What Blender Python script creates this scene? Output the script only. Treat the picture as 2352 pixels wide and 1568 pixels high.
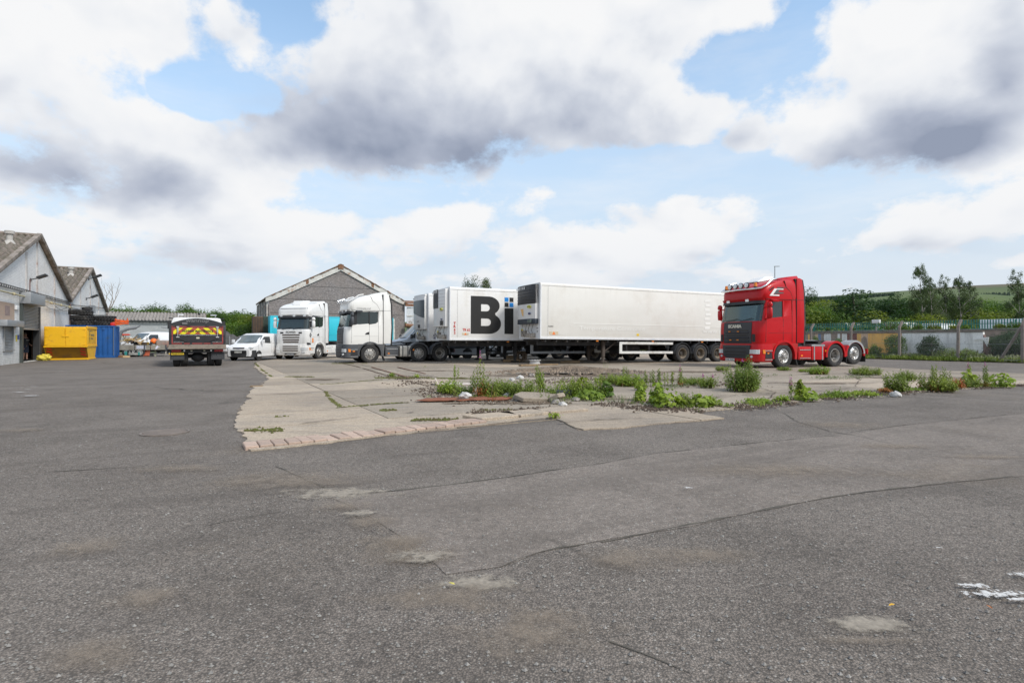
import bpy, bmesh, math, random
from math import sin, cos, pi, radians, atan2, sqrt, hypot
from mathutils import Vector, Matrix, noise
random.seed(7)
S = bpy.context.scene
for o in list(bpy.data.objects): bpy.data.objects.remove(o)
COL = S.collection
R = radians
CH = 1.3            # camera height in metres
F = 550.0           # focal length in pixels of a 1024 px wide picture
HY = 339.25         # horizon row of that picture
cam_d = bpy.data.cameras.new('camera'); cam = bpy.data.objects.new('camera', cam_d); COL.objects.link(cam)
cam.location = (0, 0, CH); cam.rotation_euler = (R(90), 0, 0)
cam_d.sensor_width = 36; cam_d.lens = F/1024*36; cam_d.shift_y = -1.75/1024
cam_d.clip_start = .05; cam_d.clip_end = 12000
S.camera = cam
SUN_EL, SUN_AZ = 45, 127          # elevation, compass azimuth from +Y clockwise (behind the camera, to the right)
sd = bpy.data.lights.new('sun', 'SUN'); so = bpy.data.objects.new('sun', sd); COL.objects.link(so)
sd.energy = 2.8; sd.angle = R(13); sd.color = (1, .96, .9)
so.rotation_euler = (R(90-SUN_EL), 0, R(180-SUN_AZ)); so.location = (0, 0, 60)
S.view_settings.view_transform = 'Standard'; S.view_settings.look = 'None'
S.view_settings.exposure = 0.0; S.view_settings.gamma = 1; S.view_settings.use_curve_mapping = False
S.render.engine = 'CYCLES'
class NT:
    """tiny expression builder for shader nodes"""
    def __init__(s, tree): s.t = tree
    def new(s, typ, **kw):
        n = s.t.nodes.new(typ)
        for k, v in kw.items(): setattr(n, k, v)
        return n
    def put(s, sock, v):
        if v is None: return
        if isinstance(v, bpy.types.NodeSocket): s.t.links.new(v, sock)
        elif isinstance(v, (tuple, list)):
            sock.default_value = tuple(v)+(1,) if len(sock.default_value) == 4 and len(v) == 3 else tuple(v)
        else: sock.default_value = v
    def m(s, op, a, b=None, c=None, clamp=False):
        n = s.new('ShaderNodeMath', operation=op, use_clamp=clamp)
        s.put(n.inputs[0], a); s.put(n.inputs[1], b)
        if c is not None: s.put(n.inputs[2], c)
        return n.outputs[0]
    def add(s, a, b): return s.m('ADD', a, b)
    def sub(s, a, b): return s.m('SUBTRACT', a, b)
    def mul(s, a, b): return s.m('MULTIPLY', a, b)
    def mx(s, a, b): return s.m('MAXIMUM', a, b)
    def mn(s, a, b): return s.m('MINIMUM', a, b)
    def ss(s, x, lo, hi, a=0.0, b=1.0):
        n = s.new('ShaderNodeMapRange', interpolation_type='SMOOTHSTEP')
        s.put(n.inputs[0], x); s.put(n.inputs[1], lo); s.put(n.inputs[2], hi); s.put(n.inputs[3], a); s.put(n.inputs[4], b)
        return n.outputs[0]
    def lin(s, x, lo, hi, a=0.0, b=1.0):
        n = s.new('ShaderNodeMapRange')
        s.put(n.inputs[0], x); s.put(n.inputs[1], lo); s.put(n.inputs[2], hi); s.put(n.inputs[3], a); s.put(n.inputs[4], b)
        return n.outputs[0]
    def mix(s, f, a, b, mode='MIX'):
        n = s.new('ShaderNodeMix', data_type='RGBA', blend_type=mode)
        s.put(n.inputs[0], f); s.put(n.inputs[6], a); s.put(n.inputs[7], b)
        return n.outputs[2]
    def vmul(s, v, k):
        n = s.new('ShaderNodeVectorMath', operation='MULTIPLY'); s.put(n.inputs[0], v); s.put(n.inputs[1], k); return n.outputs[0]
    def vadd(s, v, k):
        n = s.new('ShaderNodeVectorMath', operation='ADD'); s.put(n.inputs[0], v); s.put(n.inputs[1], k); return n.outputs[0]
    def noise(s, vec, scale, detail=4, rough=.55, dist=0.0, color=False):
        n = s.new('ShaderNodeTexNoise'); s.put(n.inputs['Vector'], vec)
        n.inputs['Scale'].default_value = scale; n.inputs['Detail'].default_value = detail
        n.inputs['Roughness'].default_value = rough; n.inputs['Distortion'].default_value = dist
        return n.outputs['Color' if color else 0]
    def voro(s, vec, scale, feature='F1', rand=1.0, out='Distance'):
        n = s.new('ShaderNodeTexVoronoi', feature=feature); s.put(n.inputs['Vector'], vec)
        n.inputs['Scale'].default_value = scale; n.inputs['Randomness'].default_value = rand
        return n.outputs[out]
    def sep(s, v):
        n = s.new('ShaderNodeSeparateXYZ'); s.put(n.inputs[0], v); return n.outputs
    def comb(s, x, y, z):
        n = s.new('ShaderNodeCombineXYZ'); s.put(n.inputs[0], x); s.put(n.inputs[1], y); s.put(n.inputs[2], z); return n.outputs[0]
W = bpy.data.worlds.new('World'); S.world = W; W.use_nodes = True
wt = W.node_tree; wt.nodes.clear(); n = NT(wt)
SKY = .1
gen = n.new('ShaderNodeTexCoord').outputs['Generated']
X, Y, Z = n.sep(gen)[:]
az0 = n.m('ARCTAN2', X, Y); el0 = n.m('ARCSINE', n.mn(n.mx(Z, -1.0), 1.0))
def px_ae(x, y):       # a place in the photograph (2352 px wide) to azimuth and elevation
    x = x*1024/2352; y = y*1024/2352
    a = math.atan2(x-512, F); e = math.atan2((HY-y), hypot(F, x-512)); return a, e
CL = [(400,340,270,130,130,1.15),(640,300,300,150,150,1.25),(330,460,280,110,95,1.05),(520,420,240,110,80,1.0),(2000,330,260,140,110,1.15),(2330,330,250,150,110,1.2),(1700,330,90,90,70,.75),(60,170,330,330,260,1.0),(330,60,330,160,160,1.0),(560,90,160,120,110,.8),(90,400,260,120,90,.9),(300,420,220,110,80,.8),
      (1000,190,400,330,230,1.35),(760,330,330,150,110,1.1),(1300,260,420,220,140,1.2),(1500,60,300,160,180,1.1),(1250,60,380,160,150,1.2),
      (1560,260,210,130,100,.9),(2050,120,260,220,200,1.2),(2250,250,420,320,160,1.45),(1900,300,230,120,110,.9),(2250,30,250,120,120,1.0),
      (560,540,270,125,95,1.15),(700,520,190,90,90,.9),(420,580,180,70,60,.8),(1015,505,120,70,75,.95),(1270,560,160,60,55,.85),(1560,520,215,105,90,1.1),
      (1440,560,190,70,60,.9),(2130,520,260,95,75,1.15),(1990,550,150,55,45,.8),(2330,500,200,110,80,1.0),(110,540,150,65,60,1.0),(20,520,110,60,60,.8),
      (1700,640,260,30,30,.4),(950,650,300,30,30,.45),(2330,610,120,40,35,.7),(400,650,300,35,35,.5),(1230,455,130,40,30,.2),(1420,640,200,35,30,.4)]
HO = [(440,195,125,60,65,1.15),(580,215,80,50,50,.9),(665,10,120,80,80,.85),(1665,145,150,80,95,.95),(1830,95,100,50,70,.7),(1460,400,300,60,60,.9),(930,460,200,28,50,.6),
      (1890,8,45,30,25,1.0),(1640,200,60,40,40,.4)]
DK = [(850,330,430,190,110,1.12),(1060,350,330,150,85,1.05),(1330,290,300,140,90,.7),(600,330,340,140,100,.8),(90,400,320,190,110,.8),(340,440,270,130,80,.72),(2180,340,460,200,95,1.15),(2350,190,210,240,140,.85),(480,600,260,60,50,.5),(1960,380,240,110,60,.8),
      (1700,330,120,60,40,.45),(480,600,220,40,40,.4),(2080,565,220,40,30,.5),(1620,585,130,50,30,.35),(1290,585,150,30,30,.3),(1800,390,140,40,40,.4),(60,470,140,40,30,.4),(200,30,200,80,60,.12)]
def blobs(az, el, L, base):
    out = None
    for (x, y, rx, ru, rd, w) in L:
        a, e = px_ae(x, y); kx = F*2352/1024/rx*(1+math.tan(a)**2)**.5*1.0; ku = F*2352/1024/ru; kd = F*2352/1024/rd
        c = math.cos(a)
        kx = (F*2352/1024)/(c*c)/rx; ku = (F*2352/1024)/c/ru; kd = (F*2352/1024)/c/rd
        dx = n.mul(n.sub(az, a), kx); de = n.sub(el, e)
        dy = n.mx(n.mul(de, ku), n.mul(de, -kd))
        v = n.m('MULTIPLY_ADD', n.sub(1.0, n.m('SQRT', n.add(n.mul(dx, dx), n.mul(dy, dy)))), w, 0.0)
        out = v if out is None else n.m('SMOOTH_MAX', out, v, .12)
    return n.mx(out, base)
wn = n.noise(gen, 5.0, 3, .6, color=True); ws = n.new('ShaderNodeVectorMath', operation='SUBTRACT'); n.put(ws.inputs[0], wn); n.put(ws.inputs[1], (.5, .5, .5))
wx, wy, wz = n.sep(ws.outputs[0])[:]
az = n.m('MULTIPLY_ADD', wx, .16, az0); el = n.m('MULTIPLY_ADD', wy, .07, el0)
low = n.ss(el0, .0, .35, 2.1, 1.0)       # smaller puffs towards the horizon
nv = n.comb(X, Y, n.mul(n.m('SQRT', n.mx(Z, .0004)), 1.5))
f1 = n.noise(nv, 4.2, 9, .58, .15)
f2 = n.noise(n.vadd(nv, (0, 0, .035)), 4.2, 6, .58, .15)
f3 = n.noise(nv, 15, 6, .62)
out_az = n.ss(n.m('ABSOLUTE', az0), .72, .95); out_el = n.ss(el0, .56, .72)
outw = n.mx(out_az, out_el)
gen_c = n.m('MULTIPLY_ADD', n.sub(n.noise(nv, 1.7, 2, .5), .47), 4.5, n.sub(outw, 1.0))
pos = n.mx(blobs(az, el, CL, -.35), gen_c); neg = blobs(az, el, HO, 0.0); neg = n.mul(neg, n.sub(1.0, outw))
f5 = n.noise(nv, 34, 5, .65)
fbm = n.m('MULTIPLY_ADD', n.sub(f1, .5), 2.5, n.add(n.mul(n.sub(f3, .5), 1.25), n.mul(n.sub(f5, .5), .35)))
D = n.add(n.sub(pos, n.mul(neg, 1.5)), fbm)
cover = n.ss(D, -.08, .42)
wisp = n.mul(n.ss(n.noise(n.vmul(nv, (1, 1, 3.0)), 3.1, 6, .6), .4, .75), .35)
hazeb = n.ss(el0, .0, .24, 1.0, 0.0)
cover = n.mx(cover, n.mx(wisp, n.mul(hazeb, .5)))
dark = blobs(az, el, DK, 0.0); gdark = n.mul(outw, n.ss(n.noise(nv, 2.1, 3, .5), .42, .7, 0, .8))
dark = n.mx(n.mul(dark, n.sub(1.0, outw)), gdark)
grad = n.mul(n.sub(n.noise(nv, 4.2, 4, .5, .15), n.noise(n.vadd(nv, (0, 0, .05)), 4.2, 4, .5, .15)), 2.0)
sh = n.add(n.add(n.mul(n.lin(n.add(dark, n.mul(n.sub(f1, .5), .4)), .0, .95), .86), n.mul(n.ss(D, .6, 2.4), .14)), n.sub(.05, grad))
sh = n.add(sh, n.add(n.mul(n.sub(f3, .5), .16), n.add(n.mul(n.sub(f5, .5), .05), n.mul(n.sub(f1, .5), .2))))
sh = n.m('MINIMUM', n.mx(sh, 0.0), 1.0)
r = n.new('ShaderNodeValToRGB'); n.put(r.inputs[0], sh); e = r.color_ramp.elements
e[0].position = 0; e[0].color = (.93, .935, .945, 1); e[1].position = 1; e[1].color = (.30, .345, .45, 1)
for p_, c_ in ((.22, (.85, .87, .905)), (.46, (.64, .68, .76)), (.74, (.44, .485, .59))):
    q = e.new(p_); q.color = c_+(1,)
ccol = n.mix(n.mul(hazeb, .62), r.outputs[0], (.76, .80, .86))
nish = n.new('ShaderNodeTexSky', sky_type='NISHITA', sun_disc=False, sun_elevation=R(SUN_EL), sun_rotation=R(SUN_AZ), altitude=100, air_density=1.0, dust_density=1.2, ozone_density=1.0)
blue = n.mix(1.0, nish.outputs[0], (2.9, 3.0, 2.75), 'MULTIPLY')
blue = n.mix(n.ss(el0, .05, .62, .93, .0), blue, (6.1, 7.0, 8.2))
col = n.mix(cover, blue, n.mix(1.0, ccol, (1/SKY,)*3, 'MULTIPLY'))
bg = n.new('ShaderNodeBackground'); n.put(bg.inputs[0], col); bg.inputs[1].default_value = SKY
wo = n.new('ShaderNodeOutputWorld'); wt.links.new(bg.outputs[0], wo.inputs[0])
W.cycles.sampling_method = 'MANUAL'; W.cycles.sample_map_resolution = 512
MATS = {}
def mat(name, color, rough=.6, metal=0.0, var=.12, vscale=3.0, bump=0.0, bscale=40.0, dirt=None, dirt_amt=0.0, dscale=1.2, spec=.5, coat=0.0, rnd=0.0, grime=0.0, grime_col=(.12, .10, .08), grime_z=1.0):
    """plain painted / worn surface: base colour with two scales of mottling, optional dirt blotches, road grime near the foot, per-object tint"""
    if name in MATS: return MATS[name]
    m = bpy.data.materials.new(name); m.use_nodes = True; t = m.node_tree; b = t.nodes['Principled BSDF']; k = NT(t)
    oc = k.new('ShaderNodeTexCoord').outputs['Object']
    nz = k.noise(oc, vscale, 5, .6)
    f = k.lin(nz, .3, .7, 1-var, 1+var)
    c = k.mix(1.0, color, k.comb(f, f, f), 'MULTIPLY')
    if rnd:
        oi = k.new('ShaderNodeObjectInfo').outputs['Random']; g = k.lin(oi, 0, 1, 1-rnd, 1+rnd)
        c = k.mix(1.0, c, k.comb(g, g, g), 'MULTIPLY')
    if dirt:
        dn = k.ss(k.noise(oc, dscale, 8, .68), .62-dirt_amt*.35, .74-dirt_amt*.2)
        c = k.mix(k.mul(dn, .8), c, dirt)
    if grime:
        zz = k.sep(oc)[2]
        gm = k.mul(k.lin(zz, 0, grime_z, 1, 0), k.lin(k.noise(oc, 6, 5, .6), .3, .7, .4, 1.0)); gm = k.mul(k.mx(gm, 0.0), grime)
        c = k.mix(gm, c, grime_col)
    k.put(b.inputs['Base Color'], c)
    k.put(b.inputs['Roughness'], k.m('MULTIPLY', rough, k.lin(nz, .3, .7, .85, 1.15), clamp=True))
    b.inputs['Metallic'].default_value = metal; b.inputs['Specular IOR Level'].default_value = spec; b.inputs['Coat Weight'].default_value = coat
    if bump:
        bn = k.new('ShaderNodeBump'); bn.inputs['Strength'].default_value = bump; bn.inputs['Distance'].default_value = .02
        k.put(bn.inputs['Height'], k.noise(oc, bscale, 4, .6)); t.links.new(bn.outputs[0], b.inputs['Normal'])
    MATS[name] = m; return m
def glass(name, tint, amt):
    if name in MATS: return MATS[name]
    m = bpy.data.materials.new(name); m.use_nodes = True; t = m.node_tree; t.nodes.clear(); k = NT(t)
    tr = k.new('ShaderNodeBsdfTransparent'); tr.inputs[0].default_value = (*tint, 1)
    df = k.new('ShaderNodeBsdfDiffuse'); df.inputs[0].default_value = (.03, .045, .045, 1)
    gl = k.new('ShaderNodeBsdfGlossy'); gl.inputs['Roughness'].default_value = .04; gl.inputs[0].default_value = (.9, .95, .95, 1)
    a = k.new('ShaderNodeMixShader'); a.inputs[0].default_value = amt; t.links.new(tr.outputs[0], a.inputs[1]); t.links.new(df.outputs[0], a.inputs[2])
    fr = k.new('ShaderNodeFresnel'); fr.inputs[0].default_value = 1.55
    b = k.new('ShaderNodeMixShader'); k.put(b.inputs[0], k.m('MULTIPLY_ADD', fr.outputs[0], .9, .03)); t.links.new(a.outputs[0], b.inputs[1]); t.links.new(gl.outputs[0], b.inputs[2])
    o = k.new('ShaderNodeOutputMaterial'); t.links.new(b.outputs[0], o.inputs[0])
    MATS[name] = m; return m
class MB:
    def __init__(s): s.v = []; s.f = []; s.mi = []; s.cur = 0
    def add(s, vs, fs):
        o = len(s.v); s.v += [tuple(p) for p in vs]
        for f in fs: s.f.append(tuple(i+o for i in f)); s.mi.append(s.cur)
        return s
    def box(s, c, d, M=None):
        x, y, z = d[0]/2, d[1]/2, d[2]/2
        p = [Vector((a*x, b*y, g*z)) for a in (-1, 1) for b in (-1, 1) for g in (-1, 1)]
        if M is not None: p = [M @ q for q in p]
        p = [q+Vector(c) for q in p]
        return s.add(p, [(0,1,3,2),(4,6,7,5),(0,4,5,1),(2,3,7,6),(0,2,6,4),(1,5,7,3)])
    def bx(s, x0, x1, y0, y1, z0, z1): return s.box(((x0+x1)/2, (y0+y1)/2, (z0+z1)/2), (x1-x0, y1-y0, z1-z0))
    def prism(s, poly, axis, a, b):
        """polygon extruded along an axis; poly are the two other coordinates in x,y,z order"""
        def P(u, v, w): return {'x': (w, u, v), 'y': (u, w, v), 'z': (u, v, w)}[axis]
        k = len(poly); vs = [P(u, v, a) for u, v in poly]+[P(u, v, b) for u, v in poly]
        fs = [tuple(range(k))[::-1], tuple(range(k, 2*k))]+[(i, (i+1) % k, k+(i+1) % k, k+i) for i in range(k)]
        return s.add(vs, fs)
    def cyl(s, p0, p1, r, n=12, r1=None, cap=True):
        p0, p1 = Vector(p0), Vector(p1); d = (p1-p0); q = d.to_track_quat('Z', 'Y'); r1 = r if r1 is None else r1
        a = [p0+q @ Vector((r*cos(2*pi*i/n), r*sin(2*pi*i/n), 0)) for i in range(n)]+[p1+q @ Vector((r1*cos(2*pi*i/n), r1*sin(2*pi*i/n), 0)) for i in range(n)]
        fs = [(i, (i+1) % n, n+(i+1) % n, n+i) for i in range(n)]
        if cap: fs += [tuple(range(n))[::-1], tuple(range(n, 2*n))]
        return s.add(a, fs)
    def tube(s, path, r, n=8):
        path = [Vector(p) for p in path]; rings = []
        for i, p in enumerate(path):
            d = (path[min(i+1, len(path)-1)]-path[max(i-1, 0)]); q = d.to_track_quat('Z', 'Y')
            rr = r[i] if isinstance(r, (list, tuple)) else r
            rings.append([p+q @ Vector((rr*cos(2*pi*j/n), rr*sin(2*pi*j/n), 0)) for j in range(n)])
        vs = [v for g in rings for v in g]; fs = []
        for i in range(len(path)-1):
            for j in range(n): fs.append((i*n+j, i*n+(j+1) % n, (i+1)*n+(j+1) % n, (i+1)*n+j))
        fs += [tuple(range(n))[::-1], tuple(range((len(path)-1)*n, len(path)*n))]
        return s.add(vs, fs)
    def lathe(s, prof, c=(0, 0, 0), axis='y', n=24):
        """prof: list of (radius, offset along the axis)"""
        vs = []; fs = []; k = len(prof)
        for i in range(n):
            a = 2*pi*i/n
            for r_, o in prof:
                if axis == 'y': vs.append((c[0]+r_*cos(a), c[1]+o, c[2]+r_*sin(a)))
                elif axis == 'z': vs.append((c[0]+r_*cos(a), c[1]+r_*sin(a), c[2]+o))
                else: vs.append((c[0]+o, c[1]+r_*cos(a), c[2]+r_*sin(a)))
        for i in range(n):
            for j in range(k-1):
                a, b = i*k+j, ((i+1) % n)*k+j
                fs.append((a, b, b+1, a+1))
        return s.add(vs, fs)
    def loft(s, rings, closed=True, caps=True, skip=None):
        k = len(rings[0]); vs = [p for g in rings for p in g]; fs = []
        for i in range(len(rings)-1):
            for j in range(k if closed else k-1):
                if skip and skip(i, j): continue
                fs.append((i*k+j, i*k+(j+1) % k, (i+1)*k+(j+1) % k, (i+1)*k+j))
        if caps: fs += [tuple(range(k))[::-1], tuple(range((len(rings)-1)*k, len(rings)*k))]
        return s.add(vs, fs)
    def mesh(s, name, mats, bevel=0, smooth=30, seg=2, fixn=True):
        me = bpy.data.meshes.new(name); me.from_pydata(s.v, [], s.f)
        for m in (mats if isinstance(mats, (list, tuple)) else [mats]): me.materials.append(m)
        if any(s.mi): me.polygons.foreach_set('material_index', s.mi)
        if bevel or fixn:
            b = bmesh.new(); b.from_mesh(me)
            if fixn: bmesh.ops.recalc_face_normals(b, faces=b.faces)
            if bevel:
                ed = [e for e in b.edges if len(e.link_faces) == 2 and e.calc_face_angle(0) > .5]
                bmesh.ops.bevel(b, geom=ed, offset=bevel, segments=seg, profile=.6, affect='EDGES', clamp_overlap=True)
            b.to_mesh(me); b.free()
        if smooth: me.polygons.foreach_set('use_smooth', [True]*len(me.polygons)); me.set_sharp_from_angle(angle=R(smooth))
        return me
    def build(s, name, mats, parent=None, loc=None, rot=None, **kw):
        return obj(name, s.mesh(name, mats, **kw), parent, loc, rot)
def obj(name, data, parent=None, loc=None, rot=None, scale=None):
    o = bpy.data.objects.new(name, data); COL.objects.link(o)
    if parent: o.parent = parent
    if loc is not None: o.location = loc
    if rot is not None: o.rotation_euler = rot if isinstance(rot, (tuple, list)) else (0, 0, rot)
    if scale is not None: o.scale = scale if isinstance(scale, (tuple, list)) else (scale,)*3
    return o
def tag(o, label=None, cat=None, group=None, kind=None):
    if label: o['label'] = label
    if cat: o['category'] = cat
    if group: o['group'] = group
    if kind: o['kind'] = kind
    return o
def thing(name, label, cat, loc=(0, 0, 0), rz=0, scale=1, group=None, rot=None):
    o = bpy.data.objects.new(name, None); COL.objects.link(o); o.empty_display_size = .3
    o.location = loc; o.rotation_euler = rot if rot else (0, 0, rz); o.scale = (scale,)*3
    return tag(o, label, cat, group)
def copy_tree(o, parent=None):
    c = o.copy(); COL.objects.link(c); c.parent = parent
    for ch in KIDS(o): copy_tree(ch, c)
    return c
def KIDS(o): return [c for c in bpy.data.objects if c.parent == o]
def inst(name, me, parent, loc, rz=0): return obj(name, me, parent, loc, rz)
def text_mesh(body, size, bold=0.0, depth=.004, shear=0.0, space=1.0):
    c = bpy.data.curves.new('t', 'FONT'); c.body = body; c.size = size; c.offset = bold; c.extrude = depth/2; c.shear = shear; c.space_character = space
    c.align_x = 'CENTER'; c.align_y = 'CENTER'; c.resolution_u = 3
    o = bpy.data.objects.new('t', c); COL.objects.link(o)
    bpy.context.view_layer.update()
    me = bpy.data.meshes.new_from_object(o.evaluated_get(bpy.context.evaluated_depsgraph_get()))
    bpy.data.objects.remove(o); bpy.data.curves.remove(c); return me
def text(name, body, size, m, parent, loc, facing, bold=0.0, width=None, height=None, **kw):
    """flat lettering; facing: local direction the text faces ('+x','-x','+y','-y'); width and height stretch it to fit"""
    me = text_mesh(body, size, bold, **kw); me.name = name
    vs = [v.co.copy() for v in me.vertices]
    w = max(v.x for v in vs)-min(v.x for v in vs); h = max(v.y for v in vs)-min(v.y for v in vs)
    cx = (max(v.x for v in vs)+min(v.x for v in vs))/2; cy = (max(v.y for v in vs)+min(v.y for v in vs))/2
    sx = width/w if width else 1; sy = height/h if height else 1
    for v in me.vertices: v.co.x = (v.co.x-cx)*sx; v.co.y = (v.co.y-cy)*sy
    me.materials.clear(); me.materials.append(m)
    rz = {'-y': 0, '+y': pi, '+x': pi/2, '-x': -pi/2}[facing]
    return obj(name, me, parent, loc, (pi/2, 0, rz))
def shape_mesh(name, splines, m, depth=.004):
    """flat filled shape with holes from closed outlines"""
    c = bpy.data.curves.new('c', 'CURVE'); c.dimensions = '2D'; c.fill_mode = 'BOTH'; c.extrude = depth/2
    for sp in splines:
        q = c.splines.new('POLY'); q.points.add(len(sp)-1); q.use_cyclic_u = True
        for i, (x, y) in enumerate(sp): q.points[i].co = (x, y, 0, 1)
    o = bpy.data.objects.new('c', c); COL.objects.link(o); bpy.context.view_layer.update()
    me = bpy.data.meshes.new_from_object(o.evaluated_get(bpy.context.evaluated_depsgraph_get()))
    bpy.data.objects.remove(o); bpy.data.curves.remove(c); me.name = name; me.materials.clear(); me.materials.append(m); return me
TH = atan2(306, 550)                     # the yard's grid is turned by this much
BX = Vector((cos(TH), sin(TH), 0)); AX = Vector((-sin(TH), cos(TH), 0))      # u along the trailers, w into the depth of the yard
def G(px, py):                           # ground point seen at a picture position (1024 px wide)
    y = CH*F/(py-HY); return Vector(((px-512)/F*y, y, 0))
def UW(u, w, z=0): p = BX*u+AX*w; return Vector((p.x, p.y, z))
def uw(p): return p.dot(BX), p.dot(AX)
def on_u(px, u):                         # depth w at which the line u = const is seen at column px
    k = (px-512)/F; return (BX.x*u-k*BX.y*u)/(k*AX.y-AX.x)
def on_w(px, w):
    k = (px-512)/F; return (AX.x*w-k*AX.y*w)/(k*BX.y-BX.x)
def zat(py, y): return CH+(HY-py)*y/F    # height of a point seen at row py and distance y
RA = TH+pi/2                             # yaw that turns local +X into the A direction
def asphalt_mat(name, base, light, fine=1.0, cracks=True):
    m = bpy.data.materials.new(name); m.use_nodes = True; t = m.node_tree; b = t.nodes['Principled BSDF']; k = NT(t)
    P = k.new('ShaderNodeNewGeometry').outputs['Position']
    big = k.noise(P, .13, 5, .6, .6); mid = k.noise(P, .9, 6, .62, .3); fn = k.noise(P, 14, 5, .7)
    c = k.mix(k.ss(big, .3, .7), base, light)
    c = k.mix(k.mul(k.ss(mid, .40, .7), .5), c, tuple(x*.55 for x in base))
    dn = k.noise(k.vmul(P, (.5, 1.1, 1)), .55, 7, .66, .8)
    c = k.mix(k.mul(k.ss(dn, .54, .72), .5), c, (.22, .175, .13))
    vc = k.voro(P, 105, out='Color'); st = k.sep(vc)[0]
    vd = k.voro(P, 105)
    g = k.lin(st, 0, 1, .62, 1.4); c = k.mix(.85*fine, c, k.mix(1.0, c, k.comb(g, g, g), 'MULTIPLY'))
    c = k.mix(k.mul(k.m('GREATER_THAN', st, .965), .55), c, (.42, .40, .36))
    c = k.mix(k.mul(k.ss(vd, .28, .75), .6*fine), c, (.035, .033, .03))
    f = k.lin(fn, .25, .75, .72, 1.28); c = k.mix(1.0, c, k.comb(f, f, f), 'MULTIPLY')
    vr = k.new('ShaderNodeVectorRotate', rotation_type='Z_AXIS'); k.put(vr.inputs['Vector'], P); vr.inputs['Angle'].default_value = -.45
    tr = k.noise(k.vadd(k.vmul(vr.outputs[0], (.10, 1.5, 1)), k.vmul(k.noise(P, .12, 2, color=True), (0, 3, 0))), 1.0, 4, .6); c = k.mix(k.mul(k.ss(tr, .52, .66), .34), c, tuple(x*.45 for x in base))
    oil = k.ss(k.noise(P, .75, 3, .5, .4), .70, .76); c = k.mix(k.mul(oil, .55), c, (.05, .045, .04))
    if cracks:
        wv = k.vadd(P, k.vmul(k.noise(P, .7, 4, .6, color=True), (1.6, 1.6, 0)))
        cr = k.voro(wv, .17, 'DISTANCE_TO_EDGE'); gate = k.ss(k.noise(P, .22, 2), .5, .6)
        cm = k.mul(k.ss(cr, .0, .012, 1, 0), gate)
        c = k.mix(k.mul(cm, .75), c, (.03, .027, .022))
    k.put(b.inputs['Base Color'], c); b.inputs['Specular IOR Level'].default_value = .3
    k.put(b.inputs['Roughness'], k.lin(mid, .2, .8, .8, .95))
    bn = k.new('ShaderNodeBump'); bn.inputs['Strength'].default_value = .9; bn.inputs['Distance'].default_value = .006
    k.put(bn.inputs['Height'], k.add(k.mul(k.sub(1.0, vd), .8), k.noise(P, 60, 3, .6))); 
    b2 = k.new('ShaderNodeBump'); b2.inputs['Strength'].default_value = .5; b2.inputs['Distance'].default_value = .05
    k.put(b2.inputs['Height'], mid); t.links.new(b2.outputs[0], bn.inputs['Normal']); t.links.new(bn.outputs[0], b.inputs['Normal'])
    MATS[name] = m; return m
def concrete_mat(name, base, warm, rnd=.12):
    m = bpy.data.materials.new(name); m.use_nodes = True; t = m.node_tree; b = t.nodes['Principled BSDF']; k = NT(t)
    P = k.new('ShaderNodeNewGeometry').outputs['Position']
    big = k.noise(P, .35, 6, .65, .5); mid = k.noise(P, 2.2, 7, .65, .4); fn = k.noise(P, 30, 4, .65)
    streak = k.noise(k.vmul(P, (1.0, 4.5, 1)), 1.1, 6, .65)
    c = k.mix(k.ss(big, .35, .65), base, warm)
    c = k.mix(k.mul(k.ss(streak, .48, .7), .5), c, (.20, .185, .168))
    c = k.mix(k.mul(k.ss(mid, .58, .74), .5), c, (.46, .42, .36))
    c = k.mix(k.mul(k.ss(k.noise(P, .8, 8, .7, 1.0), .56, .66), .45), c, (.165, .15, .132))
    vc = k.sep(k.voro(P, 70, out='Color'))[0]; g = k.lin(vc, 0, 1, .78, 1.2); c = k.mix(1.0, c, k.comb(g, g, g), 'MULTIPLY')
    oi = k.new('ShaderNodeObjectInfo').outputs['Random']; g2 = k.lin(oi, 0, 1, 1-rnd, 1+rnd); c = k.mix(1.0, c, k.comb(g2, g2, g2), 'MULTIPLY')
    f = k.lin(fn, .25, .75, .86, 1.14); c = k.mix(1.0, c, k.comb(f, f, f), 'MULTIPLY')
    k.put(b.inputs['Base Color'], c); b.inputs['Roughness'].default_value = .93; b.inputs['Specular IOR Level'].default_value = .25
    bn = k.new('ShaderNodeBump'); bn.inputs['Strength'].default_value = .6; bn.inputs['Distance'].default_value = .01
    k.put(bn.inputs['Height'], k.add(fn, k.mul(mid, 2.0))); t.links.new(bn.outputs[0], b.inputs['Normal'])
    MATS[name] = m; return m
M_ASPH = asphalt_mat('asphalt', (.202, .172, .146), (.262, .226, .193))
M_ASPH2 = asphalt_mat('asphalt_smooth', (.226, .192, .163), (.272, .233, .200), .65)
M_CONC = concrete_mat('concrete', (.325, .272, .215), (.415, .34, .258))
M_CONCD = concrete_mat('concrete_dark', (.265, .224, .178), (.33, .28, .22))
M_SETT = mat('granite_sett', (.43, .32, .255), .9, var=.16, vscale=8, bump=.5, bscale=40, rnd=.14, dirt=(.16, .135, .11), dirt_amt=.25, dscale=5)
M_DIRT = mat('dirt', (.19, .15, .115), .95, var=.4, vscale=5, bump=1.0, bscale=26, dirt=(.24, .2, .155), dirt_amt=.4, dscale=3)
M_MOSS = mat('moss', (.11, .12, .028), .95, var=.4, vscale=9, bump=1.0, bscale=60, dirt=(.09, .06, .03), dirt_amt=.5, dscale=8)
M_MEADOW = mat('meadow', (.055, .085, .02), .95, var=.3, vscale=.05)
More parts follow.
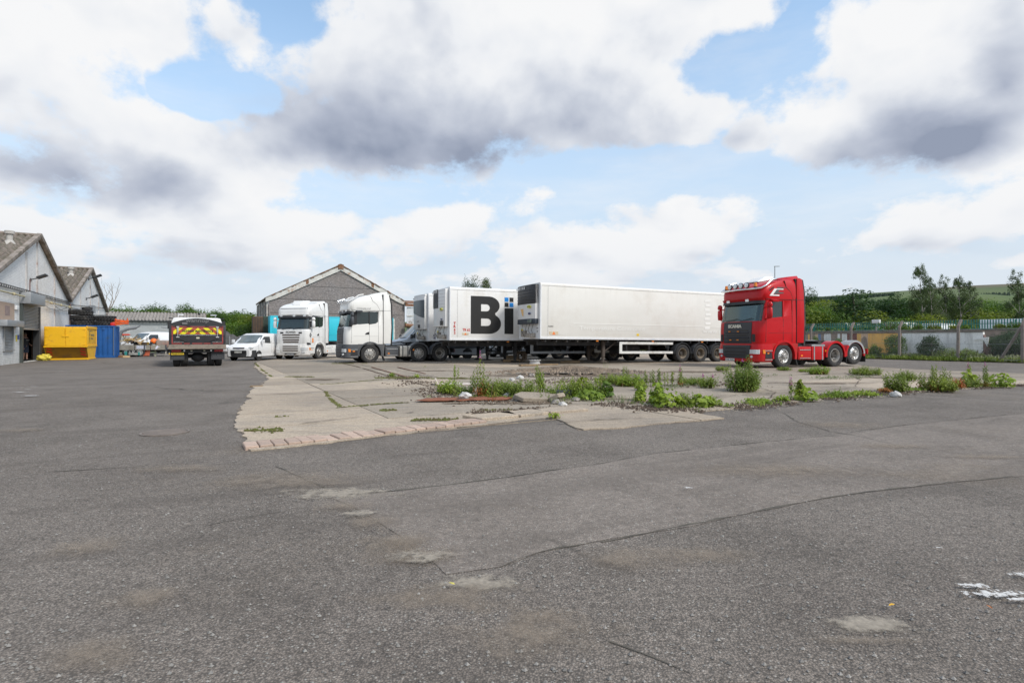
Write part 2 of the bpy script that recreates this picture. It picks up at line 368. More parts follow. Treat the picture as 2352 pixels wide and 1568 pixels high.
def sheet(name, pts, z, m, label=None, kind='structure', thick=0.0, top=None):
    mb = MB(); k = len(pts)
    if thick: mb.prism([(p.x, p.y) for p in pts], 'z', z-thick, z)
    else: mb.add([(p.x, p.y, z) for p in pts], [tuple(range(k))])
    o = mb.build(name, m, smooth=0, fixn=bool(thick))
    if not thick:
        me = o.data
        if me.polygons[0].normal.z < 0: me.flip_normals()
    return tag(o, label, kind=kind)
def rag(pts, amp, step, closed=True, seed=0):
    """subdivide an outline and roughen it"""
    rs = random.Random(seed); out = []; k = len(pts)
    for i in range(k if closed else k-1):
        a, b = pts[i], pts[(i+1) % k]; n_ = max(1, int((b-a).length/step)); d = (b-a); nn = Vector((-d.y, d.x, 0)).normalized() if d.length else d
        for j in range(n_):
            q = a.lerp(b, j/n_); s_ = noise.noise(Vector((q.x*1.3, q.y*1.3, seed)))*amp+rs.uniform(-.3, .3)*amp
            out.append(q+nn*s_)
    return out
def clip(poly, a, b):         # keep the part left of a->b
    out = []; k = len(poly); side = lambda p: (b.x-a.x)*(p.y-a.y)-(b.y-a.y)*(p.x-a.x)
    for i in range(k):
        p, q = poly[i], poly[(i+1) % k]; sp, sq = side(p), side(q)
        if sp >= 0: out.append(p)
        if sp*sq < 0: out.append(p.lerp(q, sp/(sp-sq)))
    return out
mb = MB(); mb.add([(-1500, -400, 0), (1500, -400, 0), (1500, 2600, 0), (-1500, 2600, 0)], [(0, 1, 2, 3)])
tag(mb.build('ground', M_MEADOW, smooth=0, loc=(0, 0, -.03)), kind='structure')
sheet('asphalt_yard', [UW(-60, -60), UW(42.5, -60), UW(42.5, 60), UW(-60, 75)], 0, M_ASPH)
PAD = [(250.5,451.2),(239,424.8),(237.8,416.3),(245.4,402.7),(249.7,392.5),(256,386.5),(270,379),(259,371),(254,365.5),(257,361.5),(275,359),(330,354.5),(420,352.5),(600,351),(760,353),(820,359),(868,366.2),(920,369.6),(990,372),(1040,374),(1075,377),(1060,382),(1024,384.8),(1004.6,386.6),(950,389),(903,392.6),(860,395.5),(814,400.2),(760,405.5),(725,409),(698.8,412.6),(722,418.3),(700,420.5),(660,424),(620,427.5),(579.8,430.2),(566,424),(553,417.5),(520,419.5),(492.3,424),(450,429.5),(400,434.5),(350,440),(300,446.5)]
padc = [G(*p) for p in PAD]
padr = rag(padc, .13, .16, seed=3)
sheet('rubble_base', rag(padc, .16, .5, seed=5), .004, M_DIRT)
rs = random.Random(11); slabs = []
def slab(poly, z, m, seedv):
    if len(poly) < 3: return
    area = abs(sum(poly[i].x*poly[(i+1) % len(poly)].y-poly[(i+1) % len(poly)].x*poly[i].y for i in range(len(poly)))/2)
    if area < .25: return
    mb = MB(); tx, ty = rs.uniform(-.002, .002), rs.uniform(-.002, .002); c = sum(poly, Vector())/len(poly)
    vs = [(p.x, p.y, z+tx*(p.x-c.x)+ty*(p.y-c.y)) for p in poly]+[(p.x, p.y, .001) for p in poly]; k = len(poly)
    mb.add(vs, [tuple(range(k))]+[(i, i+k, (i+1) % k+k, (i+1) % k) for i in range(k)])
    o = mb.build('concrete_slab', m, FLOOR, smooth=0); slabs.append(o)
FLOOR = tag(bpy.data.objects.new('concrete_floor', None), kind='structure'); COL.objects.link(FLOOR)
us = [-14.0, -9.6, -5.2, -1.5, 2.6, 6.9, 11.2, 15.4, 19.8, 24.3, 28.9, 33.4, 40.0]
wsl = [4, 6.15, 7.5, 8.9, 10.5, 12.3, 14.4, 16.9, 19.6, 22.6, 26.0, 30, 36, 43, 52, 64]
for i in range(len(us)-1):
    off = rs.uniform(-.25, .25)
    for j in range(len(wsl)-1):
        g = .006+rs.uniform(0, .012)
        j0, j1 = wsl[j]+off*min(1, j*.3), wsl[j+1]+off*min(1, (j+1)*.3)
        cell = [UW(us[i]+g, j0+g), UW(us[i+1]-g, j0+g), UW(us[i+1]-g, j1-g), UW(us[i]+g, j1-g)]
        p = list(padr)
        for q in range(4): p = clip(p, cell[q], cell[(q+1) % 4])
        cu, cw = (us[i]+us[i+1])/2, (j0+j1)/2
        slab(p, .014+rs.uniform(0, .009), M_CONCD if cu > 4.0 and cw > 8 and rs.random() < .8 else M_CONC, i*20+j)
sheet('verge', rag([UW(39.0, -8), UW(47, -8), UW(47, 75), UW(39.2, 75)], .25, .8, seed=9), .008, mat('verge_soil', (.07, .065, .035), .95, var=.5, vscale=3, bump=1, bscale=12, dirt=(.15, .11, .07), dirt_amt=.45, dscale=2))
row = [G(252.2, 449.5), G(300, 445), G(350, 439.2), G(400, 433.4), G(450, 427.8), G(490, 422.4)]
def along(pts, step):
    out = []; L = 0; nxt = 0
    for a, b in zip(pts, pts[1:]):
        l = (b-a).length
        while nxt <= L+l: out.append((a.lerp(b, (nxt-L)/l), (b-a).normalized())); nxt += step
        L += l
    return out
SETTROW = tag(bpy.data.objects.new('sett_edging', None), kind='structure'); COL.objects.link(SETTROW)
for i, (p, d) in enumerate(along(row, .158)):
    mb = MB(); nn = Vector((-d.y, d.x, 0)); sk = .35
    l = .36+rs.uniform(-.02, .02); w = .150+rs.uniform(-.006, .004)
    broken = 4 <= i <= 11; h = .05+rs.uniform(-.006, .006) - (rs.uniform(0, .02) if broken else 0)
    a = -atan2(d.y, d.x); mb.box((0, 0, 0), (w, l, .12), None)
    o = mb.build('granite_sett', M_SETT, SETTROW, bevel=.008, seg=1)
    c = p+nn*(l/2)
    o.location = (c.x, c.y, h-.06); o.rotation_euler = ((rs.uniform(-.1, .1) if broken else rs.uniform(-.015, .015)), (rs.uniform(-.08, .08) if broken else 0), atan2(d.y, d.x)-.0+rs.uniform(-.03, .03))
for (x0, y0, x1, y1, wd) in ((482, 421.5, 519, 418.2, .5), (521, 418, 549, 414.8, .5), (551, 414.6, 588, 411.6, .5)):
    a, b = G(x0, y0), G(x1, y1); d = (b-a).normalized(); nn = Vector((-d.y, d.x, 0))
    pts = [a, b, b+nn*wd+d*.12, a+nn*wd-d*.1]; mb = MB(); mb.prism([(p.x, p.y) for p in pts], 'z', .002, .062)
    mb.build('kerb_slab', M_CONC, SETTROW, bevel=.01, seg=1)
def scatter_strip(name, pts, width, dens, m, hmin, hmax, seed, kind='stuff', z=.0, size=.05):
    r_ = random.Random(seed); mb = MB(); L = sum((b-a).length for a, b in zip(pts, pts[1:])); 
    for a, b in zip(pts, pts[1:]):
        l = (b-a).length; d = (b-a).normalized() if l else Vector((1, 0, 0)); nn = Vector((-d.y, d.x, 0))
        for _ in range(int(l*dens)):
            q = a.lerp(b, r_.random())+nn*r_.gauss(0, width*.4)
            if noise.noise(Vector((q.x*.9, q.y*.9, seed))) < -.12: continue
            s_ = size*r_.uniform(.5, 1.4); h = r_.uniform(hmin, hmax); t = r_.uniform(0, 6.3); k = r_.choice((4, 5))
            ring = [(q.x+s_*r_.uniform(.6, 1)*cos(t+6.283*i/k), q.y+s_*r_.uniform(.6, 1)*sin(t+6.283*i/k), z) for i in range(k)]
            mb.add(ring+[(q.x+r_.uniform(-.3, .3)*s_, q.y+r_.uniform(-.3, .3)*s_, z+h)], [(i, (i+1) % k, k) for i in range(k)])
    return tag(mb.build(name, m, smooth=0, fixn=False), kind=kind)
M_CLOD = mat('soil_clods', (.085, .06, .042), .95, var=.5, vscale=4, bump=1, bscale=30)
M_CHIP = mat('stone_chips', (.30, .26, .21), .9, var=.5, vscale=2.5)
EDGE = [G(*p) for p in ((725,408.5),(760,405),(814,399.6),(860,395),(903,392),(950,388.5),(1004.6,386),(1040,384))]
EDGE2 = [G(*p) for p in ((600,404),(640,409),(680,411.5),(725,409))]
for sd_, (pts, wd, dn) in enumerate(((EDGE, .55, 260), (EDGE2, .6, 260), ([G(*p) for p in ((400,375),(430,388),(455,400),(500,404),(560,400),(600,398),(640,404))], .9, 170),
                                    ([G(*p) for p in ((540,384),(560,380),(600,379),(640,383),(700,386),(740,384))], 1.2, 170), ([G(*p) for p in ((470,412),(500,413),(530,411),(560,407))], .35, 260))):
    scatter_strip('soil_clods', pts, wd, dn*.7, M_CLOD, .01, .04, 50+sd_, z=.02, size=.04)
    scatter_strip('stone_chips', pts, wd*1.15, dn*.33, M_CHIP, .012, .035, 70+sd_, z=.025, size=.022)
mb = MB(); r_ = random.Random(4)
c0 = G(570, 374)
for _ in range(2600):
    a, q = r_.uniform(0, 6.283), abs(r_.gauss(0, .5)); x, y = c0.x+3.2*q*cos(a), c0.y+1.0*q*sin(a); hh = max(0, .28*(1-q*.8)); s_ = r_.uniform(.02, .075)
    mb.add([(x+s_*cos(a+i*1.57), y+s_*sin(a+i*1.57), hh*.9) for i in range(4)]+[(x, y, hh+s_*1.1)], [(i, (i+1) % 4, 4) for i in range(4)])
tag(mb.build('rubble_heap', mat('rubble', (.21, .165, .125), .95, var=.5, vscale=3), smooth=0, fixn=False), kind='stuff')
for i, pts in enumerate((((240,416.5),(262,416),(285,413.5),(320,409.8),(380,404.5),(440,401)), ((243,431.5),(262,431),(282,429)), ((315,384.8),(335,384),(360,381.5),(385,379.5),(410,378)), ((325,392),(330,399),(340,407)), ((255,363),(262,370),(272,377)), ((335,362),(355,366),(378,373),(410,382),(450,392)))):
    scatter_strip('joint_moss', [G(*p) for p in pts], .05, 90, M_MOSS if i != 5 else M_CLOD, .008, .022, 90+i, z=.02, size=.035)
for i, p in enumerate(((267,431.5,.3),(435,420.5,.35),(388,411,.15),(280,418,.1),(495,411,.3),(511,425,.5),(300,377,.5),(345,363.5,1.2),(1003,380,.4),(395,377.5,1.2),(420,378.5,1.5),(450,379,1.5))):
    c = G(p[0], p[1]); scatter_strip('moss_patch', [c-Vector((p[2], 0, 0)), c+Vector((p[2], 0, 0))], .16, 160, M_MOSS, .01, .035, 120+i, z=.02, size=.035)
M_CRACK = mat('crack_fill', (.085, .075, .06), .95, var=.4, vscale=8)
def seam(pts, w, seed, m=M_CRACK, zs=.004):
    P_ = rag([G(*p) for p in pts], w*1.2, .12, closed=False, seed=seed); r_ = random.Random(seed); mb = MB(); vs = []
    for i, q in enumerate(P_):
        d = (P_[min(i+1, len(P_)-1)]-P_[max(0, i-1)]).normalized(); nn = Vector((-d.y, d.x, 0)); ww = w*r_.uniform(.15, 1)*max(.1, .55+.9*noise.noise(q*2))
        vs += [(q+nn*ww), (q-nn*ww)]
    mb.add([(v.x, v.y, zs) for v in vs], [(2*i, 2*i+1, 2*i+3, 2*i+2) for i in range(len(P_)-1)])
    tag(mb.build('asphalt_seam', m, smooth=0), kind='structure')
for i, (pts, w) in enumerate((
    (((0,422),(60,421.5),(120,418.5),(180,415),(235,412)), .022), (((0,474),(60,471),(130,467),(165,463)), .02), (((0,412),(60,405),(120,401),(150,398)), .015),
    (((330,496),(400,490),(450,484),(520,475),(600,463),(660,452),(740,444),(810,437),(850,434)), .03), (((600,541),(660,530),(720,519),(800,502),(870,491),(960,481),(1024,475)), .028),
    (((782,412),(800,422),(830,431),(860,436),(890,443),(915,450)), .035), (((850,432),(900,425),(960,419),(1024,413)), .022), (((895,448),(940,447),(1024,443)), .022), ((( 500,566),(540,552),(600,541)), .03),
    (((400,549),(430,560),(445,572)), .02), (((610,640),(650,655),(690,672),(705,684)), .012), (((200,527),(240,518),(300,508)), .012), (((275,466),(300,476),(335,492)), .02), (((0,437),(30,430),(60,428)), .03))):
    seam(pts, w, 200+i)
tag(sheet('asphalt_repair', rag([G(*p) for p in ((331,497),(400,490.5),(450,484.5),(520,475.5),(600,463.5),(660,452.5),(740,444.5),(810,437.5),(850,434),(900,425.5),(960,419.5),(1060,410),(1060,470),(1024,475.5),(960,481.5),(870,491.5),(800,502.5),(720,519.5),(660,530.5),(600,541.5),(540,552.5),(500,566),(447,574),(436,562),(400,535),(360,512))], .03, .2, seed=31), .0032, M_ASPH2), kind='structure')
def patch(px, py, rx, ry, m, z, seed, name='sand_patch', kind='structure'):
    c = G(px, py); r_ = random.Random(seed); pts = []
    for i in range(40):
        a = 2*pi*i/40; q = 1+.55*noise.noise(Vector((cos(a)*1.7, sin(a)*1.7, seed)))+r_.uniform(-.07, .07)
        pts.append(c+Vector((rx*q*cos(a), ry*q*sin(a), 0)))
    return sheet(name, pts, z, m, kind=kind)
def speckle_mat(name, colr, thr, sc=18, soft=(-.04, .1, 1)):
    m = bpy.data.materials.new(name); m.use_nodes = True; t = m.node_tree; b = t.nodes['Principled BSDF']; k = NT(t)
    P = k.new('ShaderNodeNewGeometry').outputs['Position']; b.inputs['Roughness'].default_value = .95
    f = k.lin(k.noise(P, 40, 4, .7), .3, .7, .7, 1.25); k.put(b.inputs['Base Color'], k.mix(1.0, colr, k.comb(f, f, f), 'MULTIPLY'))
    oc = k.new('ShaderNodeTexCoord').outputs['Generated']; x, y, _ = k.sep(oc)[:]
    rr = k.m('SQRT', k.add(k.m('POWER', k.sub(x, .5), 2.0), k.m('POWER', k.sub(y, .5), 2.0)))
    a = k.ss(k.add(k.sub(k.noise(P, sc, 6, .7), thr), k.lin(rr, 0, .5, .22, -.34)), soft[0], soft[1], 0, soft[2])
    k.put(b.inputs['Alpha'], a); MATS[name] = m; return m
M_SAND = speckle_mat('sand_dust', (.29, .235, .18), .50, 7, (-.22, .3, .5))
M_SOILP = speckle_mat('soil_film', (.17, .125, .085), .46, 3, (-.12, .18, .85))
M_SANDL = speckle_mat('sand_pale', (.36, .315, .255), .46, 9, (-.1, .2, .75))
for i, (px, py, rx, ry, m) in enumerate(((482,583,.42,.16,M_SANDL),(470,600,.6,.22,M_SAND),(345,493,.7,.3,M_SANDL),(390,545,.35,.5,M_SAND),(430,558,.3,.25,M_SAND),(540,622,.35,.2,M_SAND),(875,625,.3,.16,M_SANDL),(850,641,.35,.06,M_SAND),
    (700,556,.5,.2,M_SAND),(30,430,.6,.3,M_SAND),(890,447,.8,.3,M_SAND),(845,425,1.0,.6,M_SAND),(985,457,.8,.25,M_SAND),(520,640,.5,.25,M_SAND),(100,655,.4,.2,M_SAND),(145,600,.3,.2,M_SAND),(180,470,.8,.3,M_SAND),(300,480,.9,.5,M_SAND),(80,548,.3,.3,M_SAND),(620,560,.5,.3,M_SAND),(760,470,1.4,.5,M_SAND),(346,506,.35,.22,M_SAND),(372,524,.3,.2,M_SAND),(398,541,.3,.2,M_SAND),(424,557,.3,.15,M_SANDL),(360,515,.22,.14,M_SANDL))):
    patch(px, py, rx, ry, m, .0055+.0006*i, 300+i)
for i, pts in enumerate((((560,400),(620,396),(700,398),(800,392),(860,388)), ((610,405),(700,399),(760,396),(850,390)), ((745,381),(800,384),(880,382),(960,384)), ((760,376),(840,374),(900,377),(990,379)), ((880,379),(930,379.5),(985,381)), ((430,371),(500,373),(560,372)), ((520,376),(600,378),(690,375),(760,377)), ((540,370),(640,368),(740,369)), ((255,396),(300,394),(350,392)), ((300,425),(360,418),(420,413)), ((560,424),(600,421),(650,419)), ((760,388),(775,393),(770,399)), ((845,373),(860,380),(855,387)))):
    seam(pts, .035, 260+i, M_CLOD, .036)
for i, (px, py, rx, ry) in enumerate(((540,376,3.2,1.2),(600,376,3.0,1.0),(660,380,2.5,.8),(480,392,1.6,.7),(520,404,1.6,.35),(600,400,1.6,.35),(460,404,1.0,.25),(820,384,2.4,.5),(900,378,3.0,.7),(430,371,2.2,.5),(700,372,3,1.0),(330,380,1.2,.6))):
    patch(px, py, rx, ry, M_SOILP, .033+i*.0006, 500+i, 'soil_patch')
M_PAINT = speckle_mat('worn_white_paint', (.60, .59, .57), .575, 36, (-.02, .05, .9))
for i, (px, py, rx, ry) in enumerate(((997,597,.42,.12),(978,590,.2,.06),(1022,578,.3,.08),(938,551,.12,.03),(688,490,.09,.06),(1016,604,.2,.05))):
    patch(px, py, rx, ry, M_PAINT, .022+i*.001, 400+i, 'worn_paint_mark')
M_PAINT2 = speckle_mat('white_road_paint', (.52, .51, .49), .44, 16, (-.05, .08, .85))
for i, (px, py, rx, ry) in enumerate(((20.5,392.5,.28,.12),(27,389.6,.2,.07),(30,396,.3,.13),(33,387,.2,.06),(15,381.5,.15,.05),(62,371,.3,.06),(67,371,.2,.05))):
    patch(px, py, rx, ry, M_PAINT2, .022+i*.001, 420+i, 'white_paint_fleck')
mb = MB(); r_ = random.Random(21)
for _ in range(2600):
    px, py = r_.uniform(-60, 1080), HY+r_.uniform(25, 360)**1.0; p = G(px, py); s_ = r_.choice((.004, .005, .006, .008, .012)); a = r_.uniform(0, 6.3)
    mb.add([(p.x+s_*cos(a+i*1.57), p.y+s_*sin(a+i*1.57)*.8, .003) for i in range(4)]+[(p.x, p.y, .003+s_*.9)], [(i, (i+1) % 4, 4) for i in range(4)])
tag(mb.build('loose_grit', mat('grit', (.22, .21, .195), .9, var=.6, vscale=6), smooth=0, fixn=False), kind='stuff')
c = G(165, 432.3); t = thing('manhole_cover', 'round ribbed iron manhole cover sunk in the asphalt in the left foreground', 'manhole cover', c)
mi = mat('worn_iron', (.24, .20, .17), .6, .5, var=.25, vscale=7)
mb = MB(); mb.lathe([(.30, .002), (.30, .014), (.275, .014), (.275, .008), (0, .008)], axis='z', n=40); mb.build('frame', mi, t)
for i in range(11):
    x = -.23+i*.046; h = sqrt(max(0, .26**2-x*x)); mb = MB(); mb.bx(x-.012, x+.012, -h, h, .006, .017); mb.build('rib', mi, t, bevel=.003, seg=1)
def stone(name, label, px, py, s_, m, seed, cat='stone', flat=.7, z=0.0):
    c = G(px, py); b = bmesh.new(); bmesh.ops.create_icosphere(b, subdivisions=2, radius=s_)
    for v in b.verts: v.co *= 1+.45*noise.noise(v.co*(1.6/s_)+Vector((seed, 0, 0))); v.co.z *= flat
    me = bpy.data.meshes.new(name); b.to_mesh(me); b.free(); me.materials.append(m)
    return tag(obj(name, me, loc=(c.x, c.y, s_*flat*.7+z)), label, cat)
M_STONE = mat('pale_stone', (.50, .49, .47), .9, var=.2, vscale=12, bump=.6, bscale=50)
M_STONEG = mat('grey_stone', (.26, .235, .21), .9, var=.3, vscale=8, bump=.6, bscale=50)
stone('white_rock', 'white angular rock lying alone on the asphalt below the right-hand weeds', 895.5, 396.5, .11, M_STONE, 1, 'rock')
stone('grey_rock', 'pale grey rock sitting on the end of the rusty metal sheet', 465, 400.5, .13, M_STONE, 2, 'rock', z=.05)
stone('kerb_stone', 'long whitish kerb fragment among the weeds near the right end of the edge', 943, 388, .16, M_STONE, 3, 'rock', .35)
stone('kerb_stone', 'small pale kerb fragment left of the orange-leaved weeds', 809, 400, .13, M_STONE, 4, 'rock', .4)
for i, (px, py, s_, lb) in enumerate(((520,400.5,.14,'biggest broken concrete lump just behind the tilted grey slab'),(508,397,.1,'small pale concrete lump left of the tilted grey slab'),(556,404.5,.1,'rough concrete lump right of the tilted grey slab'),(563,406,.08,'flat concrete lump beside the kerb slabs'),(576,401.5,.09,'crumbled white concrete lump under the bushy weeds'),(520,379,.12,'white concrete lump on the bare soil behind the tall fireweed'),(532,377,.12,'pale boulder-like lump in front of the soil heap'),(512,381,.1,'round pale stone behind the tall fireweed'),(571,395,.02,'tiny pebble'))):
    if s_ > .03: stone('concrete_lump', lb, px, py, s_, M_STONE if i % 2 else M_STONEG, 10+i, 'rubble')
for i, (px, py, sx, sy, rx, rz, lb) in enumerate(((540,401.5,.95,.5,.16,.35,'big broken grey concrete slab tilted up out of the floor'),(556,402.5,.3,.3,-.5,1.0,'smaller grey slab chunk standing on edge beside the tilted slab'))):
    p = G(px, py); mb = MB(); mb.prism([(-sx/2, -sy/2), (sx*.3, -sy*.6), (sx/2, -sy*.1), (sx*.4, sy*.5), (-sx*.35, sy*.55), (-sx*.6, .05)], 'z', -.045, .045)
    tag(mb.build('broken_slab', M_CONCD, loc=(p.x, p.y, .1), rot=(rx, .05, rz), bevel=.012, seg=1), lb, 'slab')
p = G(461, 400.5); mb = MB(); nx = 26
vs = []; 
for j in range(6):
    for i in range(nx): vs.append((-.95+1.9*i/(nx-1)+.05*j, -.32+.13*j+.05*noise.noise(Vector((i*.3, j*.1, 1))), .035+.022*noise.noise(Vector((i*.35, j*.7, 3)))))
mb.add(vs, [(j*nx+i, j*nx+i+1, (j+1)*nx+i+1, (j+1)*nx+i) for j in range(5) for i in range(nx-1)])
o = mb.build('rusty_sheet', mat('rust_sheet', (.26, .095, .05), .85, .2, var=.3, vscale=6, dirt=(.14, .06, .035), dirt_amt=.4, dscale=6), loc=(p.x, p.y, .01), rot=.12)
sol = o.modifiers.new('s', 'SOLIDIFY'); sol.thickness = .006
tag(o, 'flat rusty brown metal sheet lying in front of the tall fireweed', 'metal sheet')
a, b = G(437, 385), G(487, 384.5); mb = MB(); L = (b-a).length
mb.bx(0, L, -.3, .3, .0, .02); mb.prism([(0, 0), (.03, 0), (-.03, .16), (-.06, .16)], 'y', -.3, .3)
tag(mb.build('discarded_board', mat('dirty_white_panel', (.55, .48, .42), .7, var=.15, dirt=(.3, .2, .14), dirt_amt=.3), loc=(a.x, a.y, .03), rot=atan2(b.y-a.y, b.x-a.x)), 'pinkish white panel with an upturned brown end lying behind the weeds', 'panel')
for k_, (x0, y0, x1, y1) in enumerate(((372, 367.5, 412, 379), (398, 367.5, 425, 374))):
    a, b = G(x0, y0), G(x1, y1); d = b-a; mb = MB(); mb.bx(0, d.length, -.04, .04, .03, .045)
    tag(mb.build('sunken_rail', mat('rail_rust', (.2, .11, .07), .8, .3, var=.3), loc=a, rot=atan2(d.y, d.x)), kind='structure')
def brick_mat(name, col, mortar, bw=.235, bh=.083, stain=(.33, .31, .27), under=(.32, .19, .13), peel=.3, offs=(0, 0, 0)):
    m = bpy.data.materials.new(name); m.use_nodes = True; t = m.node_tree; b = t.nodes['Principled BSDF']; k = NT(t)
    oc = k.new('ShaderNodeTexCoord').outputs['Object']
    br = k.new('ShaderNodeTexBrick'); k.put(br.inputs['Vector'], oc); br.inputs['Scale'].default_value = 1
    br.inputs['Brick Width'].default_value = bw; br.inputs['Row Height'].default_value = bh; br.inputs['Mortar Size'].default_value = .007; br.inputs['Mortar Smooth'].default_value = .3
    k.put(br.inputs['Color1'], col); k.put(br.inputs['Color2'], tuple(c*.86 for c in col)); k.put(br.inputs['Mortar'], mortar)
    c = br.outputs[0]
    X, Y, Z = k.sep(oc)[:]
    st = k.ss(k.noise(k.vmul(oc, (1.6, .35, 1)), 1.3, 7, .68), .48, .72); c = k.mix(k.mul(st, .55), c, stain)
    pe = k.ss(k.noise(oc, 2.4, 8, .72), .70-peel*.16, .74-peel*.12); c = k.mix(k.mul(pe, .85), c, under)
    foot = k.mul(k.lin(Y, 0, 2.0, 1, 0), k.lin(k.noise(k.vmul(oc, (1, .5, 1)), 1.6, 6, .65), .3, .7, .1, 1.0)); c = k.mix(k.mul(k.mx(foot, 0.0), .55), c, (.16, .17, .12))
    k.put(b.inputs['Base Color'], c); b.inputs['Roughness'].default_value = .8; b.inputs['Specular IOR Level'].default_value = .3
    bn = k.new('ShaderNodeBump'); bn.inputs['Strength'].default_value = .8; bn.inputs['Distance'].default_value = .012; bn.invert = True
    k.put(bn.inputs['Height'], k.add(br.outputs['Fac'], k.mul(k.noise(oc, 22, 4, .6), .5))); t.links.new(bn.outputs[0], b.inputs['Normal'])
    MATS[name] = m; return m
M_WBRICK = brick_mat('white_painted_brick', (.84, .83, .81), (.52, .51, .50), stain=(.56, .54, .49), peel=.2)
M_GBLOCK = brick_mat('grey_rendered_block', (.42, .44, .45), (.32, .33, .34), .44, .2, (.30, .33, .35), (.50, .50, .48), .8)
def render_mat(name, base, dark):      # dark harled wall of the gabled shed
    m = bpy.data.materials.new(name); m.use_nodes = True; t = m.node_tree; b = t.nodes['Principled BSDF']; k = NT(t)
    oc = k.new('ShaderNodeTexCoord').outputs['Object']
    f = k.noise(oc, 5, 9, .75); g = k.noise(oc, .6, 5, .6); c = k.mix(k.ss(f, .35, .65), dark, base)
    c = k.mix(k.mul(k.ss(g, .4, .65), .4), c, (.22, .185, .165))
    c = k.mix(k.mul(k.ss(k.noise(k.vmul(oc, (1, 1.4, 1)), 9, 4, .7), .62, .7), .8), c, (.42, .41, .40))
    k.put(b.inputs['Base Color'], c); b.inputs['Roughness'].default_value = .95
    bn = k.new('ShaderNodeBump'); bn.inputs['Strength'].default_value = .7; bn.inputs['Distance'].default_value = .03; k.put(bn.inputs['Height'], f); t.links.new(bn.outputs[0], b.inputs['Normal'])
    return m
M_HARL = render_mat('grey_harling', (.29, .26, .25), (.145, .13, .127))
M_ROOF = mat('asbestos_roof', (.20, .165, .14), .95, var=.3, vscale=2.5, bump=.5, bscale=25, dirt=(.075, .075, .045), dirt_amt=.6, dscale=2.2, rnd=.14)
M_ROOFL = mat('pale_asbestos_roof', (.30, .275, .25), .95, var=.25, vscale=2.5, dirt=(.16, .14, .11), dirt_amt=.5, dscale=2.2, rnd=.1)
M_BARGE = mat('barge_board', (.28, .24, .21), .9, var=.3, vscale=3, dirt=(.11, .09, .06), dirt_amt=.6)
M_STEELW = mat('peeling_white_steel', (.56, .54, .50), .7, var=.2, vscale=1.5, dirt=(.28, .13, .05), dirt_amt=.35, dscale=1.6)
M_GALV = mat('galvanised', (.33, .34, .35), .5, .5, var=.12, vscale=6)
M_SHUT = mat('shutter_steel', (.36, .37, .37), .5, .3, var=.12, vscale=6, dirt=(.2, .19, .17), dirt_amt=.3)
M_DARK = mat('dark_metal', (.035, .036, .038), .6, .2)
M_BLACK = mat('black_plastic', (.018, .018, .019), .55)
M_WHITE = mat('white_metal', (.72, .72, .71), .5, var=.06)
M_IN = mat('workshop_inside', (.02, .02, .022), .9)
M_GUT = mat('rusty_iron', (.22, .11, .06), .85, .2, var=.4, vscale=5, dirt=(.4, .37, .33), dirt_amt=.3)
def face(parent, name, splines, m, x, y, z, facing, depth):   # upright wall piece with openings
    rz = {'-y': 0, '+x': pi/2, '-x': -pi/2, '+y': pi}[facing]
    return obj(name, shape_mesh(name, splines, m, depth), parent, (x, y, z), (pi/2, 0, rz))
def corr_sheet(w, l, pitch=.30, amp=.075, n=3):   # one corrugated sheet, corrugations along +Y
    mb = MB(); k = int(w/pitch)*4+1
    top = [(w*i/(k-1), amp*(0, 1, 0, -1)[i % 4]) for i in range(k)]
    rings = [[(x, y, z) for x, z in top]+[(x, y, z-.012) for x, z in top[::-1]] for y in (0, l)]
    mb.loft(rings); return mb.mesh('roof_sheet', M_ROOF, smooth=60)
def rect(x0, y0, x1, y1): return [(x0, y0), (x1, y0), (x1, y1), (x0, y1)]
U0 = -9.1
wV = on_u(68.4, U0); wA = on_u(36.8, U0); half = wV-wA; wL = wA-half; ZA = zat(237.6, UW(U0, wA).y); ZE = zat(301.7, UW(U0, wV).y)
wA2 = on_u(87.0, U0); wE2 = on_u(105.7, U0); half2 = (wE2-wV)/2; wA2 = wV+half2; ZA2 = zat(268.5, UW(U0, on_u(87, U0)).y)
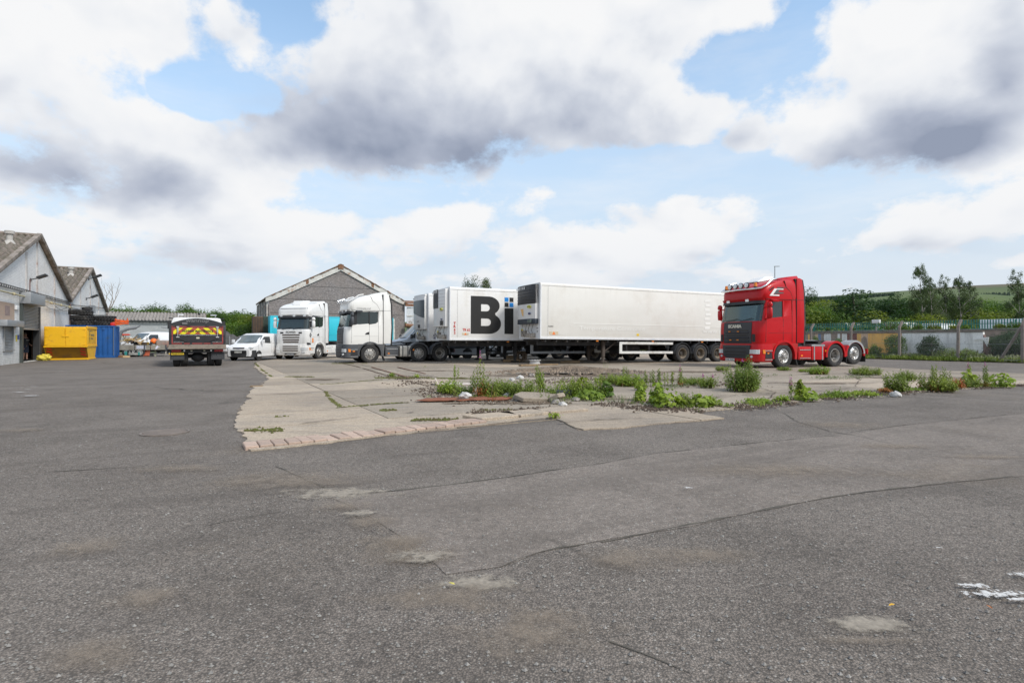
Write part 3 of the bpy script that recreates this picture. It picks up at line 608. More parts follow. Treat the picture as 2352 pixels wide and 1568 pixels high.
def workshop(label, w0, w1, za, first):
    t = thing('workshop', label, 'workshop', UW(U0, w0), TH); W_ = w1-w0; wa = W_/2
    outline = [(0, 0), (W_, 0), (W_, ZE), (wa, za), (0, ZE)]; holes = []
    q = lambda px: on_u(px, U0)-w0
    zz = lambda px, py: zat(py, UW(U0, on_u(px, U0)).y)
    if first:
        d0, d1 = q(20.9), q(39.7); dz = zz(30, 304.5)
        a0, a1 = q(2.7), q(12.6); az0, az1 = zz(7, 349.2), zz(7, 326)
        holes = [rect(d0, 0.02, d1, dz), rect(a0, az0, a1, az1)]
    face(t, 'wall', [outline]+holes, M_WBRICK, -.15, 0, 0, '+x', .30)
    mb = MB(); mb.bx(-28, -.31, .01, .25, 0, ZE-.05); mb.bx(-28, -27.7, .26, W_-.26, 0, ZE); mb.bx(-28, -.31, W_-.25, W_-.01, 0, ZE-.05); mb.build('side_wall', M_WBRICK, t)
    sl = hypot(wa, za-ZE); ang = atan2(za-ZE, wa); me = corr_sheet(1.05, sl/2+.12)
    for i in range(28):
        for row_ in range(2):
            r_ = sl/2*row_
            o = obj('roof_sheet', me, t, (-i*1.0-1.0+.22, -.12+r_*cos(ang), ZE+.08+r_*sin(ang)+.02*row_+random.uniform(-.008, .008)), (ang, 0, 0))
            if i < 3: obj('roof_sheet', me, t, (-i*1.0+.22+.05, W_+.12-r_*cos(ang), ZE+.08+r_*sin(ang)+.02*row_), (ang, 0, pi))
    mb = MB(); mb.prism([(-.2, ZE+.02), (wa, za+.1), (wa, za+.2), (-.2, ZE+.14)], 'x', -28, -3.0)
    mb = MB(); mb.prism([(wa, za), (W_, ZE), (W_, ZE+.06), (wa, za+.06)], 'x', -28, -.32); mb.prism([(0, ZE), (wa, za), (wa, za+.03), (0, ZE+.03)], 'x', -28, -.32); mb.build('roof_deck', M_ROOF, t, smooth=0)
    mb = MB(); mb.tube([(x, wa, za+.16+random.uniform(-.01, .01)) for x in (.2, -6, -13, -20, -28)], .12, 8); mb.build('ridge', M_ROOF, t)
    for s_ in (0, 1):
        y0, z0, y1, z1 = (-.15, ZE-.02, wa, za+.03) if s_ == 0 else (W_+.1, ZE-.02, wa, za+.03)
        mb = MB(); mb.prism([(y0, z0), (y1, z1), (y1, z1+.28), (y0, z0+.28)], 'x', .003, .26); mb.build('barge_board', M_BARGE, t, bevel=.02, seg=1)
    for f in ((.25, .5, .75) if first else (.25, .5, .75)):
        y = W_*f; zt = ZE+(za-ZE)*(1-abs(f-.5)*2)-.25; z0 = ZE*.86 if first and f == .25 else .0
        if first and f == .25: y = q(26)+.0; zt = ZE+(za-ZE)*(y/wa)-.3; z0 = zz(26, 300)
        if first and f == .5: z0 = zz(37, 299)
        mb = MB(); mb.bx(.0, .05, y-.09, y+.09, z0, zt); mb.build('pier', mat('pier_paint', (.50, .48, .46), .8, var=.2, dirt=(.25, .13, .09), dirt_amt=.4), t)
    mb = MB(); mb.cyl((.12, W_-.1, 0), (.12, W_-.1, ZE-.1), .06, 10); mb.build('downpipe', mat('pipe_brown', (.14, .10, .09), .8, var=.3), t)
    px, py = (9.6, 250) if first else (71.0, 284.5)
    yy = wa-1.7; xx = -2.6 if first else -2.8; zr = za-(za-ZE)*1.7/wa
    yy = wa-2.0; xx = on_w(px, w0+yy)-U0; zr = za-(za-ZE)*(wa-yy)/wa
    mb = MB(); mb.cyl((xx, yy, zr-.2), (xx, yy, zr+.62), .15, 14); mb.cyl((xx, yy, zr+.60), (xx, yy, zr+.78), .23, 14); mb.lathe([(.36, -.05), (.16, .25)], (xx, yy, zr+.0), 'z', 14)
    mb.build('roof_cowl', mat('cowl_white', (.42, .40, .37), .8, var=.15), t)
    return t, q, zz, W_
ws1, q, zz, W1 = workshop('nearest white brick workshop gable with a half open roller shutter at the left edge', wL, wV, ZA, True)
Q1 = q
d0, d1 = q(20.9), q(39.7); dz = zz(30, 304.5); sb = zz(30, 328.3)
mb = MB(); n_ = 16
for i in range(n_): z = sb+(dz-sb)*i/n_; h = (dz-sb)/n_; mb.prism([(-.10, z), (-.03, z+h*.35), (-.03, z+h*.6), (-.10, z+h)], 'y', d0, d1); 
mb.bx(-.12, -.02, d0, d1, sb-.06, sb)
mb.build('roller_shutter', M_SHUT, ws1, smooth=0)
e0, e1 = q(19.2), on_u(45.5, U0+.5)-wL; mb = MB(); mb.bx(.002, .5, e0, e1, dz-.02, dz+.62); mb.build('shutter_box', M_GALV, ws1, bevel=.02)
mb = MB(); mb.bx(0.002, .12, d0-.28, d0-.02, 0, dz); mb.build('door_frame', mat('dark_green_frame', (.05, .06, .055), .6), ws1)
mb = MB(); mb.bx(0.002, .03, d1+.01, d1+.08, 0, dz); mb.bx(-.32, -.002, d1-.03, d1, 0, dz); mb.build('door_frame', M_DARK, ws1)  # second box: dark panel added so the lit far jamb reveal looks dark
a0, a1, az0, az1 = q(2.7), q(12.6), zz(7, 349.2), zz(7, 326)
mb = MB(); n_ = 15
for i in range(n_): z = az0+(az1-az0)*i/n_; h = (az1-az0)/n_; mb.prism([(-.02, z), (.03, z+h*.5), (-.02, z+h)], 'y', a0+.08, a1-.08)
mb.build('window_shutter', M_SHUT, ws1, smooth=0)
mb = MB(); mb.bx(.002, .07, a0, a0+.08, az0, az1); mb.bx(.002, .07, a1-.08, a1, az0, az1); mb.bx(.002, .09, a0, a1, az0-.08, az0); mb.build('window_frame', M_GALV, ws1)
mb = MB(); mb.bx(.003, .36, q(-2), q(16), az1+.0, az1+.32); mb.build('shutter_box', M_GALV, ws1, bevel=.015)
mb = MB(); mb.bx(.0, .02, q(-1), q(14.0), zz(7, 319.5), zz(7, 302)); mb.build('bricked_panel', brick_mat('salmon_brick', (.50, .36, .27), (.36, .30, .26), peel=.2), ws1)
mb = MB(); mb.bx(.02, .03, q(4.2), q(9.2), zz(7, 315), zz(7, 305.5)); mb.build('old_patch', mat('old_brown_patch', (.27, .2, .18), .9, var=.2, vscale=6), ws1)
mb = MB(); mb.bx(.003, .1, q(14.3), q(17.2), zz(16, 309.5), zz(16, 305)); mb.build('alarm_box', M_WHITE, ws1, bevel=.02)
mb = MB(); mb.bx(.003, .02, q(15.6), q(16.8), zz(16, 341), zz(16, 334.7)); mb.build('notice', mat('notice_yellow', (.75, .6, .05), .6), ws1)
mb = MB(); mb.bx(.003, .02, q(17.1), q(18.7), zz(18, 339), zz(18, 334.5)); mb.build('notice', mat('notice_blue', (.05, .09, .35), .6), ws1)
mb = MB(); zp = zz(0, 291.5); ze = zz(66, 306.6); zp = (zp+ze)/2
mb.cyl((.22, -3, zp), (.22, W1, zp), .045, 8); 
for i in range(7): mb.cyl((.22, .5+i*2.7, zp), (.22, .75+i*2.7, zp), .085, 8)
mb.build('gas_pipe', mat('yellow_pipe', (.48, .42, .26), .6, var=.2), ws1)
mb = MB()
for zo in (.28, .42): mb.bx(.08, .12, -3, W1, zp+zo-.02, zp+zo+.02)
for i in range(60): y = -3+i*.37; mb.bx(.085, .11, y, y+.04, zp+.28, zp+.42)
mb.build('cable_tray', M_DARK, ws1)
mb = MB(); mb.tube([(.1, wA-wL+.3*i, zp-.05-.35*sin(pi*min(1, i/26))+random.uniform(-.03, .03)) for i in range(27)], .014, 5); mb.tube([(.09, wA-wL+4+.22*i, zp-.1-.22*sin(pi*i/24)) for i in range(25)], .014, 5); mb.build('cable', M_BLACK, ws1)
def floodlight(parent, x, y, z, s_=1, name='floodlight'):
    mb = MB(); mb.box((x+.55*s_, y, z+.12*s_), (.5*s_, .5*s_, .13*s_), Matrix.Rotation(R(-25), 3, 'Y')); mb.cyl((x, y, z-.1*s_), (x+.5*s_, y, z+.05*s_), .035*s_, 6)
    mb.box((x+.02, y, z-.12*s_), (.06, .16*s_, .2*s_)); mb.build(name, M_DARK, parent, bevel=.02, seg=1)
floodlight(ws1, 0, q(30.2), zz(30, 277.5), 1.0)
mb = MB(); mb.cyl((.03, q(29.3), zz(29.3, 299)), (.03, q(29.3), zz(29.3, 279)), .03, 6); mb.build('conduit', mat('conduit_brown', (.18, .11, .1), .7), ws1)
p = G(-.3, 363.2); t = thing('corner_post', 'tall white post with a red lamp at the very left edge', 'post', (p.x, p.y, 0))
mb = MB(); mb.cyl((0, 0, 0), (0, 0, zat(280.5, p.y)), .09, 12); mb.build('pole', M_WHITE, t)
mb = MB(); mb.cyl((0, 0, zat(285.4, p.y)), (.32, 0, zat(285.4, p.y)), .085, 10); mb.build('lamp', mat('red_lens', (.45, .03, .03), .3), t)
ws2, q2, zz2, W2 = workshop('second white brick workshop gable behind the tyre stacks', wV+.02, wE2, ZA2, False)
floodlight(ws2, 0, q2(88.5), zz2(88.5, 277), 1.2); floodlight(ws2, 0, q2(86), zz2(86, 297), 1.1)
mb = MB(); mb.cyl((.1, 0, zz2(75, 306)), (.1, W2, zz2(100, 306)), .03, 6); mb.cyl((.1, 0, zz2(75, 309)), (.1, W2*.5, zz2(85, 310)), .03, 6); mb.build('cable', M_BLACK, ws2)
mb = MB(); mb.bx(.02, 1.0, q2(92), q2(94), zz2(93, 314.6), zz2(93, 314.2)); mb.bx(.02, .3, q2(88.5), q2(91.5), zz2(90, 312.5), zz2(90, 305)); mb.build('shutter_box', M_GALV, ws2)
t = thing('open_door', 'brown wooden door leaf with a torn white edge strip inside the roller shutter doorway', 'door', UW(U0-.45, on_u(31.6, U0-.45)), TH)
mb = MB(); mb.bx(0, .06, .0, on_u(39.4, U0-.45)-on_u(31.6, U0-.45), .02, sb+.35); mb.build('leaf', mat('brown_door', (.075, .04, .022), .7, var=.3, vscale=3), t)
mb = MB(); y_ = .0
for i in range(9): mb.bx(.065, .09, -.02+random.uniform(0, .05), .12+random.uniform(0, .08), .1+i*.29, .1+i*.29+random.uniform(.12, .27))
mb.build('torn_strip', mat('torn_white', (.45, .46, .45), .8, var=.2), t)
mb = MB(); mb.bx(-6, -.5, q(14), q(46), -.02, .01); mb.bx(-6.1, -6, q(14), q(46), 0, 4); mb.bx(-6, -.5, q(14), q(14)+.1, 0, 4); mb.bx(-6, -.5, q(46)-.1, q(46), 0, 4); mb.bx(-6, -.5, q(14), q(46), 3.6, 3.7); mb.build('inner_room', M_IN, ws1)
aY = 60.0; k_ = (104-512)/F; p0 = Vector((k_*aY, aY, 0)); L = on_w(176.5, uw(p0)[1])-uw(p0)[0]+2.2
t = thing('low_store', 'low grey block building with a shallow corrugated roof behind the loaded flat trailer', 'building', p0, TH); he = zat(319.6, aY+1.5); hr = he+1.05
mb = MB(); face(t, 'wall', [[(-3, 0), (L, 0), (L, he), (-3, he)]], M_GBLOCK, 0, 0, 0, '-y', .25)
mb = MB(); mb.prism([(.0, 0), (7, 0), (7, he), (3.5, hr-.1), (0, he)], 'x', L-.2, L); mb.prism([(.14, 0), (7, 0), (7, he), (3.5, hr-.1), (.14, he)], 'x', -3, -2.8); mb.bx(-3, L, 6.8, 7, 0, he); mb.build('side_wall', M_GBLOCK, t)
me = corr_sheet(1.05, hypot(3.9, hr-he)); a_ = atan2(hr-he, 3.9); me.materials.clear(); me.materials.append(M_ROOFL)
for i in range(int(L+4.5)): obj('roof_sheet', me, t, (-3.3+i*1.0, -.4, he-.02+random.uniform(-.01, .01)), (a_, 0, 0)); obj('roof_sheet', me, t, (-2.3+i*1.0, 7.4, he-.02), (a_, 0, pi))
mb = MB(); mb.cyl((-3.3, -.46, he-.12), (L+1, -.46, he-.12), .07, 8); mb.build('gutter', M_DARK, t)
mb = MB(); mb.bx(6.25, 6.4, -.25, -.13, 0, he-.1); mb.build('downpipe', M_WHITE, t)
aY = 69.0; pL = Vector(((268.4-512)/F*aY, aY, 0)); w_ = .2553*aY; zE = zat(297.2, aY); yA = aY+BX.y*w_/2; zA = zat(265.6, yA)
t = thing('gabled_shed', 'large derelict shed with a dark grey gable wall and peeling white bargeboards', 'shed', pL, TH)
face(t, 'gable_wall', [[(0, 0), (w_, 0), (w_, zE-.1), (w_/2, zA-.35), (0, zE-.1)]], M_HARL, 0, 0, 0, '-y', .3)
mb = MB()
for i in range(1, 5):                      # horizontal panel joints of the gable
    z = zE*.45+i*1.75
    x0 = 0 if z < zE else (z-zE)/(zA-zE)*w_/2+.3
    if z < zA-.8: mb.bx(x0+.2, w_-x0-.2, -.18, -.152, z, z+.05)
mb.build('panel_joint', mat('joint_grey', (.12, .11, .105), .9), t)
LEN = 15.5; mb = MB(); pit = .3; k = int(LEN/pit)*2
pts = [(-.02-(.05 if i % 2 else 0), .2+LEN*i/k) for i in range(k+1)]
mb.loft([[(x, y, z) for x, y in pts] for z in (0, zE-.1)], closed=False, caps=False)
mb.build('side_cladding', mat('weathered_cladding', (.30, .29, .28), .8, .1, var=.3, vscale=.8, dirt=(.16, .13, .11), dirt_amt=.5, dscale=.8), t, smooth=0)
for y in (0.1, 3.6, 7.4, 11.2, LEN): mb = MB(); mb.bx(-.2, -.08, y-.08, y+.08, 0, zE-.1); mb.build('cladding_post', M_STEELW, t)
mb = MB(); mb.bx(w_-.1, w_+.1, .2, LEN, 0, zE); mb.bx(0, w_, LEN, LEN+.2, 0, zE); mb.build('back_wall', M_HARL, t)
sl = hypot(w_/2+.4, (zA-zE)*(1+.8/w_)); an = atan2(zA-zE, w_/2)
rs2 = random.Random(5); me = corr_sheet(1.05, sl/3+.1, pitch=.17); me.materials.clear(); me.materials.append(M_ROOF)
for side in (0, 1):
    for i in range(15):
        for r_ in range(3):
            d = -.4+r_*sl/3
            if side == 0: o = obj('roof_sheet', me, t, (d*cos(an), -.35+i*1.03+1.05, zE+d*sin(an)+.1+rs2.uniform(0, .05)), None); o.rotation_euler = Matrix(((0, cos(an), -sin(an)), (-1, 0, 0), (0, sin(an), cos(an)))).to_euler()
            else: o = obj('roof_sheet', me, t, (w_-d*cos(an), -.35+i*1.03, zE+d*sin(an)+.1+rs2.uniform(0, .05)), None); o.rotation_euler = Matrix(((0, -cos(an), sin(an)), (1, 0, 0), (0, sin(an), cos(an)))).to_euler()
for s_ in (0, 1):
    mb = MB(); X_ = lambda x: x if s_ == 0 else w_-x
    mb.prism([(X_(-.35), zE-.55), (X_(.9), zE-.55 if 0 else zE-.1), (X_(w_/2), zA-.62), (X_(w_/2), zA-.02), (X_(-.35), zE-.02)], 'y', -.32, -.18); mb.build('bargeboard', M_STEELW, t)
    mb = MB(); mb.prism([(X_(w_*.25), zE+(zA-zE)*.5-.50), (X_(w_*.27), zE+(zA-zE)*.54-.50), (X_(w_*.27), zE+(zA-zE)*.54+.02), (X_(w_*.25), zE+(zA-zE)*.5)], 'y', -.34, -.321); mb.build('splice_plate', M_GUT, t)
mb = MB()
for _ in range(26):                        # broken roof edge pieces along the verge
    f = rs2.random(); x = f*w_; z = zE+(zA-zE)*(1-abs(f-.5)*2)+.12; mb.box((x, -.3, z), (rs2.uniform(.2, .8), .25, rs2.uniform(.04, .14)), Matrix.Rotation(-an*(1 if f < .5 else -1)+rs2.uniform(-.15, .15), 3, 'Y'))
mb.build('verge_debris', M_GUT, t, smooth=0)['kind'] = 'stuff'
mb = MB(); mb.box((w_/2, -.35, zA-.15), (.7, .15, .6)); mb.build('apex_plate', M_GUT, t)
p1 = UW(*(Vector(uw(pL))+Vector((w_, -.3)))); t = thing('lean_to', 'rusting lean-to of white corrugated panels joined to the right side of the gabled shed', 'lean-to', p1, TH)
zt = zE-.15
for i in range(9):
    mb = MB(); x = .15+i*.75; mb.bx(x, x+.7, -.3-.06*(i % 2), -.24-.06*(i % 2), 2.2 if i in (1, 2) else 0.3, zt-.55-.25*(i == 3)); mb.build('wall_panel', mat('white_panel_rust', (.52, .54, .56), .7, var=.12, dirt=(.2, .16, .13), dirt_amt=.3, dscale=1.5, rnd=.1), t)
for i in range(4): mb = MB(); mb.bx(.1, 7, -.4, -.3, 1.6+i*1.5, 1.7+i*1.5); mb.build('rail', M_STEELW, t)
mb = MB(); mb.bx(-.1, 7, -.55, -.25, zt-.45, zt-.1); mb.build('eaves_beam', M_GUT, t)
mb = MB(); mb.prism([(-.6, zt-.05), (3, zt+.5), (3, zt+.6), (-.6, zt+.05)], 'x', -.1, 7); mb.build('roof', M_GUT, t)
mb = MB(); mb.cyl((-.2, -.6, 3.3), (1.2, -.6, 3.2), .28, 10); mb.build('rusty_pipe', M_GUT, t)
def leaf_mat(name, col, col2, rnd=.18, trans=.25):
    m = bpy.data.materials.new(name); m.use_nodes = True; t = m.node_tree; t.nodes.clear(); k = NT(t)
    P = k.new('ShaderNodeNewGeometry').outputs['Position']; oi = k.new('ShaderNodeObjectInfo').outputs['Random']
    c = k.mix(k.ss(k.noise(P, .9, 4, .65), .35, .65), col, col2)
    f = k.lin(k.noise(P, 6, 3, .7), .3, .7, .65, 1.35); c = k.mix(1.0, c, k.comb(f, f, f), 'MULTIPLY')
    g = k.lin(oi, 0, 1, 1-rnd, 1+rnd); c = k.mix(1.0, c, k.comb(k.lin(oi, 0, 1, 1-rnd*1.4, 1+rnd), g, 1.0), 'MULTIPLY')
    d = k.new('ShaderNodeBsdfPrincipled'); k.put(d.inputs['Base Color'], c); d.inputs['Roughness'].default_value = .55; d.inputs['Specular IOR Level'].default_value = .25
    tr = k.new('ShaderNodeBsdfTranslucent'); k.put(tr.inputs[0], k.mix(1.0, c, (1.5, 1.7, .6), 'MULTIPLY'))
    mx = k.new('ShaderNodeMixShader'); mx.inputs[0].default_value = trans; t.links.new(d.outputs[0], mx.inputs[1]); t.links.new(tr.outputs[0], mx.inputs[2])
    o = k.new('ShaderNodeOutputMaterial'); t.links.new(mx.outputs[0], o.inputs[0]); MATS[name] = m; return m
M_LEAF = leaf_mat('leaf_mid_green', (.062, .12, .016), (.115, .175, .024))
M_LEAFD = leaf_mat('leaf_dark_green', (.022, .055, .014), (.045, .085, .02))
M_LEAFY = leaf_mat('leaf_yellow_green', (.12, .155, .016), (.165, .19, .022))
M_LEAFG = leaf_mat('leaf_grey_green', (.06, .085, .04), (.085, .11, .045))
M_DRY = mat('dry_stem', (.30, .22, .12), .9, var=.3)
M_WEED = leaf_mat('weed_green', (.125, .175, .028), (.185, .225, .04), .1)
M_WEEDB = leaf_mat('weed_bright', (.155, .23, .028), (.225, .28, .035), .1)
M_RED = leaf_mat('weed_red', (.30, .09, .03), (.24, .13, .035), .1)
M_GREY = leaf_mat('weed_silver', (.24, .26, .15), (.2, .22, .12), .1)
M_PINK = mat('pink_flower', (.42, .11, .30), .6, var=.2, vscale=30)
M_YEL = mat('yellow_flower', (.55, .42, .03), .6)
M_BARK = mat('bark', (.085, .07, .055), .95, var=.4, vscale=6, bump=.6, bscale=20)
M_BIRCH = mat('birch_bark', (.42, .38, .34), .85, var=.35, vscale=6, dirt=(.06, .05, .05), dirt_amt=.5, dscale=5)
def crown_mesh(name, clumps, nleaf, size, m, seed, droop=0.0, lean=0.0, shell=.55):
    """leaf-sized faces through the volume of many small clumps"""
    r_ = random.Random(seed); vs = []; fs = []; tot = sum(c[3]**2*max(.3, c[4]) for c in clumps)
    for (cx, cy, cz, rr, sz) in clumps:
        n_ = int(nleaf*rr*rr*max(.3, sz)/tot)
        for _ in range(n_):
            while True:
                d = Vector((r_.uniform(-1, 1), r_.uniform(-1, 1), r_.uniform(-1, 1)))
                if .05 < d.length < 1: break
            q = d.normalized()*(shell+(1-shell)*r_.random())*(1+.35*noise.noise(d.normalized()*2.2+Vector((cx, cy, cz))))
            p = Vector((cx+q.x*rr, cy+q.y*rr, cz+q.z*rr*sz))
            s_ = size*r_.uniform(.6, 1.35)
            nrm = (q+Vector((r_.uniform(-.9, .9), r_.uniform(-.9, .9), r_.uniform(-.4, 1.1)))).normalized()
            a = nrm.orthogonal().normalized(); a = Matrix.Rotation(r_.uniform(0, 6.28), 3, nrm) @ a; b = nrm.cross(a)
            if droop: a = (a+Vector((lean, 0, -droop))).normalized(); b = nrm.cross(a).normalized()
            o = len(vs); vs += [p-a*s_, p+b*s_*.5, p+a*s_, p-b*s_*.5]; fs.append((o, o+1, o+2, o+3))
    me = bpy.data.meshes.new(name); me.from_pydata([tuple(v) for v in vs], [], fs); me.materials.append(m); return me
def trunk_mesh(name, h, r0, seed, m, n=5, lean=0.0, spread=.5, low=.3):
    r_ = random.Random(seed); mb = MB(); path = [Vector((lean*h*(i/8)**1.5+r_.uniform(-.03, .03)*h*.3, r_.uniform(-.02, .02)*h*.3, h*i/8)) for i in range(9)]
    mb.tube(path, [r0*(1-.85*i/8) for i in range(9)], 7)
    for _ in range(n):
        f = r_.uniform(low, .9); b = path[int(f*8)]; a = r_.uniform(0, 6.28); l = h*spread*(1-f*.6)*r_.uniform(.5, 1)
        pp = [b+Vector((cos(a)*l*i/4, sin(a)*l*i/4, l*.75*(i/4)**.8)) for i in range(5)]; mb.tube(pp, [r0*.4*(1-f*.5)*(1-.2*i) for i in range(5)], 5)
    return mb.mesh(name, m, fixn=False)
def clumps_for(kind, seed):
    r_ = random.Random(seed); C_ = []
    if kind == 'round':
        for _ in range(30): a = r_.uniform(0, 6.28); q = r_.uniform(.05, .42); z = r_.uniform(.08, .88); C_.append((q*cos(a)*(1.15-z*.75), q*sin(a)*(1.15-z*.75), z, r_.uniform(.10, .21), r_.uniform(.6, .95)))
    elif kind == 'low':
        for _ in range(26): a = r_.uniform(0, 6.28); q = r_.uniform(0, .66); z = r_.uniform(.0, .66)*(1.15-q); C_.append((q*cos(a), q*sin(a), z+.12, r_.uniform(.16, .30), r_.uniform(.5, .8)))
    elif kind == 'cone':
        for i in range(22): z = .15+.82*i/22; q = .42*(1-z)**.8*r_.random(); a = r_.uniform(0, 6.28); C_.append((q*cos(a), q*sin(a), z, .07+.26*(1-z), .6))
    elif kind == 'tall':
        for _ in range(20): a = r_.uniform(0, 6.28); z = r_.uniform(.15, .95); q = r_.uniform(0, .2)*(1.2-z); C_.append((q*cos(a), q*sin(a), z, r_.uniform(.09, .17), r_.uniform(.7, 1.2)))
    elif kind == 'birch':
        for i in range(80): z = .14+.84*r_.random()**.9; q = r_.uniform(.0, .30)*(1.15-z)+.01; a = r_.uniform(0, 6.28); C_.append((q*cos(a)*1.25-.14*(z-.5), q*sin(a)*1.25, z, r_.uniform(.04, .09)*(1.6-z), r_.uniform(.5, 1.1)))
    return C_
PROTO = {}
def proto(kind, matk, seed):
    key = (kind, matk, seed)
    if key not in PROTO:
        m = {'mid': M_LEAF, 'dark': M_LEAFD, 'yel': M_LEAFY, 'grey': M_LEAFG}[matk]
        n_, s_ = {'round': (9000, .0135), 'low': (8000, .018), 'cone': (8000, .0135), 'tall': (6000, .012), 'birch': (13000, .0085)}[kind]
        cr = crown_mesh('crown', clumps_for(kind, seed), n_, s_, m, seed, .6 if kind == 'birch' else 0, .5 if kind == 'birch' else 0, .3 if kind == 'birch' else .6)
        tr = trunk_mesh('trunk', .92 if kind in ('birch', 'cone', 'tall') else .6, .016 if kind == 'birch' else .025, seed, M_BIRCH if kind == 'birch' else M_BARK, 12 if kind == 'birch' else 6, -.08 if kind == 'birch' else 0)
        PROTO[key] = (cr, tr)
    return PROTO[key]
def tree(name, label, kind, matk, x, y, h, w=1.0, seed=1, rz=None, cat='tree', group=None):
    if kind in ('round', 'low', 'cone') and group: w *= 1.18
    cr, tr = proto(kind, matk, seed % 3); t = thing(name, label, cat, (x, y, 0), 0, group=group)
    rr = random.Random(x*7+y); t.rotation_euler[2] = rr.uniform(0, 6.28) if rz is None else rz
    t.scale = (h*w, h*w, h); obj('crown', cr, t); obj('trunk', tr, t); return t
def tree_px(name, label, kind, matk, px, top, Y, w=1.0, seed=1, rz=None, cat='tree', group=None):
    return tree(name, label, kind, matk, (px-512)/F*Y, Y, zat(top, Y)/.97, w, seed, rz, cat, group)
WL = [(112,306,76,'round','mid',1.1,'bushy tree crowded against the right slope of the second workshop roof'),(122,309,82,'low','yel',1.1,'pale green bush above the left end of the low grey building'),(133,304.5,86,'round','dark',1.0,'dark green rounded tree above the left half of the low building roof'),
      (143,308,80,'round','mid',1.1,'leafy tree above the downpipe of the low building'),(148,307,92,'tall','grey',1.2,'slim grey-green tree standing a little back above the low building'),(157,305.5,84,'round','mid',1.0,'mid green tree with twin tops above the middle of the low building'),
      (163,305.5,90,'round','dark',1.0,'dark tree rising left of the tipper cab'),(171,308,82,'low','yel',1.1,'light green spreading tree above the corrugated roof end'),(178,308,88,'round','mid',1.1,'green tree just left above the tipper lorry'),
      (185,305,92,'tall','mid',1.4,'tallest feathery tree above the tipper cab'),(192,307,86,'round','mid',1.0,'rounded tree directly above the tipper cab roof'),(200,309.5,82,'low','yel',1.1,'yellow-green tree above the right part of the tipper cab'),
      (208,309,88,'round','mid',1.1,'broad tree above the right corner of the tipper'),(216,310.5,84,'round','dark',1.0,'dark rounded tree just right of the tipper'),(224,310,90,'round','mid',1.0,'green tree halfway between tipper and lamp column'),
      (231,311.5,82,'low','mid',1.2,'spreading tree left of the distant lamp column'),(239,311,92,'round','mid',1.1,'bushy tree behind the distant lamp column'),(247,311,84,'round','yel',1.0,'light green tree right of the distant lamp column'),
      (255,312,88,'round','mid',1.1,'green tree touching the left corner of the gabled shed'),(263,313,90,'low','dark',1.2,'dark tree mostly hidden behind the gabled shed corner'),(219,326,74,'low','dark',.9,'low dark bush right beside the tipper body'),(233,324,76,'low','mid',.9,'low rounded bush above the wire fence panels'),
      (246,322,75,'low','dark',.9,'low dark bush above the small white van roof'),(256,325,77,'low','mid',.9,'low bush beside the shed side cladding')]
for i, (px, tp, Y, kd, mk, w, lb) in enumerate(WL): tree_px('broadleaf_tree' if kd != 'low' else 'bush', lb, kd, mk, px, tp, Y, w, i, cat='tree' if kd != 'low' else 'bush', group='trees of the wood behind the yard')
for i, (px, tp, kd, lb) in enumerate(((467.5,281.5,'tall','left one of three tree tops over the roof of the lettered trailer'),(474,280,'tall','middle tree top, highest of three over the lettered trailer roof'),(486,281,'tall','right one of three tree tops over the lettered trailer roof'))):
    tree_px('distant_tree', lb, kd, 'grey', px, tp, 70, .5, i, group='tree tops above the lettered trailer')
r_ = random.Random(77); cl = []
for _ in range(150):
    px = r_.uniform(100, 268); Y = r_.uniform(96, 112); top = 311.5+3*noise.noise(Vector((px*.09, 0, 3)))+max(0, (px-200)*.03)-1.5*(px < 190); h = zat(top, Y); cl.append(((px-512)/F*Y, Y, r_.uniform(.35, .93)*h-.6, r_.uniform(1.2, 2.3), r_.uniform(.6, .9)))
cl2 = []
for _ in range(190):
    px = r_.uniform(798, 1075); Y = r_.uniform(62, 78); top = 300+5*noise.noise(Vector((px*.06, 0, 5)))-7*(max(0, 1-abs(px-935)/70)); h = zat(top, Y); cl2.append(((px-512)/F*Y, Y, r_.uniform(.2, .93)*h-.5, r_.uniform(.8, 1.7), r_.uniform(.6, .95)))
tag(obj('tree_belt', crown_mesh('tree_belt', cl2, 70000, .13, M_LEAFD, 19, shell=.6)), kind='stuff')
tag(obj('far_wood', crown_mesh('far_wood', cl, 60000, .2, M_LEAF, 9, shell=.6)), kind='stuff')
p = Vector(((107-512)/F*72, 72, 0)); t = thing('bare_tree', 'leafless pale tree with thin crooked branches behind the second workshop', 'tree', p); mb = MB(); rb = random.Random(3)
Zt = zat(285, 72)
def limb(b, d, l, r_, n_):
    pp = [b]; 
    for i in range(4): d = (d+Vector((rb.uniform(-.35, .35), rb.uniform(-.35, .35), rb.uniform(-.1, .25)))).normalized(); pp.append(pp[-1]+d*l/4)
    mb.tube(pp, [r_*(1-.18*i) for i in range(5)], 5)
    if n_:
        for _ in range(3): limb(pp[rb.randint(2, 4)], (d+Vector((rb.uniform(-.9, .9), rb.uniform(-.5, .5), rb.uniform(-.3, .4)))).normalized(), l*.6, r_*.45, n_-1)
mb.tube([(0, 0, 0), (0, 0, Zt*.45), (.1, 0, Zt*.62)], [.28, .22, .16], 8)
for a in (-.9, -.2, .5, 1.2): limb(Vector((.1, 0, Zt*.6)), Vector((sin(a), 0, 1)).normalized(), Zt*.3, .09, 2)
mb.build('trunk', mat('pale_dead_wood', (.33, .29, .25), .9), t, fixn=False)
z8 = lambda x: (3180+x/2.568)/4
t8 = lambda y: (1050+y/2.568)/4
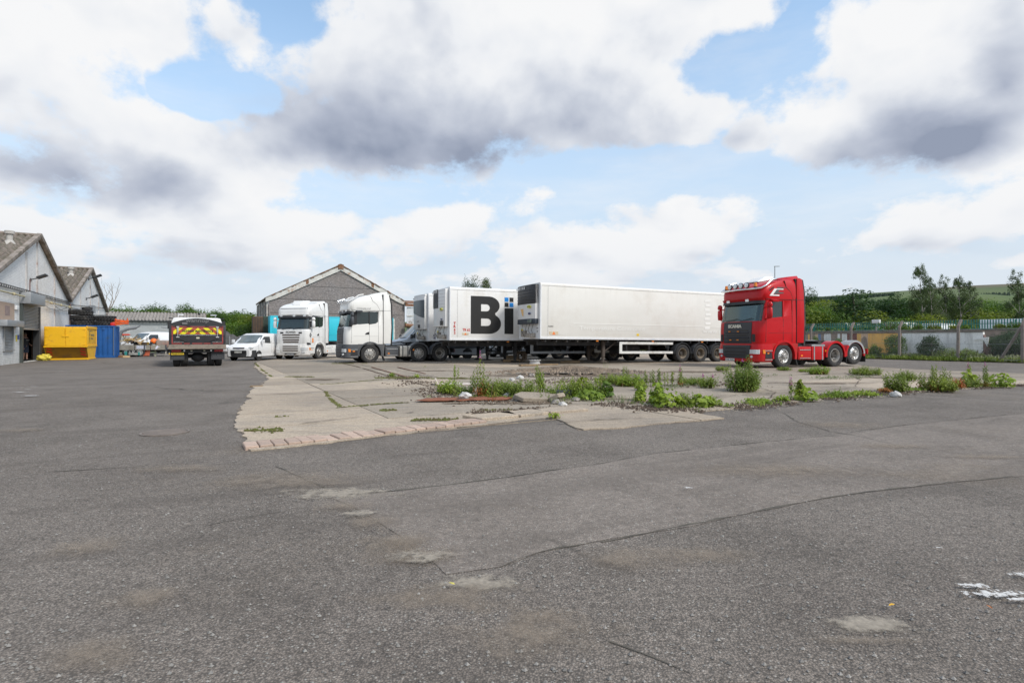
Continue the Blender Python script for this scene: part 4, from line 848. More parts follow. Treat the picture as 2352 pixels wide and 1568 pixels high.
WR = [(90,440,52,'round','mid',1.2,'bushy mid green tree right behind the red cab'),(160,292,60,'tall','dark',.9,'slim pointed tree top just right of the red cab'),(160,420,50,'low','yel',1.3,'yellowish spreading bush behind the palisade beside the red cab'),(230,400,62,'round','grey',1.1,'greyish tree standing back between red cab and dark cone tree'),
      (290,362,58,'round','yel',1.1,'pale yellow-green rounded tree left of the dark cone tree'),(340,455,50,'round','mid',1.1,'mid green bush in front of the pale rounded tree'),(430,420,54,'round','grey',1.2,'grey-green rounded tree just left of the dark cone tree'),
      (600,268,52,'cone','dark',1.5,'big dark green cone-shaped tree above the cranked fence post'),(540,420,58,'round','dark',1.0,'dark tree at the left foot of the cone-shaped tree'),(690,400,60,'round','dark',1.0,'dark tree at the right foot of the cone-shaped tree'),
      (760,450,52,'low','yel',1.2,'yellow-green bush above the little white sign board'),(860,380,66,'round','dark',1.0,'dark tree below the pasture slope'),(880,460,50,'low','yel',1.4,'broad yellow-green bush above the orange wall'),(970,370,62,'round','dark',1.1,'dark rounded tree left of the small pointed conifer'),
      (1055,300,64,'cone','dark',.8,'small pointed conifer against the pasture'),(1030,480,50,'low','mid',1.2,'mid green bush below the small conifer'),(1140,345,60,'round','dark',1.3,'dark round tree between small conifer and tall birch'),
      (1290,480,47,'round','yel',1.0,'bright lime bush at the foot of the tall birch'),(1180,460,54,'round','dark',1.1,'dark bush left of the lime bush'),(1420,330,58,'round','dark',1.3,'dark tree behind the birch trunks'),(1580,340,60,'round','mid',1.3,'mid green tree between the birches'),
      (1640,450,48,'low','yel',1.6,'wide yellow-green thicket under the middle birches'),(1800,350,58,'round','mid',1.3,'mid green tree right of the middle birches'),(1930,440,50,'low','yel',1.3,'yellow-green bush right of the birches'),(2060,415,52,'round','mid',1.2,'spreading mid green tree above the white lorries'),
      (2180,460,49,'low','yel',1.4,'yellow-green low thicket near the right edge'),(2240,365,56,'round','dark',1.3,'dark tree behind the leaning birch'),(2350,400,52,'round','mid',1.2,'mid green tree cut by the right edge'),(2450,380,54,'round','dark',1.2,'dark tree just outside the right edge')]
for i, (x, y, Y, kd, mk, w, lb) in enumerate(WR):
    nm = {'cone': 'conifer', 'low': 'bush'}.get(kd, 'broadleaf_tree'); tree_px(nm, lb, kd, mk, z8(x), t8(y), Y, w, i, cat='bush' if kd == 'low' else 'tree', group='trees behind the green palisade')
BR = [(1300,48,50,.62,'tallest windswept birch left of the other birches'),(1390,170,48,.6,'birch with a visible pale trunk beside the tallest one'),(1540,135,54,.62,'middle birch with a thin wispy top'),(1690,165,50,.66,'birch right of the middle one with a pale trunk'),(1800,205,52,.7,'shortest right-hand birch of the group'),(2300,82,46,.62,'leaning birch with a long pale trunk near the right edge')]
for i, (x, y, Y, w, lb) in enumerate(BR): tree_px('birch_tree', lb, 'birch', 'grey', z8(x+25), t8(y), Y, w, i, rz=(i*1.1 % .6)-.3 if i != 1 else .2, group='birches behind the green palisade')
def ridge(name, prof, Y, depth, m, z0=-3, n=120, amp=1.5):
    mb = MB(); xs = [prof[0][0]+(prof[-1][0]-prof[0][0])*i/n for i in range(n+1)]
    def top(x):
        for (a, b), (c, d) in zip(prof, prof[1:]):
            if a <= x <= c: return b+(d-b)*(x-a)/(c-a)
        return prof[-1][1]
    vs = []; K = 14
    for j in range(K+1):
        f = j/K; y = Y-depth+depth*f
        for x in xs:
            zt = zat(top(x), Y); X_ = (x-512)/F*Y; vs.append((X_, y, z0+(zt-z0)*sin(f*pi/2)**1.1+amp*noise.noise(Vector((X_*.01, y*.01, 2)))*f))
    for x in xs: X_ = (x-512)/F*Y; vs.append((X_, Y+depth*.6, z0+zat(top(x), Y)*.5))
    K += 1; w = n+1; mb.add(vs, [(j*w+i, j*w+i+1, (j+1)*w+i+1, (j+1)*w+i) for j in range(K) for i in range(n)])
    return tag(mb.build(name, m, smooth=180, fixn=False), kind='structure')
def hill_mat(name, c1, c2, c3, sc):
    m = bpy.data.materials.new(name); m.use_nodes = True; t = m.node_tree; b = t.nodes['Principled BSDF']; k = NT(t); P = k.new('ShaderNodeNewGeometry').outputs['Position']
    c = k.mix(k.ss(k.noise(P, sc, 5, .6), .4, .6), c1, c2); z = k.sep(P)[2]; c = k.mix(k.ss(k.add(k.mul(z, 1.0), k.mul(k.noise(P, sc*.6, 3, .5), 30.0)), 95, 108), c, c3)
    c = k.mix(k.mul(k.ss(k.noise(P, .09, 5, .7), .45, .7), .3), c, (.05, .07, .02)); k.put(b.inputs['Base Color'], c); b.inputs['Roughness'].default_value = .95; return m
M_PAST = hill_mat('pasture', (.062, .095, .028), (.085, .115, .036), (.11, .095, .055), .006)
h8 = lambda L: [(z8(x), t8(y)) for x, y in L]
ridge('far_hill', [(-400, 330), (200, 326), (500, 322), (700, 316)]+h8([(0, 372), (300, 352), (600, 330), (1000, 300), (1200, 281), (1500, 262), (1900, 246), (2100, 238), (2352, 236), (3200, 250), (4200, 330)]), 1100, 700, M_PAST)
ridge('near_pasture', [(560, 334)]+h8([(-300, 440), (100, 425), (340, 400), (560, 382), (760, 358), (1000, 338), (1300, 330), (1900, 395), (2352, 380), (3400, 420)]), 620, 300, hill_mat('pasture_bright', (.068, .105, .027), (.09, .125, .034), (.075, .1, .03), .01), n=90, amp=.6)
def plantation(name, spots, Y, seed, hh=(9, 14)):
    r_ = random.Random(seed); mb = MB()
    for (x0, x1, ytop, ybot, n_) in spots:
        for _ in range(n_):
            x = r_.uniform(x0, x1); f = (x-x0)/(x1-x0); yb = (ytop[0]+(ytop[1]-ytop[0])*f); yb2 = ybot[0]+(ybot[1]-ybot[0])*f; y8 = yb+(yb2-yb)*r_.random()
            Yq = Y+r_.uniform(-8, 8); X_ = (z8(x)-512)/F*Yq; z = zat(t8(y8), Yq); h = r_.uniform(*hh); r0 = h*r_.uniform(.17, .26); a0 = r_.uniform(0, 6)
            zt = z; zb = z-h; k = 6
            mb.add([(X_+r0*r_.uniform(.7, 1.2)*cos(a0+i*6.283/k), Yq+r0*sin(a0+i*6.283/k), zb+h*.15) for i in range(k)]+[(X_+r0*.55*cos(a0+.5+i*6.283/k), Yq+r0*.55*sin(a0+.5+i*6.283/k), zb+h*.55) for i in range(k)]+[(X_, Yq, zt)],
                   [(i, (i+1) % k, k+(i+1) % k, k+i) for i in range(k)]+[(k+i, k+(i+1) % k, 2*k) for i in range(k)])
    return tag(mb.build(name, leaf_mat(name+'_needles', (.022, .045, .028), (.035, .06, .034), 0, .05), smooth=0, fixn=False), kind='stuff')
plantation('conifer_plantation', [(60, 560, (350, 330), (405, 398), 700), (640, 1020, (322, 299), (358, 330), 650), (200, 640, (343, 326), (385, 362), 500)], 640, 1)
plantation('shelter_belt', [(720, 1120, (378, 365), (410, 400), 330), (1880, 2210, (305, 288), (378, 378), 420)], 560, 2, (7, 12))
mb = MB(); r_ = random.Random(8)
tag(bpy.data.objects.new('field_trees', crown_mesh('field_trees', [((z8(x)-512)/F*520, 520+r_.uniform(-5, 5), zat(t8(y), 520)-3, r_.uniform(5, 8), .7) for x, y in ((470, 380), (890, 390), (1010, 398), (800, 392), (1960, 385), (2300, 395), (2120, 390))], 5000, .8, M_LEAFD, 5)), kind='stuff')
COL.objects.link(bpy.data.objects['field_trees'])
FU = 39.5       # the line of the chain-link fence
def mass(name, label, u, w, rad, h, m, n_, size, seed, cat='bush', stretch=1.0):
    r_ = random.Random(seed); cl = []
    for _ in range(18): a = r_.uniform(0, 6.28); q = r_.uniform(0, .75); cl.append((rad*q*cos(a)*stretch, rad*q*sin(a), h*r_.uniform(.2, .8)*(1.05-.45*q), rad*r_.uniform(.28, .45), min(1, h/rad*.75)))
    t = thing(name, label, cat, UW(u, w), TH); obj('foliage', crown_mesh('foliage', cl, n_, size, m, seed), t)
    mb = MB()
    for i in range(5): a = i*1.25; mb.tube([(0, 0, 0), (cos(a)*rad*.3, sin(a)*rad*.3, h*.4), (cos(a)*rad*.5, sin(a)*rad*.5, h*.75)], [.04, .03, .015], 5)
    mb.build('stem', M_BARK, t, fixn=False); return t
mass('hedge_mound', 'big dark rounded bush behind the chain link at the right edge', 42.3, 14.3, 2.0, 2.0, M_LEAFD, 12000, .05, 1, stretch=1.0)
mass('hedge_mound', 'dark bush mass right of the diagonal concrete strut', 42.0, 11.0, 2.3, 2.3, M_LEAFD, 9000, .055, 2)
mass('hedge_bush', 'pale green top growth spilling over the wall at the right edge', 43.6, 12.6, 1.3, 2.6, M_LEAFY, 5000, .05, 3)
for i, (px, u, h, rad, m, n_, lb) in enumerate(((895,40.6,2.0,.75,M_LEAF,3600,'tall leafy shrub in front of the edge of the orange wall'),(930,40.4,1.55,.95,M_LEAFD,4500,'dark rounded shrub against the white wall'),(950,40.3,.8,1.0,M_WEED,2600,'low weedy shrub at the foot of the white wall'),(965,40.2,.95,.7,M_WEED,2200,'light weed clump just right of the cranked post on the white wall'),
        (860,40.3,.9,1.1,M_WEED,3000,'leafy weeds at the foot of the orange wall'),(875,40.3,1.1,.6,M_LEAF,2000,'upright shrub between orange wall and post'),(838,40.6,1.6,.6,M_LEAF,2200,'climbing shrub on the painted wall behind the rear wheel'),(815,40.6,1.7,.55,M_LEAF,2200,'creeper on the brown wall behind the red lorry'),(975,40.5,.9,.8,M_WEED,2000,'weeds at the broken end of the white wall'),(990,40.3,.35,.6,M_WEEDB,1200,'small bright plant below the dark mound'),
        (845,40.2,.6,.9,M_GREY,1800,'greyish weeds behind the rear wheel of the red lorry'),(915,40.0,.45,.9,M_WEED,1600,'low weeds between the wall shrubs'))):
    mass('wall_shrub', lb, u, on_u(px, u), rad, h, m, n_, .045 if m is M_LEAFD or m is M_LEAF else .03, 20+i)
M_TYRE = mat('tyre_rubber', (.022, .022, .023), .85, var=.25, vscale=5, dirt=(.07, .065, .058), dirt_amt=.35, dscale=4)
M_RIM = mat('steel_rim', (.42, .41, .39), .45, .6, var=.2, vscale=9, dirt=(.2, .15, .1), dirt_amt=.35, dscale=8)
M_ALU = mat('alloy_rim', (.68, .68, .67), .3, .8, var=.08)
M_RIMD = mat('dirty_rim', (.24, .20, .15), .7, .3, var=.3, vscale=7)
M_HUBD = mat('dark_hub', (.06, .055, .05), .7, .3)
M_CHAS = mat('chassis_black', (.022, .022, .024), .7, var=.3, vscale=3, dirt=(.09, .075, .06), dirt_amt=.3, dscale=3)
M_PW = mat('white_paint', (.74, .735, .715), .32, var=.025, vscale=1.5, coat=.3, grime=.45, grime_z=1.3, grime_col=(.35, .31, .26))
M_PW2 = mat('cream_white_paint', (.76, .755, .725), .32, var=.025, vscale=1.5, coat=.3, grime=.3, grime_z=1.0, grime_col=(.4, .36, .3))
M_PR = mat('red_paint', (.46, .004, .008), .34, var=.06, vscale=1.2, spec=.3, coat=.12, grime=.3, grime_z=.9, grime_col=(.22, .08, .06))
M_GREYP = mat('grey_plastic', (.060, .065, .073), .55, var=.12, vscale=3, grime=.4, grime_z=.8, grime_col=(.16, .15, .14))
M_NAVG = mat('grille_charcoal', (.030, .032, .038), .5, var=.15)
M_GRILL = mat('grille_black', (.016, .016, .018), .5)
M_CHROME = mat('chrome', (.75, .75, .74), .18, 1.0, var=.05)
M_LAMP = mat('lamp_glass', (.70, .72, .73), .15, .3, var=.2, vscale=20)
M_AMBER = mat('amber_lens', (.75, .22, .02), .3)
M_REDL = mat('red_lens_dark', (.36, .015, .015), .3)
M_PLATEY = mat('yellow_plate', (.75, .52, .02), .5)
M_PLATEW = mat('white_plate', (.72, .72, .68), .5)
M_TXT = mat('black_print', (.012, .012, .012), .6)
M_TXTW = mat('white_print', (.75, .75, .73), .6)
M_GL = glass('cab_glass', (.62, .74, .68), .25)
M_GLT = glass('green_tinted_glass', (.22, .30, .26), .55)
M_GLD = glass('tinted_glass', (.12, .14, .15), .75)
M_INT = mat('cab_interior', (.055, .058, .062), .8)
def wheel(parent, x, y, z, r=.515, w=.31, side=1, kind='steer', rim=None):
    """wheel in the parent's frame, outer face towards side*+Y"""
    s = side; rm = rim or M_RIM; rr = r*.565; o = obj_lathe('wheel', rim_profile(kind, r, w), rm, parent, (x, y, z), s)
    h = w/2
    key = ('tyre', r, w)
    if key not in PROTO:
        mb = MB(); mb.lathe([(rr-.01, -h+.03), (rr+.02, -h+.015), (r*.78, -h), (r*.93, -h+.01), (r*.985, -h+.03), (r, -h+.055), (r, -.07), (r-.012, -.066), (r-.012, -.056), (r, -.052), (r, .052), (r-.012, .056), (r-.012, .066), (r, .07), (r, h-.055), (r*.985, h-.03), (r*.93, h-.01), (r*.78, h), (rr+.02, h-.015), (rr-.01, h-.03)], n=36)
        PROTO[key] = mb.mesh('tyre', M_TYRE, smooth=40)
    t = obj('tyre', PROTO[key], o)
    key = ('hub', kind, r, w)
    if key not in PROTO:
        mb = MB(); y0 = {'steer': h-.02, 'drive': -.06, 'van': h-.05}[kind]; n_ = 10 if kind != 'van' else 5; br = r*.30
        mb.lathe([(0, y0+.11), (.08, y0+.11), (.11, y0+.08), (.115, y0-.02)] if kind != 'van' else [(0, y0+.02), (.05, y0+.02), (.055, y0-.01)], n=16)
        for i in range(n_): a = 2*pi*i/n_; mb.cyl((br*cos(a), y0-.03, br*sin(a)), (br*cos(a), y0+.03, br*sin(a)), .018 if kind != 'van' else .01, 6)
        PROTO[key] = mb.mesh('hub', M_HUBD if kind == 'drive' else rm, smooth=40)
    obj('hub', PROTO[key], o); key = ('holes', kind, r, w)
    if key not in PROTO:
        mb = MB(); n_ = 10; q = r*.44; yy = {'steer': h-.052, 'drive': -.03, 'van': h-.03}[kind]
        for i in range(n_): a = 2*pi*(i+.5)/n_; mb.cyl((q*cos(a), yy-.02, q*sin(a)), (q*cos(a), yy+.004, q*sin(a)), .032 if kind != 'van' else .03, 8)
        PROTO[key] = mb.mesh('vent_hole', M_CHAS, smooth=0)
    obj('vent_hole', PROTO[key], o)['kind'] = 'stuff'
    return o
def rim_profile(kind, r, w):
    rr = r*.565; h = w/2
    if kind == 'steer': return [(rr+.005, -h+.04), (rr-.03, -h+.06), (rr-.03, h-.10), (rr-.02, h-.07), (rr, h-.05), (rr+.012, h-.022), (rr-.008, h-.018), (rr-.03, h-.06), (r*.50, h-.065), (r*.38, h-.045), (r*.34, h-.02), (0, h-.02)]
    if kind == 'drive': return [(rr+.005, -h+.04), (rr-.03, -h+.06), (rr-.03, -.03), (rr-.03, h-.08), (rr-.01, h-.06), (rr+.012, h-.022), (rr-.008, h-.018), (rr-.035, h-.08), (rr-.055, .0), (r*.46, -.035), (r*.36, -.05), (0, -.05)]
    return [(rr+.004, -h+.04), (rr-.02, h-.08), (rr+.01, h-.02), (rr-.012, h-.018), (rr-.03, h-.05), (r*.5, h-.032), (r*.25, h-.05), (0, h-.045)]
def obj_lathe(name, prof, m, parent, loc, side):
    key = (name, str(prof), m.name)
    if key not in PROTO: mb = MB(); mb.lathe(prof, n=32); PROTO[key] = mb.mesh(name, m, smooth=40)
    o = obj(name, PROTO[key], parent, loc, (0, 0, 0 if side > 0 else pi)); return o
def arch(cx, cz, r0, r1, a0, a1, n=14):      # ring segment in (x, z)
    return [(cx+r1*cos(R(a0+(a1-a0)*i/n)), cz+r1*sin(R(a0+(a1-a0)*i/n))) for i in range(n+1)]+[(cx+r0*cos(R(a1+(a0-a1)*i/n)), cz+r0*sin(R(a1+(a0-a1)*i/n))) for i in range(n+1)]
def mudguard(name, parent, cx, cz, y0, y1, m, r=.60, a0=-5, a1=185, th=.03):
    mb = MB(); n_ = 16
    for side in (1,):
        P_ = arch(cx, cz, r, r+th, a0, a1, n_); k = len(P_)
        vs = [(x, y0, z) for x, z in P_]+[(x, y1, z) for x, z in P_]; h = n_+1
        fs = []
        for i in range(n_):
            j = k-1-i; fs += [(i, i+1, k+i+1, k+i), (j, j-1, k+j-1, k+j), (i, i+1, j-1, j), (k+i, k+i+1, k+j-1, k+j)]
        fs += [(0, k-1, 2*k-1, k), (n_, h, k+h, k+n_)]
        mb.add(vs, fs)
        L = arch(cx, cz, r-.06, r+.001, a0, a1, n_); k = len(L); yo = max(y0, y1) if abs(max(y0, y1)) > abs(min(y0, y1)) else min(y0, y1); s_ = 1 if yo > 0 else -1
        vs = [(x, yo, z) for x, z in L]+[(x, yo-s_*.02, z) for x, z in L]
        fs = []
        for i in range(n_):
            j = k-1-i; fs += [(i, i+1, j-1, j), (k+i, k+i+1, k+j-1, k+j), (j, j-1, k+j-1, k+j)]
        mb.add(vs, fs)
    return mb.build(name, m, parent, smooth=50, fixn=True)
ROWS = [(1.02,1.36,1.20),(1.10,1.38,1.215),(1.55,1.38,1.225),(1.90,1.355,1.225),(2.00,1.335,1.222),(2.14,1.30,1.22),(2.84,1.135,1.205),(2.93,1.13,1.205),(2.97,1.20,1.21),(3.25,1.20,1.21),(3.40,1.14,1.205),(3.52,.98,1.195),(3.64,.72,1.175),(3.73,.40,1.14),(3.79,.05,1.09),(3.83,-.25,1.02)]
RC = .34
def interp(z):
    for (a, b) in zip(ROWS, ROWS[1:]):
        if a[0] <= z <= b[0]: f = (z-a[0])/(b[0]-a[0]); return a[1]+(b[1]-a[1])*f, a[2]+(b[2]-a[2])*f
    return ROWS[-1][1:] if z > 1 else ROWS[0][1:]
def xfront(y, z):
    xf, hw = interp(z); y = abs(y); y0 = hw-RC
    return xf-.02*(y/hw)**2-((RC-sqrt(max(0, RC*RC-(y-y0)**2))) if y > y0 else 0)
def half_outline(z, xf, hw, xr):
    rc = RC*(1 if z < 3.3 else 1+.5*(z-3.3)); y0 = hw-rc; P_ = [(xf, 0), (xf-.004, y0*.4), (xf-.01, y0*.75)]
    for i in range(6): a = i/5*pi/2; P_.append((xf-.013-rc*(1-cos(a)), y0+rc*sin(a)))
    xs = xf-.013-rc
    P_ += [(min(xs-.02, .08 if xs > .15 else xs-.1), hw), (min(xs-.12, -.44), hw), (xr+.08, hw), (xr+.02, hw-.02), (xr, hw-.08)]
    return P_
NH = 14
def front_panel(mb, ys, zs, off, th=.02):
    """a skin that follows the cab front"""
    n_, m_ = len(ys), len(zs); A = []; Bk = []
    for z in zs:
        for y in ys: A.append((xfront(y, z)+off, y, z)); Bk.append((xfront(y, z)+off-th, y, z))
    fs = [(j*n_+i, j*n_+i+1, (j+1)*n_+i+1, (j+1)*n_+i) for j in range(m_-1) for i in range(n_-1)]; k = n_*m_
    fs += [tuple(k+q for q in f[::-1]) for f in fs]
    rim = [i for i in range(n_)]+[j*n_+n_-1 for j in range(1, m_)]+[(m_-1)*n_+i for i in range(n_-2, -1, -1)]+[j*n_ for j in range(m_-2, 0, -1)]
    fs += [(a, b, b+k, a+k) for a, b in zip(rim, rim[1:]+rim[:1])]; mb.add(A+Bk, fs)
def lin_(a, b, n): return [a+(b-a)*i/(n-1) for i in range(n)]
def tractor(label, loc, rz, scale, style, group=None):
    S_ = dict(red=dict(p=M_PR, low=M_PR, fend=M_PR, grill='old', tank='box', ax=(-3.1, -4.34), seat=0),
              mid=dict(p=M_PW2, low=M_GREYP, fend=M_GREYP, grill='new', tank='drum', ax=(-2.83, -4.15), seat=0),
              left=dict(p=M_PW, low=M_PW, fend=M_PW, grill='new', tank='skirt', ax=(-3.75,), seat=0))[style]
    P_, LOW = S_['p'], S_['low']; t = thing('tractor_unit', label, 'lorry', loc, rz, scale, group)
    rings = []; xr = -.74
    for (z, xf, hw) in ROWS:
        h = half_outline(z, xf, hw, xr); rings.append([(x, y, z) for x, y in h]+[(x, -y, z) for x, y in h[::-1]][:-1])
    K = len(rings[0]); NHh = len(half_outline(1.5, 1.38, 1.22, xr)); mb = MB(); vs = [p for g in rings for p in g]; fs = []; mi = []
    for r_ in range(len(rings)-1):
        z0, z1 = ROWS[r_][0], ROWS[r_+1][0]; win = z0 >= 2.13 and z1 <= 2.85; scr = z0 >= 1.99 and z1 <= 2.85
        for j in range(K):
            jj = j if j < NHh else K-1-j
            jn = min(jj, NHh-1)
            hole = (scr and jn <= 5) or (win and (jn == 9 or (jn == 8)))
            hole = (scr and jn <= 5) or (win and (jn in (8, 9)))
            if style == 'red' and jn == 9: hole = False
            if hole: continue
            fs.append((r_*K+j, r_*K+(j+1) % K, (r_+1)*K+(j+1) % K, (r_+1)*K+j)); mi.append(1 if (scr and jn in (6, 7)) else 0)
    fs.append(tuple(range(K))[::-1]); mi.append(0); fs.append(tuple(range((len(rings)-1)*K, len(rings)*K))); mi.append(0)
    mb.v = vs; mb.f = fs; mb.mi = mi
    cab = mb.build('cab', [P_, M_GRILL if style != 'red' else M_PR], t, smooth=45)
    if style == 'red': cab.data.materials[1] = M_PR
    sl = cab.modifiers.new('shell', 'SOLIDIFY'); sl.thickness = .03; sl.offset = -1
    mb = MB(); front_panel(mb, lin_(-1.14, 1.14, 19), lin_(1.99, 2.845, 7), -.012, .01); mb.build('windscreen', M_GLT if style == 'left' else M_GL, t, smooth=60)
    mb = MB()
    for s in (1, -1):
        mb = MB(); mb.prism([(.02, 2.16), (.86, 2.10), (.80, 2.84), (.02, 2.84)], 'y', s*1.195, s*1.203); mb.build('door_window', M_GLT if style != 'red' else M_GLD, t, smooth=0)
        if style != 'red': mb = MB(); mb.prism([(-.42, 2.28), (-.30, 2.20), (.02, 2.15), (.02, 2.84), (-.34, 2.84), (-.42, 2.74)], 'y', s*1.222, s*1.232); mb.build('sleeper_window', M_GLD, t, smooth=0)
        mb = MB(); mb.prism([(.95, 2.10), (1.0, 2.02), (-.44, 2.05), (-.44, 2.30), (-.2, 2.23), (.05, 2.19), (.5, 2.15)], 'y', s*1.19, s*1.226); mb.build('waist_panel', P_, t, smooth=0)
        fm = M_GRILL if style != 'red' else P_
        mb = MB(); mb.prism([(.0, 2.14), (.08, 2.14), (.08, 2.86), (.0, 2.86)], 'y', s*1.18, s*1.228); mb.prism([(.74, 2.12), (.98, 2.08), (.90, 2.5), (.80, 2.86), (.70, 2.86)], 'y', s*1.15, s*1.224)
        if style != 'red': mb.prism([(-.44, 2.80), (-.32, 2.86), (-.44, 2.86)], 'y', s*1.19, s*1.238)
        mb.build('window_frame', fm, t, smooth=0)
        mb = MB()
        for x0, z0, x1, z1 in ((1.02, 1.12, 1.00, 2.05), (.04, 1.12, .04, 2.15), (-.47, 1.12, -.47, 2.9), (-.74, 1.12, -.74, 3.0)): mb.prism([(x0, z0), (x0+.012, z0), (x1+.012, z1), (x1, z1)], 'y', s*1.20, s*1.229)
        mb.prism([(1.0, 2.915), (-1.2, 2.915), (-1.2, 2.927), (1.0, 2.927)], 'y', s*1.20, s*1.222); mb.prism([(.92, 1.49), (-.45, 1.49), (-.45, 1.497), (.92, 1.497)], 'y', s*1.20, s*1.228)
        mb.prism([(-.55, 2.93), (-.56, 2.93), (-.40, 3.25), (-.15, 3.45), (-.05, 3.72), (-.04, 3.72), (-.14, 3.44), (-.39, 3.24)], 'y', s*1.15, s*1.214)
        mb.build('panel_gap', M_CHAS if style == 'red' else mat('gap_grey', (.2, .2, .2), .8), t, smooth=0)
        mb = MB(); mb.prism([(.05, 1.58), (.30, 1.58), (.22, 1.68), (.05, 1.74)], 'y', s*1.2, s*1.232); mb.build('door_handle', M_GRILL if style != 'red' else P_, t, smooth=0)
    for s in (1, -1):
        mb = MB(); y0, y1 = s*1.14, s*1.215; mb.prism([(-.755, 1.08), (-1.16, 1.08), (-1.20, 2.0), (-1.16, 3.3), (-1.06, 3.82), (-.9, 3.87), (-.755, 3.84)], 'y', y0, y1); mb.build('side_deflector', P_, t, bevel=.02)
        mb = MB(); mb.prism([(-1.165, .95), (-1.25, .95), (-1.29, 2.0), (-1.25, 3.25), (-1.13, 3.8), (-1.07, 3.8), (-1.165, 3.3), (-1.205, 2.0)], 'y', s*1.12, s*1.2); mb.build('rubber_edge', M_BLACK if style != 'red' else M_CHAS, t, smooth=0)
    mb = MB(); mb.loft([[(.1, -.95, 3.79), (.1, .95, 3.79), (.1, .8, 3.8), (.1, -.8, 3.8)], [(-.5, -1.08, 3.80), (-.5, 1.08, 3.80), (-.5, .95, 3.93), (-.5, -.95, 3.93)], [(-1.0, -1.12, 3.80), (-1.0, 1.12, 3.80), (-1.0, 1.0, 3.99), (-1.0, -1.0, 3.99)]]); mb.build('roof_deflector', P_, t, bevel=.02)
    mb = MB(); mb.bx(-.76, -.70, -1.18, 1.18, 1.05, 3.83); mb.build('cab_back', M_CHAS, t)
    mb = MB(); front_panel(mb, lin_(-1.17, 1.17, 15), [2.86, 2.97], .10, .03); vs_ = mb.build('sun_visor', P_ if style != 'red' else P_, t, smooth=60)
    mb = MB(); front_panel(mb, lin_(-1.17, 1.17, 15), [2.74, 2.865], .15 if style != 'red' else .11, .05); mb.build('visor_lip', M_GRILL, t, smooth=60)
    for y in ((-.8, .15, .9) if style != 'red' else (-.65, .45)): mb = MB(); mb.bx(xfront(y, 2.9)+.09, xfront(y, 2.9)+.16, y-.09, y+.09, 2.83, 2.95); mb.build('marker_lamp', M_LAMP, t, bevel=.01, seg=1)
    mb = MB(); front_panel(mb, lin_(-1.05, 1.05, 13), [3.36, 3.40], .006, .02); mb.build('roof_groove', M_GREYP if style == 'left' else P_, t)
    bz = .27
    rg = []
    for z, xf, hw in ((bz, 1.38, 1.17), (bz+.05, 1.43, 1.22), (.62, 1.45, 1.235), (.84, 1.43, 1.235), (1.04, 1.39, 1.22)):
        h = []; y0 = hw-.34
        h = [(xf, 0), (xf-.01, y0*.6), (xf-.02, y0)]+[(xf-.02-.34*(1-cos(i/5*pi/2)), y0+.34*sin(i/5*pi/2)) for i in range(1, 6)]+[(.66, hw), (.66, hw-.25)]
        rg.append([(x, y, z) for x, y in h]+[(x, -y, z) for x, y in h[::-1]][:-1])
    mb = MB(); mb.loft(rg); mb.build('bumper', LOW, t, smooth=40, bevel=0)
    for s in (1, -1):
        A_ = arch(0, .52, .60, .60, -12, 192, 16)[:17]
        poly = [(.66, .36)]+[(.655, .40)]+[(x, z) for x, z in A_ if True]+[(-.66, .36), (-.78, .36), (-.80, 1.06), (.66, 1.06)]
        poly = [(.66, 1.06), (.66, .38)]+[(x, z) for x, z in A_]+[(-.66, .38), (-.76, .38), (-.82, 1.06)]
        me = shape_mesh('wheel_arch', [poly], LOW, .22); o = obj('wheel_arch', me, t, (0, s*1.10, 0), (pi/2, 0, 0))
        mb = MB(); P2 = arch(0, .52, .60, .67, -10, 190, 16); n_ = 16; k = len(P2)
        vs2 = [(x, s*1.16, z) for x, z in P2]+[(x, s*1.255, z) for x, z in P2]; f2 = []
        for i in range(n_):
            j = k-1-i; f2 += [(i, i+1, k+i+1, k+i), (j, j-1, k+j-1, k+j), (k+i, k+i+1, k+j-1, k+j)]
        mb.add(vs2, f2); mb.build('arch_lip', S_['fend'], t, smooth=50)
        mb = MB()
        for z in (.36, .74): mb.bx(.68, 1.08, s*1.18, s*1.252, z, z+.035)
        mb.build('step_edge', M_CHROME, t)
        mb = MB(); mb.bx(.70, 1.06, s*1.20, s*1.242, .42, .70); mb.build('step_well', M_GRILL if style != 'left' else LOW, t)
        mb = MB(); mb.bx(.86, .96, s*1.235, s*1.25, .62, .67) if style != 'mid' else mb.bx(.84, .96, s*1.235, s*1.25, .64, .70); mb.build('side_marker', M_AMBER, t)
        mb = MB(); ys = lin_(s*.72, s*1.16, 6); n_ = 6
        def xb(y): y = abs(y); y0 = .895; return 1.42-((.34-sqrt(max(0, .1156-(y-y0)**2))) if y > y0 else 0)
        A = [(xb(y)+.03, y, z) for z in (.62, .80) for y in ys]+[(xb(y)-.03, y, z) for z in (.62, .80) for y in ys]
        f2 = [(i, i+1, n_+i+1, n_+i) for i in range(n_-1)]+[(2*n_+i, 2*n_+i+1, 3*n_+i+1, 3*n_+i) for i in range(n_-1)]+[(i, i+1, 2*n_+i+1, 2*n_+i) for i in range(n_-1)]+[(n_+i, n_+i+1, 3*n_+i+1, 3*n_+i) for i in range(n_-1)]+[(0, n_, 3*n_, 2*n_), (n_-1, 2*n_-1, 4*n_-1, 3*n_-1)]
        mb.add(A, f2); hl = mb.build('headlight', M_LAMP, t, smooth=0)
        mb = MB(); mb.prism([(1.06, .63), (1.18, .63), (1.20, .79), (1.06, .79)], 'y', s*1.14, s*1.245); mb.build('indicator', M_AMBER, hl)
        mb = MB(); mb.cyl((xb(s*.86)-.02, s*.86, .50), (xb(s*.86)+.035, s*.86, .50), .055, 12); mb.build('fog_lamp', M_LAMP, t)
